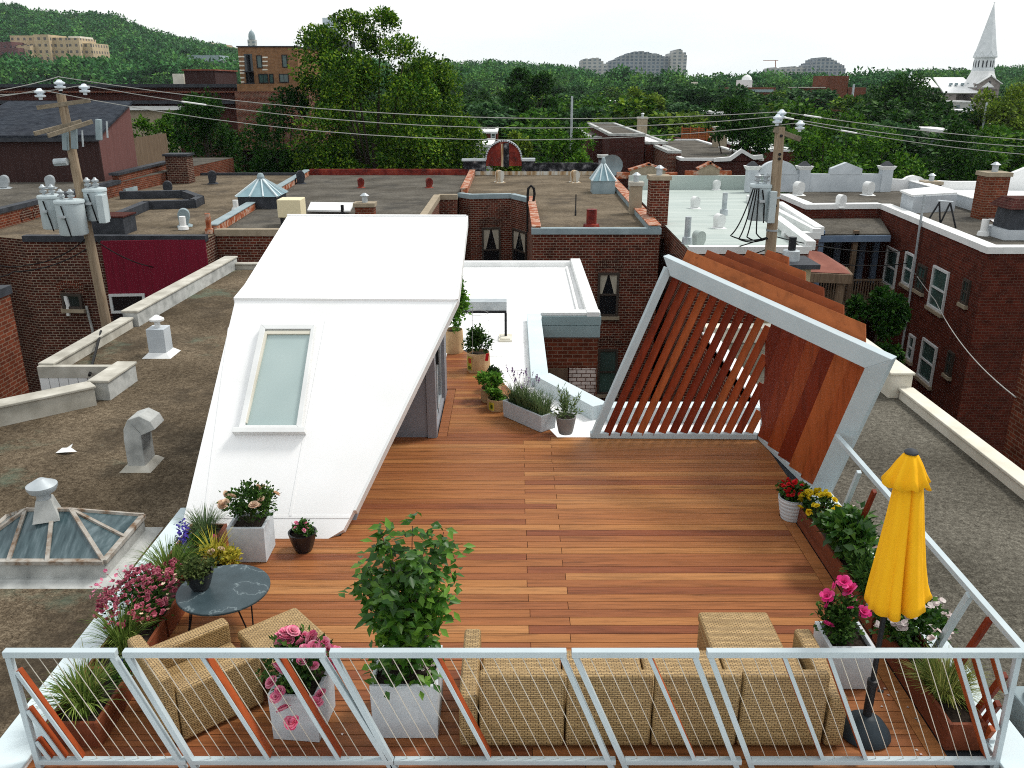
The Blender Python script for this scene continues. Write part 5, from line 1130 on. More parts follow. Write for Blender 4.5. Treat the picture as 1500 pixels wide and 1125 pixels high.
# ---- roof furniture: vents, pipes, chimneys, skylights
def hood_vent(label, u, v, z, s, mat='galv', rz=0.3, group='hooded roof vents'):
    p = G(u, v, z); t = thing('roof_vent', label, 'vent', tuple(p), rz, group)
    w_ = .26 * s; h_ = .62 * s
    MB().frustum((0, 0, 0), .52 * s, .52 * s, .07 * s, .30 * s, .30 * s).build('flashing', M[mat], t, local=True)
    b = MB(); n_ = 12; b2 = [(-.17 * s, .07 * s)] + [(-.20 * s * math.cos(a), .42 * s + .20 * s * math.sin(a)) for a in np.linspace(0, PI, n_)] + [(.20 * s, .28 * s), (.12 * s, .07 * s)]
    b.slab([(x_, -.19 * s, z_) for x_, z_ in b2], (0, .38 * s, 0)); b.build('hood', M[mat], t, smooth=False, local=True)
    return t
hv = [('silver hooded vent farthest back on the pale green roof', 1049, 278, -.05, .85, 'whitecap'), ('silver hooded vent in the middle of the pale green roof', 1018, 305, -.05, .85, 'whitecap'), ('rounded white vent beside the low pipe on the pale green roof', 1053, 334, -.05, .9, 'whitecap'), ('pale vent at the front edge of the pale green roof', 1023, 361, -.05, .9, 'mint'),
      ('white vent in front of the tall arched red panel', 732, 267, 0, 1.1, 'rustywhite'), ('white vent before the black stained low parapet', 842, 267, 0, 1.1, 'rustywhite'), ('white hooded vent right beside the right pole top', 1169, 286, 0, 1.1, 'whitecap'), ('white hooded vent near the silver gable pediment', 1271, 286, 0, 1.1, 'whitecap'), ('half round white vent at the silver roof edge', 1231, 303, 0, .9, 'whitecap'),
      ('dark hooded vent at the far left of the tan roof edge', 312, 269, 0, 1.15, 'darkcap'), ('dark hooded vent near the rusty party wall end', 441, 269, 0, 1.15, 'darkcap'), ('dark hooded vent nearest the magenta bay', 271, 331, 0, 1.1, 'bluecap'), ('dark vent standing by the brick party wall', 247, 285, 0, 1.1, 'darkcap'),
      ('red hooded vent left of the pair behind the stair house', 529, 275, 0, .85, 'redmetal'), ('red hooded vent right of the pair behind the stair house', 629, 275, 0, .85, 'redmetal'), ('grey vent on the roof edge before the brown shed', 8, 276, .62, 1.0, 'galv'), ('grey vent behind the left transformers', 75, 276, .62, 1.0, 'galv')]
for a_ in hv: hood_vent(*a_[:5], mat=a_[5])
def pipe(label, u, v, z, r, h, mat, name='vent_pipe', cap=True):
    p = G(u, v, z); t = thing(name, label, 'pipe', tuple(p), 0, 'roof vent pipes')
    MB().lathe([(r * 1.7, 0), (r * 1.5, h * .25), (r, h * .27), (r, h), (r * .7, h), (0, h - .02)], (0, 0, 0), 14).build('tube', M[mat], t, smooth=True, local=True)
for a_ in (('grey vent pipe standing right on the pale green roof', 1060, 315, -.05, .11, .95, 'galv'), ('grey vent pipe at the front of the pale green roof', 1006, 357, -.05, .11, .95, 'galv'), ('small white pipe in front of the blue glass roof lantern', 346, 308, 0, .12, .45, 'whitecap'), ('small white pipe before the vent nearest the magenta bay', 269, 336, 0, .12, .5, 'whitecap'),
           ('rusty brown pipe on the corner above the magenta bay', 307, 342, 0, .10, .75, 'rust'), ('thin dark pipe behind the white stair house', 502, 314, 0, .07, .4, 'black'), ('red rusty square stub vent near the brick roof edge', 866, 335, 0, .20, .75, 'redmetal'), ('thin dark rod on the wide gravel roof', 843, 316, 0, .025, .9, 'black'), ('silver twin vent pipe on the right dark roof', 1440, 345, 0, .13, .6, 'whitecap')): pipe(*a_)
def lantern(label, u, v, z, w_, h_, m1, m2):
    p = G(u, v, z); t = thing('roof_lantern', label, 'skylight', tuple(p + Vector((0, w_ / 2, 0)))); MB().box(-w_ / 2, -w_ / 2, 0, w_ / 2, w_ / 2, h_ * .4).build('curb', M[m2], t, local=True)
    MB().frustum((0, 0, h_ * .4), w_ * 1.08, w_ * 1.08, h_ * .5, w_ * .14, w_ * .14).build('glass', M[m1], t, local=True); b = MB()
    for sx, sy in ((-1, -1), (1, -1), (1, 1), (-1, 1)): b.beam((sx * w_ * .54, sy * w_ * .54, h_ * .41), (sx * w_ * .07, sy * w_ * .07, h_ * .91), .07, .07)
    for s in (-.18, .18): b.beam((s * w_, -w_ * .55, h_ * .41), (s * w_ * .2, -w_ * .08, h_ * .9), .06, .06); b.beam((w_ * .55, s * w_, h_ * .41), (w_ * .08, s * w_ * .2, h_ * .9), .06, .06)
    b.build('bars', M['cap'], t, local=True); MB().lathe([(.1 * w_, h_ * .88), (.1 * w_, h_), (.06 * w_, h_ * 1.1), (0, h_ * 1.12)], (0, 0, 0), 12).build('finial', M['bluecap'], t, local=True)
M['lantern_blue'] = pmat('blue_grey_glass', [(.3, (.16, .26, .30)), (.7, (.25, .37, .41))], 2, .25)
lantern('blue glass pyramid roof lantern on the tan gravel roof at left', 378, 306, 0, 1.75, 1.35, 'lantern_blue', 'darkcap'); lantern('blue grey pyramid vent lantern beside the satellite dish', 884, 284, 0, 1.15, 1.6, 'lantern_blue', 'bluecap')
def chim(label, u, v, w_, d_, h_, mat, capm, z=0, z0=-.6):
    p = G(u, v, z); t = thing('chimney', label, 'chimney', (p.x, p.y + d_ / 2, z)); MB().box(-w_ / 2, -d_ / 2, z0, w_ / 2, d_ / 2, h_).build('stack', M[mat], t, local=True)
    MB().box(-w_ / 2 - .06, -d_ / 2 - .06, h_, w_ / 2 + .06, d_ / 2 + .06, h_ + .16).build('cap', M[capm], t, local=True); MB().lathe([(.12, h_ + .16), (.12, h_ + .42), (.2, h_ + .44), (.05, h_ + .55), (0, h_ + .55)], (0, 0, 0), 12).build('flue', M['galv'], t, local=True); return t
chim('tall brick chimney on the rusty party wall by the pale green roof', 964, 328, .75, .75, 1.72, 'brick_red', 'stonecap'); chim('slim tan chimney with metal flue by the rusty party wall', 931, 314, .5, .5, 1.2, 'stonecap', 'oldcap')
chim('low brick chimney just behind the white stair house', 534, 318, .8, .6, .42, 'brick_lit', 'stonecap'); chim('brick chimney standing on the silver parapet at right', 1452, 322, .95, .8, 1.75, 'brick_lit', 'stonecap'); chim('small stone chimney on the far white roof', 1366, 284, .8, .7, .45, 'brick_maroon', 'stonecap')
hd = thing('chimney_hood', 'black hooded chimney box at the right picture edge', 'chimney', (18, 29.5, 0)); q = P0(1470, 352); MB().box(q.x, q.y, 0, q.x + 2.2, q.y + 1.4, .35).build('base', M['silver'], hd); MB().frustum((q.x + .95, q.y + .7, .35), 1.5, 1.1, .75, 1.4, 1.0).build('stack', M['darkcap'], hd); MB().frustum((q.x + .95, q.y + .7, 1.1), 1.9, 1.5, .35, 1.3, .9).build('hood', M['brick_maroon'], hd)
an = thing('antenna_frame', 'black triangular steel antenna frame on the right dark roof', 'antenna', (17.6, 33, 0)); 
for (u0, v0, u1, v1) in ((1360, 322, 1377, 295), (1377, 328, 1376, 295), (1377, 328, 1392, 297), (1400, 334, 1392, 297)): a_ = P0(u0, v0); b_ = V(u1, v1, a_.y); MB().tube([a_, b_], .035, 6).build('leg', M['black'], an)
b_ = V(1374, 294, P0(1377, 328).y); q = V(1396, 296, P0(1377, 328).y); MB().tube([b_, q], .04, 6).build('top_bar', M['silver'], an)
ds = thing('satellite_dish', 'grey satellite dish on the corner of the tan gravel roof', 'dish', tuple(V(895, 263, 53.6))); MB().tube([(0, 0, -.3), (0, 0, .45)], .05, 8).build('mast', M['galv'], ds, local=True)
vs = [(0, .12, .85)]; fs = []
for i in range(1, 5):
    for k in range(20): a = 2 * PI * k / 20; r_ = .68 * i / 4; vs.append((r_ * math.cos(a), .12 - .22 * (i / 4) ** 2, .85 + r_ * .95 * math.sin(a)))
for k in range(20): fs.append((0, 1 + k, 1 + (k + 1) % 20))
for i in range(3):
    for k in range(20): fs.append((1 + i * 20 + k, 1 + (i + 1) * 20 + k, 1 + (i + 1) * 20 + (k + 1) % 20, 1 + i * 20 + (k + 1) % 20))
MB().add(vs, fs).build('reflector', M['bluecap'], ds, smooth=True, local=True)
ax_ = thing('cooling_unit', 'cream metal cooling unit on a stand above the white stair house edge', 'cooling unit', tuple(G(429, 330, 0))); MB().box(-.46, -.4, .35, .46, .5, 1.05).build('housing', M['cream_box'], ax_, bevel=.03, local=True)
for sx in (-.36, .36): MB().box(sx - .04, -.3, 0, sx + .04, .4, .349).build('stand', M['black'], ax_, local=True)
fl = thing('flat_skylight', 'low white framed flat skylight behind the stair house top', 'skylight', tuple(G(484, 312, 0))); b = MB(); b.slab([(-.95, -.2, .1), (.95, -.5, .1), (1.0, .35, .34), (-.95, .55, .34)], (0, 0, .07)); b.build('frame', M['whitecap'], fl, local=True); MB().slab([(-.1, -.2, .178), (.7, -.33, .178), (.75, .2, .335), (-.05, .3, .335)], (0, 0, .02)).build('pane', M['pane_green'], fl, local=True)
gp = thing('curved_pipe', 'black curved conduit rising over the bay house roof edge', 'pipe', (r4[0], r4[1], 0)); q = [V(773, 340, 40), V(773, 285, 40), V(774, 276, 40), V(778, 272, 40), V(782, 276, 40), V(783, 284, 40), V(781, 297, 40)]; MB().tube(q, .06, 8).build('conduit', M['cable'], gp)
# ================================================================ ground, poles, wires, trees, distance
b = MB(); b.add([(-1450, -60, ZG), (1450, -60, ZG), (1450, 1460, ZG), (-1450, 1460, ZG)], [(0, 1, 2, 3)]); tag(b.build('ground', M['ground']), kind='structure')
b = MB(); b.box(-60, 27.4, ZG, 60, 31.0, ZG + .02); tag(b.build('alley', M['asphalt']), kind='structure')
b = MB(); b.box(-200, 60, ZG, 200, 69, ZG + .02); tag(b.build('street', M['asphalt']), kind='structure')
# ---- utility poles
def insulator(par, p, s=1.0, mat='porcelain'):
    MB().lathe([(.05, 0), (.05, .06), (.13, .08), (.14, .13), (.07, .15), (.07, .18), (.13, .20), (.14, .25), (.08, .28), (.05, .33), (0, .34)], tuple(p), 16, lambda r, z, a: r * s).build('insulator', M[mat], par, smooth=True)
YL = 28.6
LP = thing('utility_pole', 'old wooden utility pole with crossarms and three transformers at left', 'utility pole', (V(155, 475, YL).x, YL, ZG))
p0, p1 = V(157, 480, YL), V(89, 138, YL); dn = (p0 - p1).normalized(); foot = p0 + dn * ((p0.z - ZG) / -dn.z)
MB().tube([foot, p0, p1], .20, 14, .135).build('pole', M['pole'], LP, smooth=True)
def onL(v): return plane_on(p1, p0, v)
def plane_on(a, b_, v):
    for k in range(400):
        q = a.lerp(b_, k / 400 * 1.2); 
        d = q - Vector((0, 0, CAMZ)); cp, sp = math.cos(PITCH), math.sin(PITCH); zc = d.y * cp - d.z * sp; vv = CV - (d.y * sp + d.z * cp) / zc * FPX
        if vv >= v: return q
    return b_
def arm(u0, v0, u1, v1, y0, y1, par, w=.11, h=.13): return MB().beam(V(u0, v0, y0), V(u1, v1, y1), w, h).build('crossarm', M['poletop'], par, bevel=.008)
arm(54, 158, 132, 147, YL - .35, YL + .2, LP); arm(50, 196, 119, 178, YL - .8, YL + .25, LP); arm(70, 199, 135, 178, YL - 1.0, YL + .0, LP)
LI = [V(60, 146, YL - .3), V(89, 133, YL), V(125, 139, YL + .15)]
for p in LI: insulator(LP, p, 1.2)
MB().tube([p1, V(89, 128, YL)], .05, 8).build('pin', M['cable'], LP)
for (u, v, t) in ((94, 205, .25), (107, 203, .2), (143, 190, .35)): q = V(u, v, YL - .25); MB().beam(q + Vector((0, 0, -.32)), q + Vector((.08, 0, .32)), .17, .16).build('fuse_cutout', M['bluecap'], LP, bevel=.02); MB().tube([q + Vector((.28, 0, -.25)), q + Vector((.33, 0, .25))], .03, 6).build('fuse_tube', M['galv'], LP)
q = V(89, 238, YL - .2); MB().tube([q + Vector((-.2, 0, 0)), q + Vector((.22, 0, .03))], .12, 12).build('surge_arrester', M['galv'], LP)
def transformer(label, u, vt, vb, wpx, y, box=0, lid=True):
    a = V(u, vt, y); c = V(u, vb, y); h_ = a.z - c.z; zc = y * math.cos(PITCH) + (CAMZ - a.z) * math.sin(PITCH); r_ = wpx / 2 / FPX * zc
    t = thing('transformer', label, 'transformer', (a.x, y, c.z), 0, 'pole transformers')
    MB().lathe([(0, 0), (r_ * .9, 0), (r_ * .94, .03), (r_ * .94, h_ * .93), (r_, h_ * .94), (r_, h_), (r_ * .96, h_ + .03), (0, h_ + .09)], (a.x, y, c.z), 28).build('tank', M['transformer'], t, smooth=True)
    for dx in (-.4, .3): insulator(t, (a.x + dx * r_, y - .1, a.z + .05), .8, 'galv')
    MB().box(a.x - r_ * .35, y - r_ - .1, c.z + h_ * .55, a.x + r_ * .1, y - r_ * .9, c.z + h_ * .62).build('bracket', M['galv'], t)
    MB().tube([(a.x - .05, y - r_ - .02, c.z + h_ * .9), (a.x + .05, y - r_ - .03, c.z + h_ * .45), (a.x + .1, y - r_ + .06, c.z - .05)], .022, 6).build('lead_cable', M['cable'], t)
    if box: MB().box(a.x + r_ * .55, y - r_ * 1.25, c.z - .05, a.x + r_ * 1.15, y - r_ * .4, c.z + h_ * .86).build('control_box', M['transformer'], t, bevel=.02)
transformer('pale transformer can behind its twin on the left pole', 74, 287, 334, 37, YL + .1); transformer('pale transformer can nearest the camera on the left pole', 101, 294, 343, 42, YL - .55); transformer('pale transformer can with side box right of the left pole', 138, 277, 322, 34, YL + .1, 1)
YP = 27.7
RP = thing('utility_pole', 'wooden utility pole with one transformer behind the pergola', 'utility pole', (V(1126, 395, YP).x, YP, ZG))
q0, q1 = V(1126, 396, YP), V(1143, 186, YP); dn = (q0 - q1).normalized(); foot = q0 + dn * ((q0.z - ZG) / -dn.z)
MB().tube([foot, q0, q1], .21, 14, .15).build('pole', M['pole'], RP, smooth=True)
MB().beam(V(1134, 190, YP - .1), V(1172, 204, YP + .1), .11, .15).build('crossarm', M['poletop'], RP, bevel=.008)
RI = [V(1138, 184, YP - .15), V(1144, 177, YP), V(1171, 193, YP)]
for p in RI: insulator(RP, p, 1.05)
for v in (198, 225, 232, 300, 370): q = plane_on(q1, q0, v); MB().tube([q + Vector((0, -.20, 0)), q + Vector((0, -.12, 0))], .045, 8).build('bolt', M['black'], RP)
for v in (290, 338): q = plane_on(q1, q0, v); MB().lathe([(.19, 0), (.19, .06), (0, .06)], tuple(q), 14).build('band', M['galv'], RP)
transformer('pale transformer can with side box on the right pole', 1115, 271, 322, 33, YP + .1, 1)
# ---- overhead wires
def wire(label, pts, sag, r=.013, mat='wire', n=14, name='power_line', sleeves=(), group=None):
    b = MB(); path = []
    for i in range(len(pts) - 1):
        a, c = Vector(pts[i]), Vector(pts[i + 1]); sg = sag[i] if isinstance(sag, (list, tuple)) else sag
        for k in range(n + (1 if i == len(pts) - 2 else 0)):
            t = k / n; p = a.lerp(c, t); p.z -= 4 * sg * t * (1 - t); path.append(p)
    b.tube(path, r, 5); o = b.build(name, M[mat]); tag(o, label, 'wire', group)
    for (f0, f1) in sleeves:
        i0 = int(f0 * (len(path) - 1)); a = path[i0]; c = path[i0 + 1]; MB().tube([a, a.lerp(c, f1)], r * 2.1, 6).build('sleeve', M['whitecap'], o)
    return o
off = Vector((0, 0, .30))
far_r = [V(1560, 208, 30), V(1560, 218, 30), V(1560, 230, 30)]; far_l = [V(-80, 143, 27), V(-80, 141, 27), V(-80, 139, 27.5)]
wire('highest long power line between the two poles', [far_l[1], LI[1] + off * 1.4, RI[1] + off * .9, far_r[0]], [.1, .62, .12], sleeves=((.70, .8),))
wire('middle long power line between the two poles', [far_l[2], LI[2] + off, RI[0] + off * .9, far_r[1]], [.12, .75, .15], sleeves=((.69, .7), (.10 + .3, .5)))
wire('lowest long power line between the two poles', [far_l[0], LI[0] + off, RI[2] + off * .9, far_r[2]], [.1, .95, .15], sleeves=((.715, .8),))
pr = plane_on(q1, q0, 345); pl_ = plane_on(p1, p0, 345)
wire('upper dark cable from the right pole to the pale green roof corner', [pr, V(968, 372, 32.4)], .25, .02, 'cable'); wire('lower dark cable from the right pole to the pale green roof corner', [pr - Vector((0, 0, .4)), V(970, 385, 32.4)], .3, .02, 'cable')
wire('upper dark cable from the right pole across the blue porch', [pr, V(1340, 366, 36), V(1560, 385, 34)], .25, .02, 'cable'); wire('lower dark cable from the right pole across the blue porch', [pr - Vector((0, 0, .5)), V(1340, 384, 36), V(1560, 402, 34)], .3, .02, 'cable')
wire('pale service cable sagging down to the right edge brick house', [V(1316, 360, 38), V(1370, 440, 31), V(1488, 582, 17.1)], [.1, .3], .016, 'wire')
wire('dark cable from the left pole past the magenta bay', [pl_, V(230, 392, 31), V(300, 398, 31)], .2, .02, 'cable'); wire('dark cable from the left pole to the left brick house', [pl_, V(40, 388, 27), V(-40, 372, 26)], .2, .02, 'cable'); wire('second dark cable from the left pole to the left brick house', [pl_ - Vector((0, 0, .35)), V(20, 398, 27), V(-40, 395, 26)], .2, .02, 'cable')
tb_ = V(1100, 272, YP)
for k, (u, v) in enumerate(((1070, 345), (1082, 350), (1094, 347), (1108, 342))): wire(['leftmost drooping cable under the right transformer', 'second drooping cable under the right transformer', 'third drooping cable under the right transformer', 'rightmost drooping cable under the right transformer'][k], [tb_ + Vector((.06 * k, -.3, -.05)), V(u, v, YP - .4), pr], [.25, .15], .022, 'cable')
# ---- trees
def crown_mesh(W, H0, H1, nl, nlobe, leafsize, seed, sub=16, flat=1.0, top=.55):
    rg = np.random.default_rng(seed); cz = (H0 + H1) / 2; rz_ = (H1 - H0) / 2
    d = rg.normal(size=(nlobe, 3)); d /= np.linalg.norm(d, axis=1, keepdims=True); rad = .35 + .40 * rg.random((nlobe, 1)) ** .6
    c = d * rad * np.array([W / 2, W / 2, rz_]); 
    taper = 1 - .45 * np.clip(c[:, 2] / rz_, 0, 1) * top; c[:, :2] *= taper[:, None]
    lr = W / 2 * rg.uniform(.26, .46, nlobe) * (14 / max(nlobe, 14)) ** .42 * (1 - .25 * np.clip(c[:, 2] / rz_, 0, 1))
    li = rg.choice(nlobe, nl, p=lr ** 2 / np.sum(lr ** 2))
    sd = rg.normal(size=(nlobe, sub, 3)); sd[:, :, 2] += .35; sd /= np.linalg.norm(sd, axis=2, keepdims=True)
    si = rg.integers(0, sub, nl); q = sd[li, si] + rg.normal(size=(nl, 3)) * .26; out = unit(q)
    q = out * (.40 + .70 * rg.random((nl, 1)) ** .6)
    pos = c[li] + q * lr[li][:, None] * np.array([1, 1, .85]); pos[:, 2] += cz
    dr = unit(out * .7 + rg.normal(size=(nl, 3)) * .6 + np.array([0, 0, -.1])); nr = unit(rg.normal(size=(nl, 3)) * .55 + np.array([0, 0, .9]) + out * .4)
    pz = np.percentile(pos[:, 2], (.5, 99.7)); pr = np.percentile(np.hypot(pos[:, 0], pos[:, 1]), 98)
    k_xy, k_z = W / 2 / pr, (H1 - H0) / (pz[1] - pz[0])
    for a in (pos, c): pass
    c = c + np.array([0, 0, cz]); pos[:, :2] *= k_xy; pos[:, 2] = H0 + (pos[:, 2] - pz[0]) * k_z; c[:, :2] *= k_xy; c[:, 2] = H0 + (c[:, 2] - pz[0]) * k_z
    L = leafsize * rg.uniform(.6, 1.35, nl)
    v, f = leaf_arrays(pos, dr, nr, L, L * .62, .2); return v, f, c, lr
def make_tree(name, label, W, H, base, nl, nlobe, ls, mat, seed, group=None, loc=(0, 0, ZG), top=.55):
    t = thing(name, label, 'tree', loc, 0, group); v, f, c, lr = crown_mesh(W, base, H, nl, nlobe, ls, seed, top=top)
    tri_object('crown', v, f, M[mat], t, local=True); b = MB(); r0 = .018 * H + .06
    b.tube([(0, 0, 0), (.05, 0, base * .6), (0, .08, (base + H) / 2)], r0, 10, r0 * .45)
    for i in range(len(c)):
        z0 = base * .5 + (H - base) * .25 * random.random(); m = (c[i][0] * .4, c[i][1] * .4, z0 + (c[i][2] - z0) * .55); b.tube([(0, 0, z0), m, tuple(c[i])], r0 * .4, 6, r0 * .1)
    b.build('trunk', M['bark'], t, smooth=True, local=True); return t
def at_px(u, vtop, y): p = V(u, vtop, y); return p
def tree_px(name, label, u, vtop, wpx, y, nl, nlobe, ls, mat, seed, base=.28, group=None, top=.55, dx=0):
    p = V(u, vtop, y); zc = y * math.cos(PITCH) + (CAMZ - p.z) * math.sin(PITCH); H = p.z - ZG; W = wpx / FPX * zc
    return make_tree(name, label, W, H, H * base, nl, nlobe, ls, mat, seed, group, (p.x, y, ZG), top)
tree_px('maple_tree', 'great bright green maple rising above the roofs left of centre', 538, 22, 318, 64, 130000, 44, .23, 'lf_maple', 23, .14, top=.5)
tree_px('leafy_tree', 'dense dark tree close beside the left flank of the great maple', 400, 132, 140, 63, 12000, 14, .26, 'lf_dark', 8, .2)
tree_px('leafy_tree', 'dark bushy tree behind the wooden board fence', 300, 140, 150, 66, 13000, 14, .26, 'lf_dark', 9, .2)
tree_px('leafy_tree', 'small mid green tree at the right end of the brown shed', 225, 168, 75, 68, 8000, 10, .24, 'lf_tree', 10, .3)
tree_px('leafy_tree', 'leafy green tree at the right flank of the great maple', 655, 150, 100, 66, 10000, 12, .26, 'lf_maple', 12, .2)
tree_px('leafy_tree', 'round green tree right behind the red arched panel', 825, 180, 130, 63, 12000, 14, .25, 'lf_tree', 13, .2)
tree_px('leafy_tree', 'yellow green low tree just right of the red arched panel', 752, 196, 80, 62, 8000, 10, .23, 'lf_lime', 14, .25)
tree_px('leafy_tree', 'tall dark round tree standing alone above the canopy centre', 778, 104, 112, 120, 12000, 14, .45, 'lf_dark', 15, .2)
tree_px('leafy_tree', 'broad very dark tree in front of the church roof', 1325, 113, 135, 125, 13000, 15, .45, 'lf_dark', 16, .2)
tree_px('leafy_tree', 'large green tree just right of the right pole top', 1222, 168, 160, 63, 15000, 16, .26, 'lf_tree', 17, .15)
tree_px('leafy_tree', 'green tree behind the silver gable pediment', 1310, 195, 130, 61, 12000, 14, .25, 'lf_tree', 18, .15)
tree_px('leafy_tree', 'dark green tree behind the scalloped white parapet', 1400, 182, 130, 64, 13000, 14, .26, 'lf_dark', 19, .15)
tree_px('leafy_tree', 'dark green tree at the right edge behind the white parapet', 1482, 190, 130, 66, 13000, 14, .26, 'lf_tree', 20, .15)
tree_px('leafy_tree', 'bright green tree at the right edge beyond the church', 1478, 128, 95, 110, 10000, 12, .40, 'lf_lime', 21, .2)
tree_px('leafy_tree', 'pale green tree behind the wooden roof deck crates', 940, 132, 70, 130, 8000, 11, .45, 'lf_lime', 22, .2)
tree_px('leafy_tree', 'dark green tree left of the right pole top', 1085, 148, 130, 72, 24000, 16, .28, 'lf_dark', 23, .2)
tree_px('courtyard_tree', 'small dark green tree growing in the shaded courtyard', 1284, 424, 100, 29, 9000, 9, .17, 'lf_dark', 24, .45)
# canopy beyond: six kinds, copied
kinds = []
for k, (mat, W, H, lab) in enumerate((('lf_tree', 10, 15, 'mid green street tree in the canopy beyond the houses'), ('lf_dark', 11, 15, 'dark green street tree in the canopy beyond the houses'), ('lf_blue', 10, 16, 'blue green street tree in the canopy beyond the houses'), ('lf_lime', 9, 14, 'yellow green street tree in the canopy beyond the houses'), ('lf_maple', 10, 15, 'bright leafy street tree in the canopy beyond the houses'))):
    kinds.append((mat, W, H, lab, k))
protos = []
rg = random.Random(21)
def place_tree(k, x, y, s, sz):
    if len(protos) <= k or protos[k] is None: pass
    mat, W, H, lab, _ = kinds[k]
    if protos_d.get(k) is None:
        t = make_tree('street_tree', lab, W, H, H * .22, 5200, 13, .62, mat, 40 + k, 'trees of the canopy beyond the houses', (0, 0, ZG)); protos_d[k] = t
    else: t = copy_tree(protos_d[k])
    t.location = (x, y, ZG); t.rotation_euler = (0, 0, rg.uniform(0, 6.28)); t.scale = (s, s, sz); return t
protos_d = {}
rows = [(88, 13), (100, 12), (116, 14), (134, 16), (156, 18), (182, 20), (214, 22), (255, 24), (305, 28), (365, 30)]
for i, (Y_, n_) in enumerate(rows):
    wX = Y_ * .62; 
    for j in range(n_):
        x_ = -wX + (2 * wX) * (j + rg.uniform(.1, .9)) / n_
        if i < 2 and -40 < x_ * 750 / (Y_ * .6) / 1 and x_ < -20: continue
        if i < 2 and -5 < x_ < 30 and rg.random() < .55: continue
        if .43 < x_ / Y_ < .60 and Y_ > 140: continue
        s = rg.uniform(1.0, 1.5) * (1 + i * .03); sz = rg.uniform(.78, .98) * (.92 + i * .012)
        if i < 2: sz *= .82
        place_tree(rg.choice([0, 0, 1, 1, 2, 3, 4]) if i < 6 else rg.choice([0, 1, 2, 2, 4, 1]), x_, Y_ + rg.uniform(-6, 6), s, sz)
# ---- wooded hills far away
def hill(name, prof, yr, yf, zf, ext=0):
    us = np.array([p[0] for p in prof]); vs_ = np.array([p[1] for p in prof]); uu = np.linspace(us[0], us[-1], 60); vv = np.interp(uu, us, vs_)
    verts = []; nT = 14
    for i in range(60):
        pr_ = V(uu[i], vv[i], yr)
        for t in range(nT + 3):
            tt = min(1, t / nT); y_ = yf + (yr - yf) * tt; s = tt * tt * (3 - 2 * tt); x_ = pr_.x * (y_ / yr); z_ = zf + (pr_.z - zf) * s
            if t > nT: y_ = yr + (t - nT) * 150; z_ = pr_.z - 8 * (t - nT); x_ = pr_.x
            verts.append((x_, y_, z_))
    m = nT + 3; fs = [(i * m + t, (i + 1) * m + t, (i + 1) * m + t + 1, i * m + t + 1) for i in range(59) for t in range(m - 1)]
    o = MB().add(verts, fs).build(name, M['ground'], smooth=True); tag(o, kind='structure')
    def surf(u, tt):
        pr_ = V(u, float(np.interp(u, us, vs_)), yr); y_ = yf + (yr - yf) * tt; s = tt * tt * (3 - 2 * tt); return np.array([pr_.x * (y_ / yr), y_, zf + (pr_.z - zf) * s])
    return surf
def forest(name, surf, u0, u1, n, r0, r1, mat, seed, holes=(), per=240, lk=1.0):
    rg_ = np.random.default_rng(seed); parts = []
    for i in range(n):
        u = rg_.uniform(u0, u1); tt = rg_.random() ** .8; p = surf(u, tt)
        if any(h[0] < u < h[1] and h[2] < tt < h[3] for h in holes): continue
        r_ = rg_.uniform(r0, r1); d = rand_dirs(per, .6, rg_); sub = rand_dirs(7, .6, rg_); d = unit(sub[rg_.integers(0, 7, per)] + rg_.normal(size=(per, 3)) * .4)
        pos = p + np.array([0, 0, r_ * .9]) + d * r_ * np.array([1, 1, .95]) * rg_.uniform(.7, 1.05, (per, 1))
        parts.append(leaf_arrays(pos, unit(d * .4 + rg_.normal(size=(per, 3)) * .6), unit(d + np.array([0, 0, .5])), r_ * lk * rg_.uniform(.14, .28, per), r_ * lk * .16, .15))
    v, f = join_tris(parts); o = tri_object(name, v, f, M[mat]); tag(o, kind='stuff'); return o
sf1 = hill('hill', [(-140, 18), (-60, 22), (0, 36), (60, 49), (130, 54), (172, 53), (200, 68), (250, 84), (300, 93), (345, 104), (400, 112), (520, 118), (640, 120)], 1150, 480, -6)
forest('hill_forest', sf1, -80, 560, 1500, 8, 14, 'lf_far_blue', 71, holes=((-30, 140, .17, .32),))
forest('hill_forest', sf1, -80, 560, 600, 7, 12, 'lf_far', 72, holes=((-30, 140, .17, .32),))
sf2 = hill('hill', [(560, 128), (640, 124), (700, 121), (760, 125), (830, 129), (880, 148), (950, 154), (1010, 153), (1080, 148), (1160, 153), (1240, 152), (1300, 140), (1360, 134), (1420, 136), (1500, 130), (1620, 128)], 900, 430, -8)
forest('far_woods', sf2, 600, 1560, 850, 6, 12, 'lf_far_blue', 73, per=420, lk=.72); forest('far_woods', sf2, 600, 1560, 800, 6, 11, 'lf_far', 74, per=420, lk=.72)
# ---- buildings in the distance
def facade(name, wall, winc, cell=(4, 3.4), ms=.16):
    m, nt, b = new_mat(name); v = coords(nt, 'UV', (1 / (cell[0] * 2), 1 / (cell[1] * 2), 1)); br = nd(nt, 'ShaderNodeTexBrick', _offset=0.0, _squash=1.0, Scale=1.0, Mortar__Size=ms, Mortar__Smooth=.1, Bias=0.0, Brick__Width=.5, Row__Height=.5)
    br.inputs['Color1'].default_value = (*winc, 1); br.inputs['Color2'].default_value = (*[x * 1.5 for x in winc], 1); br.inputs['Mortar'].default_value = (*wall, 1); nt.links.new(v, br.inputs['Vector'])
    c = mixc(nt, 1.0, br.outputs['Color'], ramp(nt, noise(nt, coords(nt, 'Object'), .08, 4), [(.3, (.8,) * 3), (.7, (1.15,) * 3)]), 'MULTIPLY')
    nt.links.new(c, b.inputs['Base Color']); b.inputs['Roughness'].default_value = .8; return m
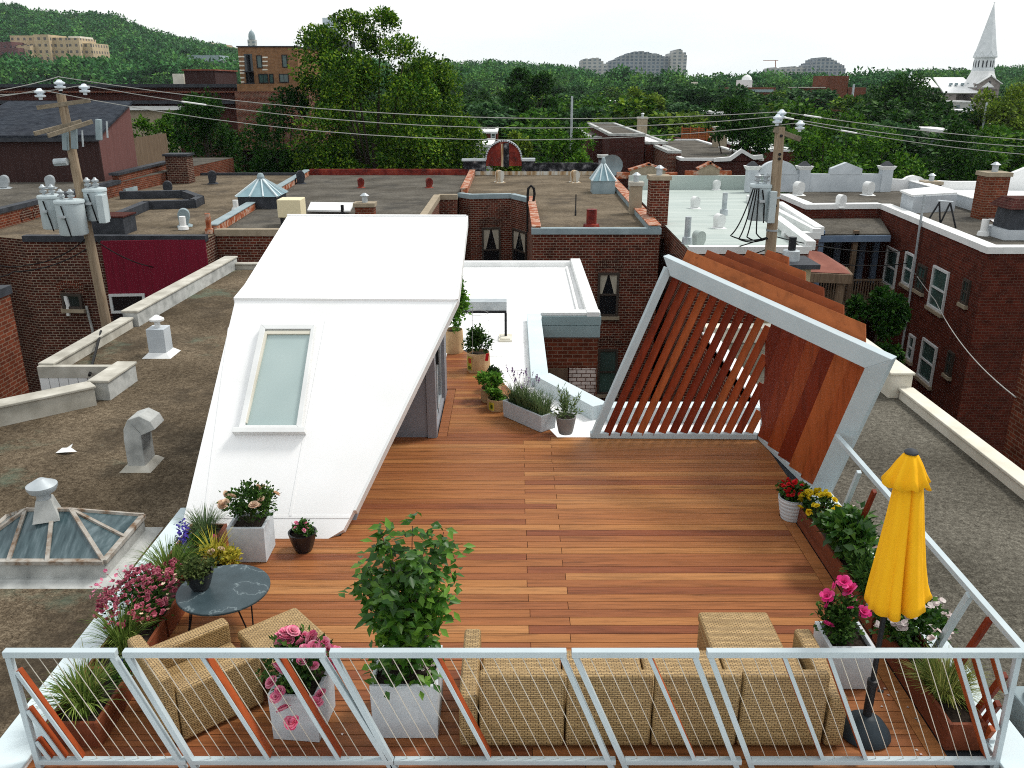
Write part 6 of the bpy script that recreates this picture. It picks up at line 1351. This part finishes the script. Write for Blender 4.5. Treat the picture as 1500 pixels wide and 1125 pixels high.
M['fac_beige'] = facade('beige_facade', (.46, .36, .22), (.10, .09, .08), (4.2, 4.2), .15); M['fac_red'] = facade('red_facade', (.12, .05, .05), (.04, .03, .035), (4.2, 4), .16); M['fac_grey'] = facade('grey_tower_facade', (.28, .30, .31), (.09, .12, .15), (5, 3.6), .10); M['fac_pale'] = facade('pale_tower_facade', (.42, .42, .40), (.14, .17, .19), (6, 3.6), .12)
def block(par, name, u0, u1, vt, vb, y, dep, mat):
    x0, x1 = V(u0, (vt + vb) / 2, y).x, V(u1, (vt + vb) / 2, y).x; um = (u0 + u1) / 2; return MB().box(x0, y, V(um, vb, y).z, x1, y + dep, V(um, vt, y).z).build(name, M[mat], par)
hs = thing('hospital', 'long beige institutional building on the wooded hillside', 'building', (V(80, 85, 640).x, 640, 0))
for i, (u0, u1, vt, vb) in enumerate(((18, 52, 52, 90), (52.1, 74, 50.5, 90), (74.1, 101, 55, 88), (101.1, 118, 55.5, 88), (118.1, 136.5, 63, 86))): block(hs, 'wing', u0, u1, vt, vb + 8, 640 - (i % 2) * 5, 26, 'fac_beige')
block(hs, 'roof_drum', 100, 117, 53, 56, 642, 20, 'creamcap'); block(hs, 'low_wing', 26, 46, 66, 98, 628, 10, 'fac_beige')
hs2 = thing('hospital', 'low dark red building at the left edge beside the beige institution', 'building', (V(10, 85, 620).x, 620, 0)); block(hs2, 'wing', -20, 28, 70, 97, 620, 22, 'fac_red'); block(hs2, 'upper_wing', -20, 17, 61, 70.5, 624, 18, 'fac_red')
ht = thing('hilltop_building', 'pale long building near the right end of the hill', 'building', (V(298, 66, 1120).x, 1120, 20)); block(ht, 'wing', 282, 310, 62, 82, 1100, 30, 'creamcap'); block(ht, 'end_wing', 310.1, 330, 65, 86, 1100, 30, 'fac_beige'); block(ht, 'low_end', 330.1, 342, 69, 90, 1098, 30, 'fac_beige')
gr_ = thing('grey_roof_building', 'dark grey pitched roof building on the hillside by the tan block', 'building', (V(310, 85, 640).x, 640, 0)); block(gr_, 'roof', 275, 322, 81, 90, 640, 20, 'bluecap'); block(gr_, 'wall', 276, 350, 88, 96, 645, 20, 'fac_pale')
tw = thing('domed_tower', 'slender pale domed tower on the skyline left of the maple', 'tower', (V(369, 80, 980).x, 980, 0)); block(tw, 'shaft', 364, 374.5, 58, 95, 980, 8, 'fac_pale'); q = V(369.2, 58, 984); MB().lathe([(3.6, 0), (3.6, 3), (3.2, 5.5), (2, 8), (.5, 9), (0, 11)], tuple(q), 14).build('dome', M['bluecap'], tw, smooth=True)
def tower_poly(name, label, pts, y, dep, mat):
    t = thing(name, label, 'apartment tower', (V(pts[0][0], 105, y).x, y, -5)); 
    st = []
    for i in range(len(pts) - 1):
        (ua, va), (ub, vb_) = pts[i], pts[i + 1]; n_ = max(1, int(abs(ub - ua) / 3.2))
        for k in range(n_): q = va + (vb_ - va) * (k + .5) / n_ + (.7 if (i + k) % 2 else -.4); st += [(ua + (ub - ua) * k / n_ + .01, q), (ua + (ub - ua) * (k + 1) / n_, q)]
    P_ = [V(u, v, y) for u, v in st]; MB().slab([tuple(p) for p in P_] + [(P_[-1].x, y, -5), (P_[0].x, y, -5)], (0, dep, 0)).build('facade', M[mat], t); return t
YT = 1050
tower_poly('apartment_tower', 'low stepped pale apartment block left of the skyline towers', [(852, 92), (854, 86), (868, 86), (870, 84), (877, 85), (884, 90), (890, 95)], YT, 40, 'fac_pale')
tower_poly('apartment_tower', 'long stepped grey apartment tower on the skyline', [(890, 97), (893, 90), (906, 86), (909, 82), (920, 80), (926, 76), (940, 75), (955, 77), (962, 79), (970, 80), (974, 83), (983, 84)], YT, 40, 'fac_grey')
tower_poly('apartment_tower', 'tallest rounded grey apartment tower on the skyline', [(983.2, 80), (985, 77), (990, 76), (991, 72), (998, 72), (1000, 75), (1005, 77), (1006.5, 85)], YT - 8, 40, 'fac_pale')
tower_poly('apartment_tower', 'terraced grey apartment tower on the right skyline', [(1182, 100), (1186, 95), (1196, 90), (1200, 85), (1208, 84), (1218, 85), (1222, 88), (1230, 92), (1237, 97), (1239, 104)], YT, 40, 'fac_grey')
tower_poly('apartment_tower', 'low pale apartment row left of the right skyline tower', [(1128, 104), (1130, 99), (1138, 99), (1142, 101), (1156, 98), (1170, 97), (1181.8, 99)], YT + 5, 30, 'fac_pale')
cr = thing('tower_crane', 'thin construction crane on the skyline', 'crane', tuple(V(1136, 100, 1200))); a_, b_ = V(1136, 100, 1200), V(1136, 88, 1200); MB().beam(a_, b_, .9, .9).build('mast', M['rust'], cr); MB().beam(V(1118, 88.5, 1200), V(1140, 88.5, 1200), .7, .7).build('jib', M['rust'], cr)
# church
YC = 330; cxp = V(1452, 92, YC); ch_ = thing('church', 'white roofed church with a tall pointed silver spire', 'church', (cxp.x, YC, ZG)); zz_ = lambda v: V(1452, v, YC).z
M['spire'] = pmat('silver_spire', [(.3, (.60, .63, .65)), (.7, (.74, .77, .79))], .6, .5); M['stonewall'] = pmat('grey_stone', [(.3, (.22, .19, .18)), (.7, (.34, .30, .28))], .8, .9)
rB = 3.9; c_ = (cxp.x, YC + 5, 0)
b = MB(); b.lathe([(4.0, zz_(82)), (.12, zz_(4)), (0, zz_(3))], c_, 8); b.build('spire', M['spire'], ch_); MB().box(c_[0] - .08, YC + 4.92, zz_(4), c_[0] + .08, YC + 5.08, zz_(1)).build('cross', M['spire'], ch_); MB().box(c_[0] - .5, YC + 4.93, zz_(2.4), c_[0] + .5, YC + 5.07, zz_(2)).build('cross_arm', M['spire'], ch_)
MB().lathe([(4.0, zz_(104)), (4.0, zz_(101)), (3.6, zz_(101)), (3.6, zz_(84)), (4.2, zz_(83.8)), (4.2, zz_(82)), (3.5, zz_(81.9))], c_, 8).build('belfry', M['spire'], ch_)
for k in range(8):
    a = R(22.5 + 45 * k + 22.5); n_ = Vector((math.cos(a), math.sin(a), 0)); s_ = Vector((-n_.y, n_.x, 0)); p = Vector(c_) + n_ * 3.34
    for o_x in (-.55, .55):
        q = p + s_ * o_x; w_ = .38; z0, z1 = zz_(98.5), zz_(87.5); MB().slab([q - s_ * w_ + Vector((0, 0, z0)), q + s_ * w_ + Vector((0, 0, z0)), q + s_ * w_ + Vector((0, 0, z1 - .5)), q + Vector((0, 0, z1)), q - s_ * w_ + Vector((0, 0, z1 - .5))], n_ * .06).build('louvre', M['darkcap'], ch_)
    q = Vector(c_) + n_ * 3.75; MB().slab([q - s_ * 1.3 + Vector((0, 0, zz_(81.8))), q + s_ * 1.3 + Vector((0, 0, zz_(81.8))), q + Vector((0, 0, zz_(74)))], -n_ * .5).build('gablet', M['spire'], ch_)
MB().lathe([(6.6, zz_(128)), (5.4, zz_(118)), (4.3, zz_(108)), (4.0, zz_(104))], c_, 8).build('tower_skirt', M['whiteroof'], ch_); MB().box(c_[0] - 4.5, YC + .3, ZG, c_[0] + 4.8, YC + 10, zz_(122)).build('tower', M['stonewall'], ch_)
MB().slab([(c_[0] - 3.6, YC - .6, zz_(131)), (c_[0] + 4.2, YC - .6, zz_(131)), (c_[0] + 4.2, YC - .6, zz_(121.5)), (c_[0] + .3, YC - .6, zz_(111.5)), (c_[0] - 3.6, YC - .6, zz_(121.5))], (0, .8, 0)).build('gable_front', M['stonewall'], ch_); MB().slab([(c_[0] - .1, YC - .7, zz_(124)), (c_[0] + .7, YC - .7, zz_(124)), (c_[0] + .7, YC - .7, zz_(120)), (c_[0] + .3, YC - .7, zz_(118)), (c_[0] - .1, YC - .7, zz_(120))], (0, .08, 0)).build('window', M['darkcap'], ch_)
for (sg, nm) in ((-1, 0), (1, 0)): MB().beam((c_[0] + .3 + sg * 4.4, YC - .5, zz_(122.5)), (c_[0] + .3, YC - .5, zz_(110.8)), 1.4, .3, ext=.2).build('gable_trim', M['whiteroof'], ch_)
xl, xm, xr_2 = V(1354, 120, YC).x, V(1384, 120, YC).x, V(1434, 120, YC).x; zr_ = V(1400, 113.5, YC + 8).z
MB().slab([(xl, YC + 4, V(1360, 128, YC).z), (xm, YC + 4, V(1360, 128, YC).z), (xm, YC + 12, zr_), (xl, YC + 12, zr_)], (0, .3, -.3)).build('choir_roof', M['whiteroof'], ch_); MB().slab([(xm - .6, YC - 2, V(1390, 136, YC).z), (xr_2, YC - 2, V(1390, 136, YC).z), (xr_2, YC + 12, zr_ + .1), (xm + 1.2, YC + 12, zr_ + .1)], (0, .3, -.3)).build('nave_roof', M['whiteroof'], ch_)
for u in (1391, 1399, 1408, 1416): q = V(u, 123.5, YC + 5); MB().box(q.x - .35, q.y - 1.6, q.z - .4, q.x + .35, q.y - .3, q.z + .5).build('dormer', M['bluecap'], ch_)
MB().box(xl + 1, YC + 6, ZG, xr_2, YC + 18, V(1390, 135, YC).z).build('nave_wall', M['stonewall'], ch_); MB().box(xm, YC - 1.2, ZG, xr_2 - 8, YC + 6, V(1390, 136.5, YC).z).build('nave_wall', M['stonewall'], ch_)
MB().lathe([(1.2, zz_(118)), (.8, zz_(112)), (.15, zz_(105)), (0, zz_(104))], (V(1353, 115, YC).x, YC + 11, 0), 8).build('turret', M['spire'], ch_)
# long brick terrace beyond the shed, tan block and more
YB = 84
lb = thing('brick_terrace', 'long dark red brick building with black cornice beyond the brown shed', 'building', (V(170, 150, YB).x, YB, ZG)); x0, x1 = V(-150, 140, YB).x, V(347, 140, YB).x; zt_ = V(170, 123, YB).z; zb2 = V(170, 146, YB).z
MB().box(x0, YB, ZG, x1, YB + 16, zt_ - .3).build('wall', M['brick_maroon'], lb); MB().box(x0, YB - .5, zt_ - .3, x1 + .2, YB + 16, zt_).build('cornice', M['darkcap'], lb); MB().box(x0, YB - .35, V(170, 136, YB).z, x1, YB - .005, V(170, 133.5, YB).z).build('string_course', M['brick_red'], lb)
MB().box(x0, YB - .9, V(170, 152, YB).z, x1, YB - .01, V(170, 147, YB).z).build('dark_eave', M['darkcap'], lb); MB().box(x0, YB - .7, V(170, 161, YB).z, V(272, 157, YB).x, YB - .02, V(170, 155, YB).z).build('white_band', M['whitecap'], lb); MB().box(x0, YB - .2, ZG, V(260, 170, YB).x, YB - .006, V(170, 161.5, YB).z).build('stone_front', M['stonecap'], lb)
MB().box(V(270, 110, YB + 6).x, YB + 6, zt_, V(315, 110, YB + 6).x, YB + 13, V(290, 103.5, YB + 6).z).build('roof_box', M['brown_siding'], lb); MB().box(V(268, 110, YB + 6).x, YB + 5.8, V(290, 103.4, YB + 6).z, V(317, 110, YB + 6).x, YB + 13.2, V(290, 101.5, YB + 6).z).build('roof_box_lid', M['rustroof'], lb)
MB().box(V(253, 115, YB + 9).x, YB + 9, zt_, V(269, 115, YB + 9).x, YB + 12, V(260, 108, YB + 9).z).build('roof_hut', M['creamcap'], lb)
rb2 = thing('brick_terrace', 'red brick wing right of the long dark brick building', 'building', (V(390, 150, 80).x, 80, ZG)); block(rb2, 'wall', 347.5, 455, 134, 220, 82, 14, 'brick_red'); block(rb2, 'pale_band', 347.5, 452, 123, 133.8, 82.5, 12, 'brick_tan')
YA = 102; tb2 = thing('apartment_block', 'tan brick apartment block with black window frames left of the maple', 'building', (V(395, 120, YA).x, YA, ZG)); x0, x1 = V(351, 100, YA).x, V(437, 100, YA).x
MB().box(x0, YA, ZG, x1, YA + 12, V(395, 69, YA).z).build('wall', M['brick_tan'], tb2); MB().box(x0 - .1, YA - .15, V(395, 69, YA).z, x1 + .1, YA + 12, V(395, 67.3, YA).z).build('coping', M['darkcap'], tb2)
A2, B2 = (x0, YA), (x1, YA)
for (u0, u1, v0, v1) in ((376, 384, 81, 100), (413, 421, 80, 99), (379, 393, 108, 122), (394.5, 401, 108, 122), (409, 423, 108, 121)): win(tb2, A2, B2, u0, u1, v0, v1, 'black', 'pane_green', False, False, mull=1 if u1 - u0 > 9 else 0)
for v in (82, 89, 95, 102, 106, 113, 119): MB().box(x0 - .02, YA - .03, V(360, v + 2, YA).z, V(358, v, YA).x, YA - .003, V(360, v, YA).z).build('pale_band', M['creamcap'], tb2)
for v in (83, 89, 95, 101): MB().box(V(384.5, v, YA).x, YA - .03, V(360, v + 2, YA).z, V(392, v, YA).x, YA - .003, V(360, v, YA).z).build('pale_band', M['creamcap'], tb2)
MB().box(V(359, 100, YA).x, YA - .02, V(360, 128, YA).z, V(371, 100, YA).x, YA - .004, V(360, 79, YA).z).build('recess_shade_panel', M['pane_dark'], tb2); MB().box(V(364, 100, YA).x, YA - .5, V(360, 128, YA).z, V(366, 100, YA).x, YA - .3, V(360, 80, YA).z).build('balcony_post', M['black'], tb2)  # thin dark panel paints the shade of a balcony recess on the flat wall
for v in (104, 122): MB().box(V(358, 100, YA).x, YA - .9, V(360, v + 1.2, YA).z, V(371, 100, YA).x, YA - .03, V(360, v, YA).z).build('balcony_slab', M['darkcap'], tb2)
rt = thing('rooftop_tower', 'white panelled rooftop box standing above the maple', 'tower', (V(482, 50, 115).x, 115, 5)); block(rt, 'panels', 473, 489, 26, 56, 115, 3, 'cap'); block(rt, 'side_panel', 489.1, 494, 27, 56, 115.6, 2.5, 'silver'); block(rt, 'base', 446, 500, 56, 75, 114, 10, 'darkcap')
for v in (33, 41, 49): block(rt, 'joint', 473, 489, v, v + .5, 114.95, .04, 'bluecap')
# houses across the street at right
YS = 74
def row_house(label, u0, u1, vt, y, dep, wall, roof, cap='dullmetal'):
    x0, x1 = V(u0, vt, y).x, V(u1, vt, y).x; zt = V((u0 + u1) / 2, vt, y).z; return house('brick_house', label, [(x0, y), (x1, y), (x1, y + dep), (x0, y + dep)], zt - .1, wall, roof, cap, (0, 1, 2, 3), .12, .35)
row_house('tall maroon brick house across the street behind the satellite dish', 893, 945, 196, YS, 22, 'brick_maroon', 'gravel_slate'); row_house('plain dark red brick house right of the tall maroon one', 945.5, 978, 208, YS + 1, 20, 'brick_deep', 'whiteroof')
row_house('dark maroon lower house behind the end pier of the red arch', 862, 892, 200, YS + 6, 16, 'brick_maroon', 'gravel_slate')
g3 = row_house('dark brick house with zigzag white parapet and gravel roof', 998, 1118, 232, 66, 24, 'brick_maroon', 'gravel_slate', 'whitecap')
g3b = MB(); P_ = [V(u, v, 65.7) for u, v in ((1046, 232), (1070, 230), (1087, 218), (1104, 228), (1118, 227), (1118, 233), (1104, 234), (1087, 224), (1070, 236), (1046, 237))]; g3b.slab([tuple(p) for p in P_], (0, .4, 0)); g3b.build('zigzag_parapet', M['whitecap'], g3); MB().slab([tuple(V(u, v, 65.9)) for u, v in ((1062, 236), (1087, 222), (1114, 236))], (0, .3, 0)).build('gable', M['brick_maroon'], g3)
row_house('small red brick house left of the zigzag parapet', 978.5, 997.5, 221, 68, 10, 'brick_red', 'whiteroof'); row_house('red brick house with white roof behind the right pole', 1108, 1165, 219, 78, 20, 'brick_deep', 'whiteroof', 'whitecap')
chim('tan square chimney on the gravel roof across the street', 1053, 219, 1.1, 1.0, 1.9, 'stonecap', 'oldcap', V(1053, 219, 80).z, -.5).location = tuple(V(1053, 220, 80)); chim('grey chimney on the maroon house across the street', 940, 195, .9, .9, 1.5, 'stonecap', 'oldcap').location = tuple(V(940, 197, 88))
dk = thing('roof_deck', 'orange wooden crate shaped rooftop deck across the street', 'roof deck', tuple(V(1022, 206, 92))); b0, b1 = V(998, 206, 92), V(1047, 204, 92); zt_ = V(1022, 187, 92).z
for i in range(7): z_ = b0.z + (zt_ - b0.z) * i / 7; MB().box(b0.x, 92, z_ + .03, b1.x, 92.08, z_ + (zt_ - b0.z) / 7 - .02).build('board', M['roof_wood'], dk)
for i in range(5): x_ = b0.x + (b1.x - b0.x) * i / 4; MB().box(x_ - .06, 91.9, b0.z, x_ + .06, 91.995, zt_ + .1).build('post', M['roof_wood'], dk)
MB().box(b0.x, 92.1, b0.z - 8, b1.x, 97, b0.z + .1).build('base', M['brick_maroon'], dk)
rw = row_house('white roofed house glimpsed between the maple and red arch', 676, 728, 193, 98, 14, 'brick_deep', 'whiteroof', 'whitecap'); row_house('lower white roofed house just left of the red arch', 674, 722, 212, 80, 9, 'fac_pale', 'whiteroof', 'whitecap')
A3, B3 = (V(676, 200, 98).x, 98), (V(728, 200, 98).x, 98); win(rw, A3, B3, 719, 726, 181 + 14, 206, 'winframe_white', 'pane_green', True, False)
gb = thing('long_brick_building', 'long low red building with green band and white cupola', 'building', (V(1070, 130, 290).x, 290, ZG)); block(gb, 'wall', 1012, 1135, 128, 165, 290, 12, 'brick_lit'); block(gb, 'green_band', 1040, 1133, 131, 135, 289.7, .25, 'fascia'); block(gb, 'cupola', 1084, 1102, 117, 128.2, 293, 5, 'whiteroof'); q = V(1094, 117, 296); MB().lathe([(1.7, 0), (1.5, .7), (.9, 1.3), (.1, 1.6), (0, 1.7)], tuple(q), 14).build('cupola_dome', M['whiteroof'], gb, smooth=True); block(gb, 'hut', 1015, 1022, 120, 128.2, 292, 3, 'creamcap')
rbk = thing('brick_block', 'rust red windowless brick block among the trees before the church', 'building', (V(1220, 130, 200).x, 200, ZG)); block(rbk, 'tower', 1210, 1240, 111, 175, 200, 10, 'brick_lit'); block(rbk, 'left_wing', 1180, 1209.8, 129, 175, 200, 12, 'brick_lit'); block(rbk, 'right_wing', 1240.2, 1266, 128, 175, 200, 12, 'brick_lit'); block(rbk, 'coping', 1179, 1209.8, 127.6, 128.9, 199.8, 12.3, 'oldcap')
k = 0
for (u, v, y) in ((918, 171, 170), (975, 172, 165), (1415, 150, 260), (1385, 174, 140), (1485, 188, 120), (1470, 166, 170), (1095, 178, 150), (1430, 165, 150), (985, 158, 200), (1062, 168, 130), (1290, 172, 150), (1345, 168, 130), (1405, 196, 96), (905, 150, 230)):
    k += 1; x0, x1 = V(u - 14, v, y).x, V(u + 12, v, y).x; zt = V(u, v, y).z
    t = thing('city_house', 'pale roofed house peeping out among the distant trees', 'house', ((x0 + x1) / 2, y, ZG), 0, 'pale houses among the distant trees'); MB().box(x0, y, ZG, x1, y + 9, zt).build('wall', M['fac_pale' if k % 2 else 'brick_red'], t); MB().box(x0 - .2, y - .2, zt, x1 + .2, y + 9.2, zt + .35).build('roof', M['whiteroof'], t)
for (u, v0, v1, y, lab) in ((838, 141, 176, 105, 'grey bare utility pole standing among the trees at centre'), (1446, 150, 182, 110, 'leaning grey pole among the trees below the church'), (1251, 123, 145, 198, 'thin pole before the rust red brick block')):
    a_ = V(u, v0, y); t = thing('street_pole', lab, 'pole', (a_.x, y, ZG)); MB().tube([(a_.x, y, ZG), a_], .2 * y / 105, 8, .13 * y / 105).build('shaft', M['galv'], t)

# ---- the air
b = MB(); b.box(-1500, -80, ZG - 60, 1500, 1480, 135); hz = b.build('haze', None); tag(hz, kind='stuff')
m = bpy.data.materials.new('haze'); m.use_nodes = True; nt = m.node_tree
for n_ in list(nt.nodes): nt.nodes.remove(n_)
pv = nt.nodes.new('ShaderNodeVolumePrincipled'); pv.inputs['Color'].default_value = (.80, .90, 1, 1); pv.inputs['Density'].default_value = .00006; pv.inputs['Anisotropy'].default_value = .1
ou_ = nt.nodes.new('ShaderNodeOutputMaterial'); nt.links.new(pv.outputs[0], ou_.inputs['Volume']); hz.data.materials.append(m)
# ================================================================ light and sky
w = bpy.data.worlds.new('World'); S.world = w; w.use_nodes = True; nt = w.node_tree
for n_ in list(nt.nodes): nt.nodes.remove(n_)
SUN_EL, SUN_AZ = 55, 62                                          # azimuth clockwise from +Y (towards the far side), negative = left
sk = nt.nodes.new('ShaderNodeTexSky'); sk.sky_type = 'NISHITA'; sk.sun_disc = False; sk.sun_elevation = R(SUN_EL); sk.sun_rotation = R(SUN_AZ); sk.air_density = 1.0; sk.dust_density = 2.5
b1 = nt.nodes.new('ShaderNodeBackground'); b1.inputs['Strength'].default_value = .12; nt.links.new(sk.outputs[0], b1.inputs['Color'])
tc = nt.nodes.new('ShaderNodeTexCoord'); mp = nt.nodes.new('ShaderNodeMapping'); mp.inputs['Scale'].default_value = (1.2, 1.2, 5); nt.links.new(tc.outputs['Generated'], mp.inputs['Vector'])
nz = nt.nodes.new('ShaderNodeTexNoise'); nz.inputs['Scale'].default_value = 1.6; nz.inputs['Detail'].default_value = 6; nt.links.new(mp.outputs[0], nz.inputs['Vector'])
rp = nt.nodes.new('ShaderNodeValToRGB'); rp.color_ramp.elements[0].position = .35; rp.color_ramp.elements[0].color = (.93, 1.02, 1.06, 1); rp.color_ramp.elements[1].position = .55; rp.color_ramp.elements[1].color = (1.1, 1.1, 1.08, 1)
nt.links.new(nz.outputs['Fac'], rp.inputs['Fac'])
b2 = nt.nodes.new('ShaderNodeBackground'); b2.inputs['Strength'].default_value = .93; nt.links.new(rp.outputs[0], b2.inputs['Color'])
mx = nt.nodes.new('ShaderNodeMixShader'); mx.inputs[0].default_value = .86
ou = nt.nodes.new('ShaderNodeOutputWorld'); nt.links.new(b1.outputs[0], mx.inputs[1]); nt.links.new(b2.outputs[0], mx.inputs[2]); nt.links.new(mx.outputs[0], ou.inputs['Surface'])
sl = bpy.data.lights.new('sun', 'SUN'); sl.energy = 2.3; sl.angle = R(13); sl.color = (1, .96, .9); so_ = bpy.data.objects.new('sun', sl); COL.objects.link(so_)
az = R(SUN_AZ); dv = Vector((math.sin(az) * math.cos(R(SUN_EL)), math.cos(az) * math.cos(R(SUN_EL)), math.sin(R(SUN_EL))))
so_.rotation_euler = dv.to_track_quat('Z', 'Y').to_euler(); so_.location = (0, 0, 40)
S.view_settings.view_transform = 'Standard'; S.view_settings.look = 'None'; S.view_settings.exposure = 0.22; S.view_settings.gamma = 1
S.cycles.use_denoising = False; S.cycles.filter_width = 1.05; S.cycles.use_adaptive_sampling = False; S.cycles.max_bounces = 6; S.cycles.diffuse_bounces = 3; S.cycles.transparent_max_bounces = 6
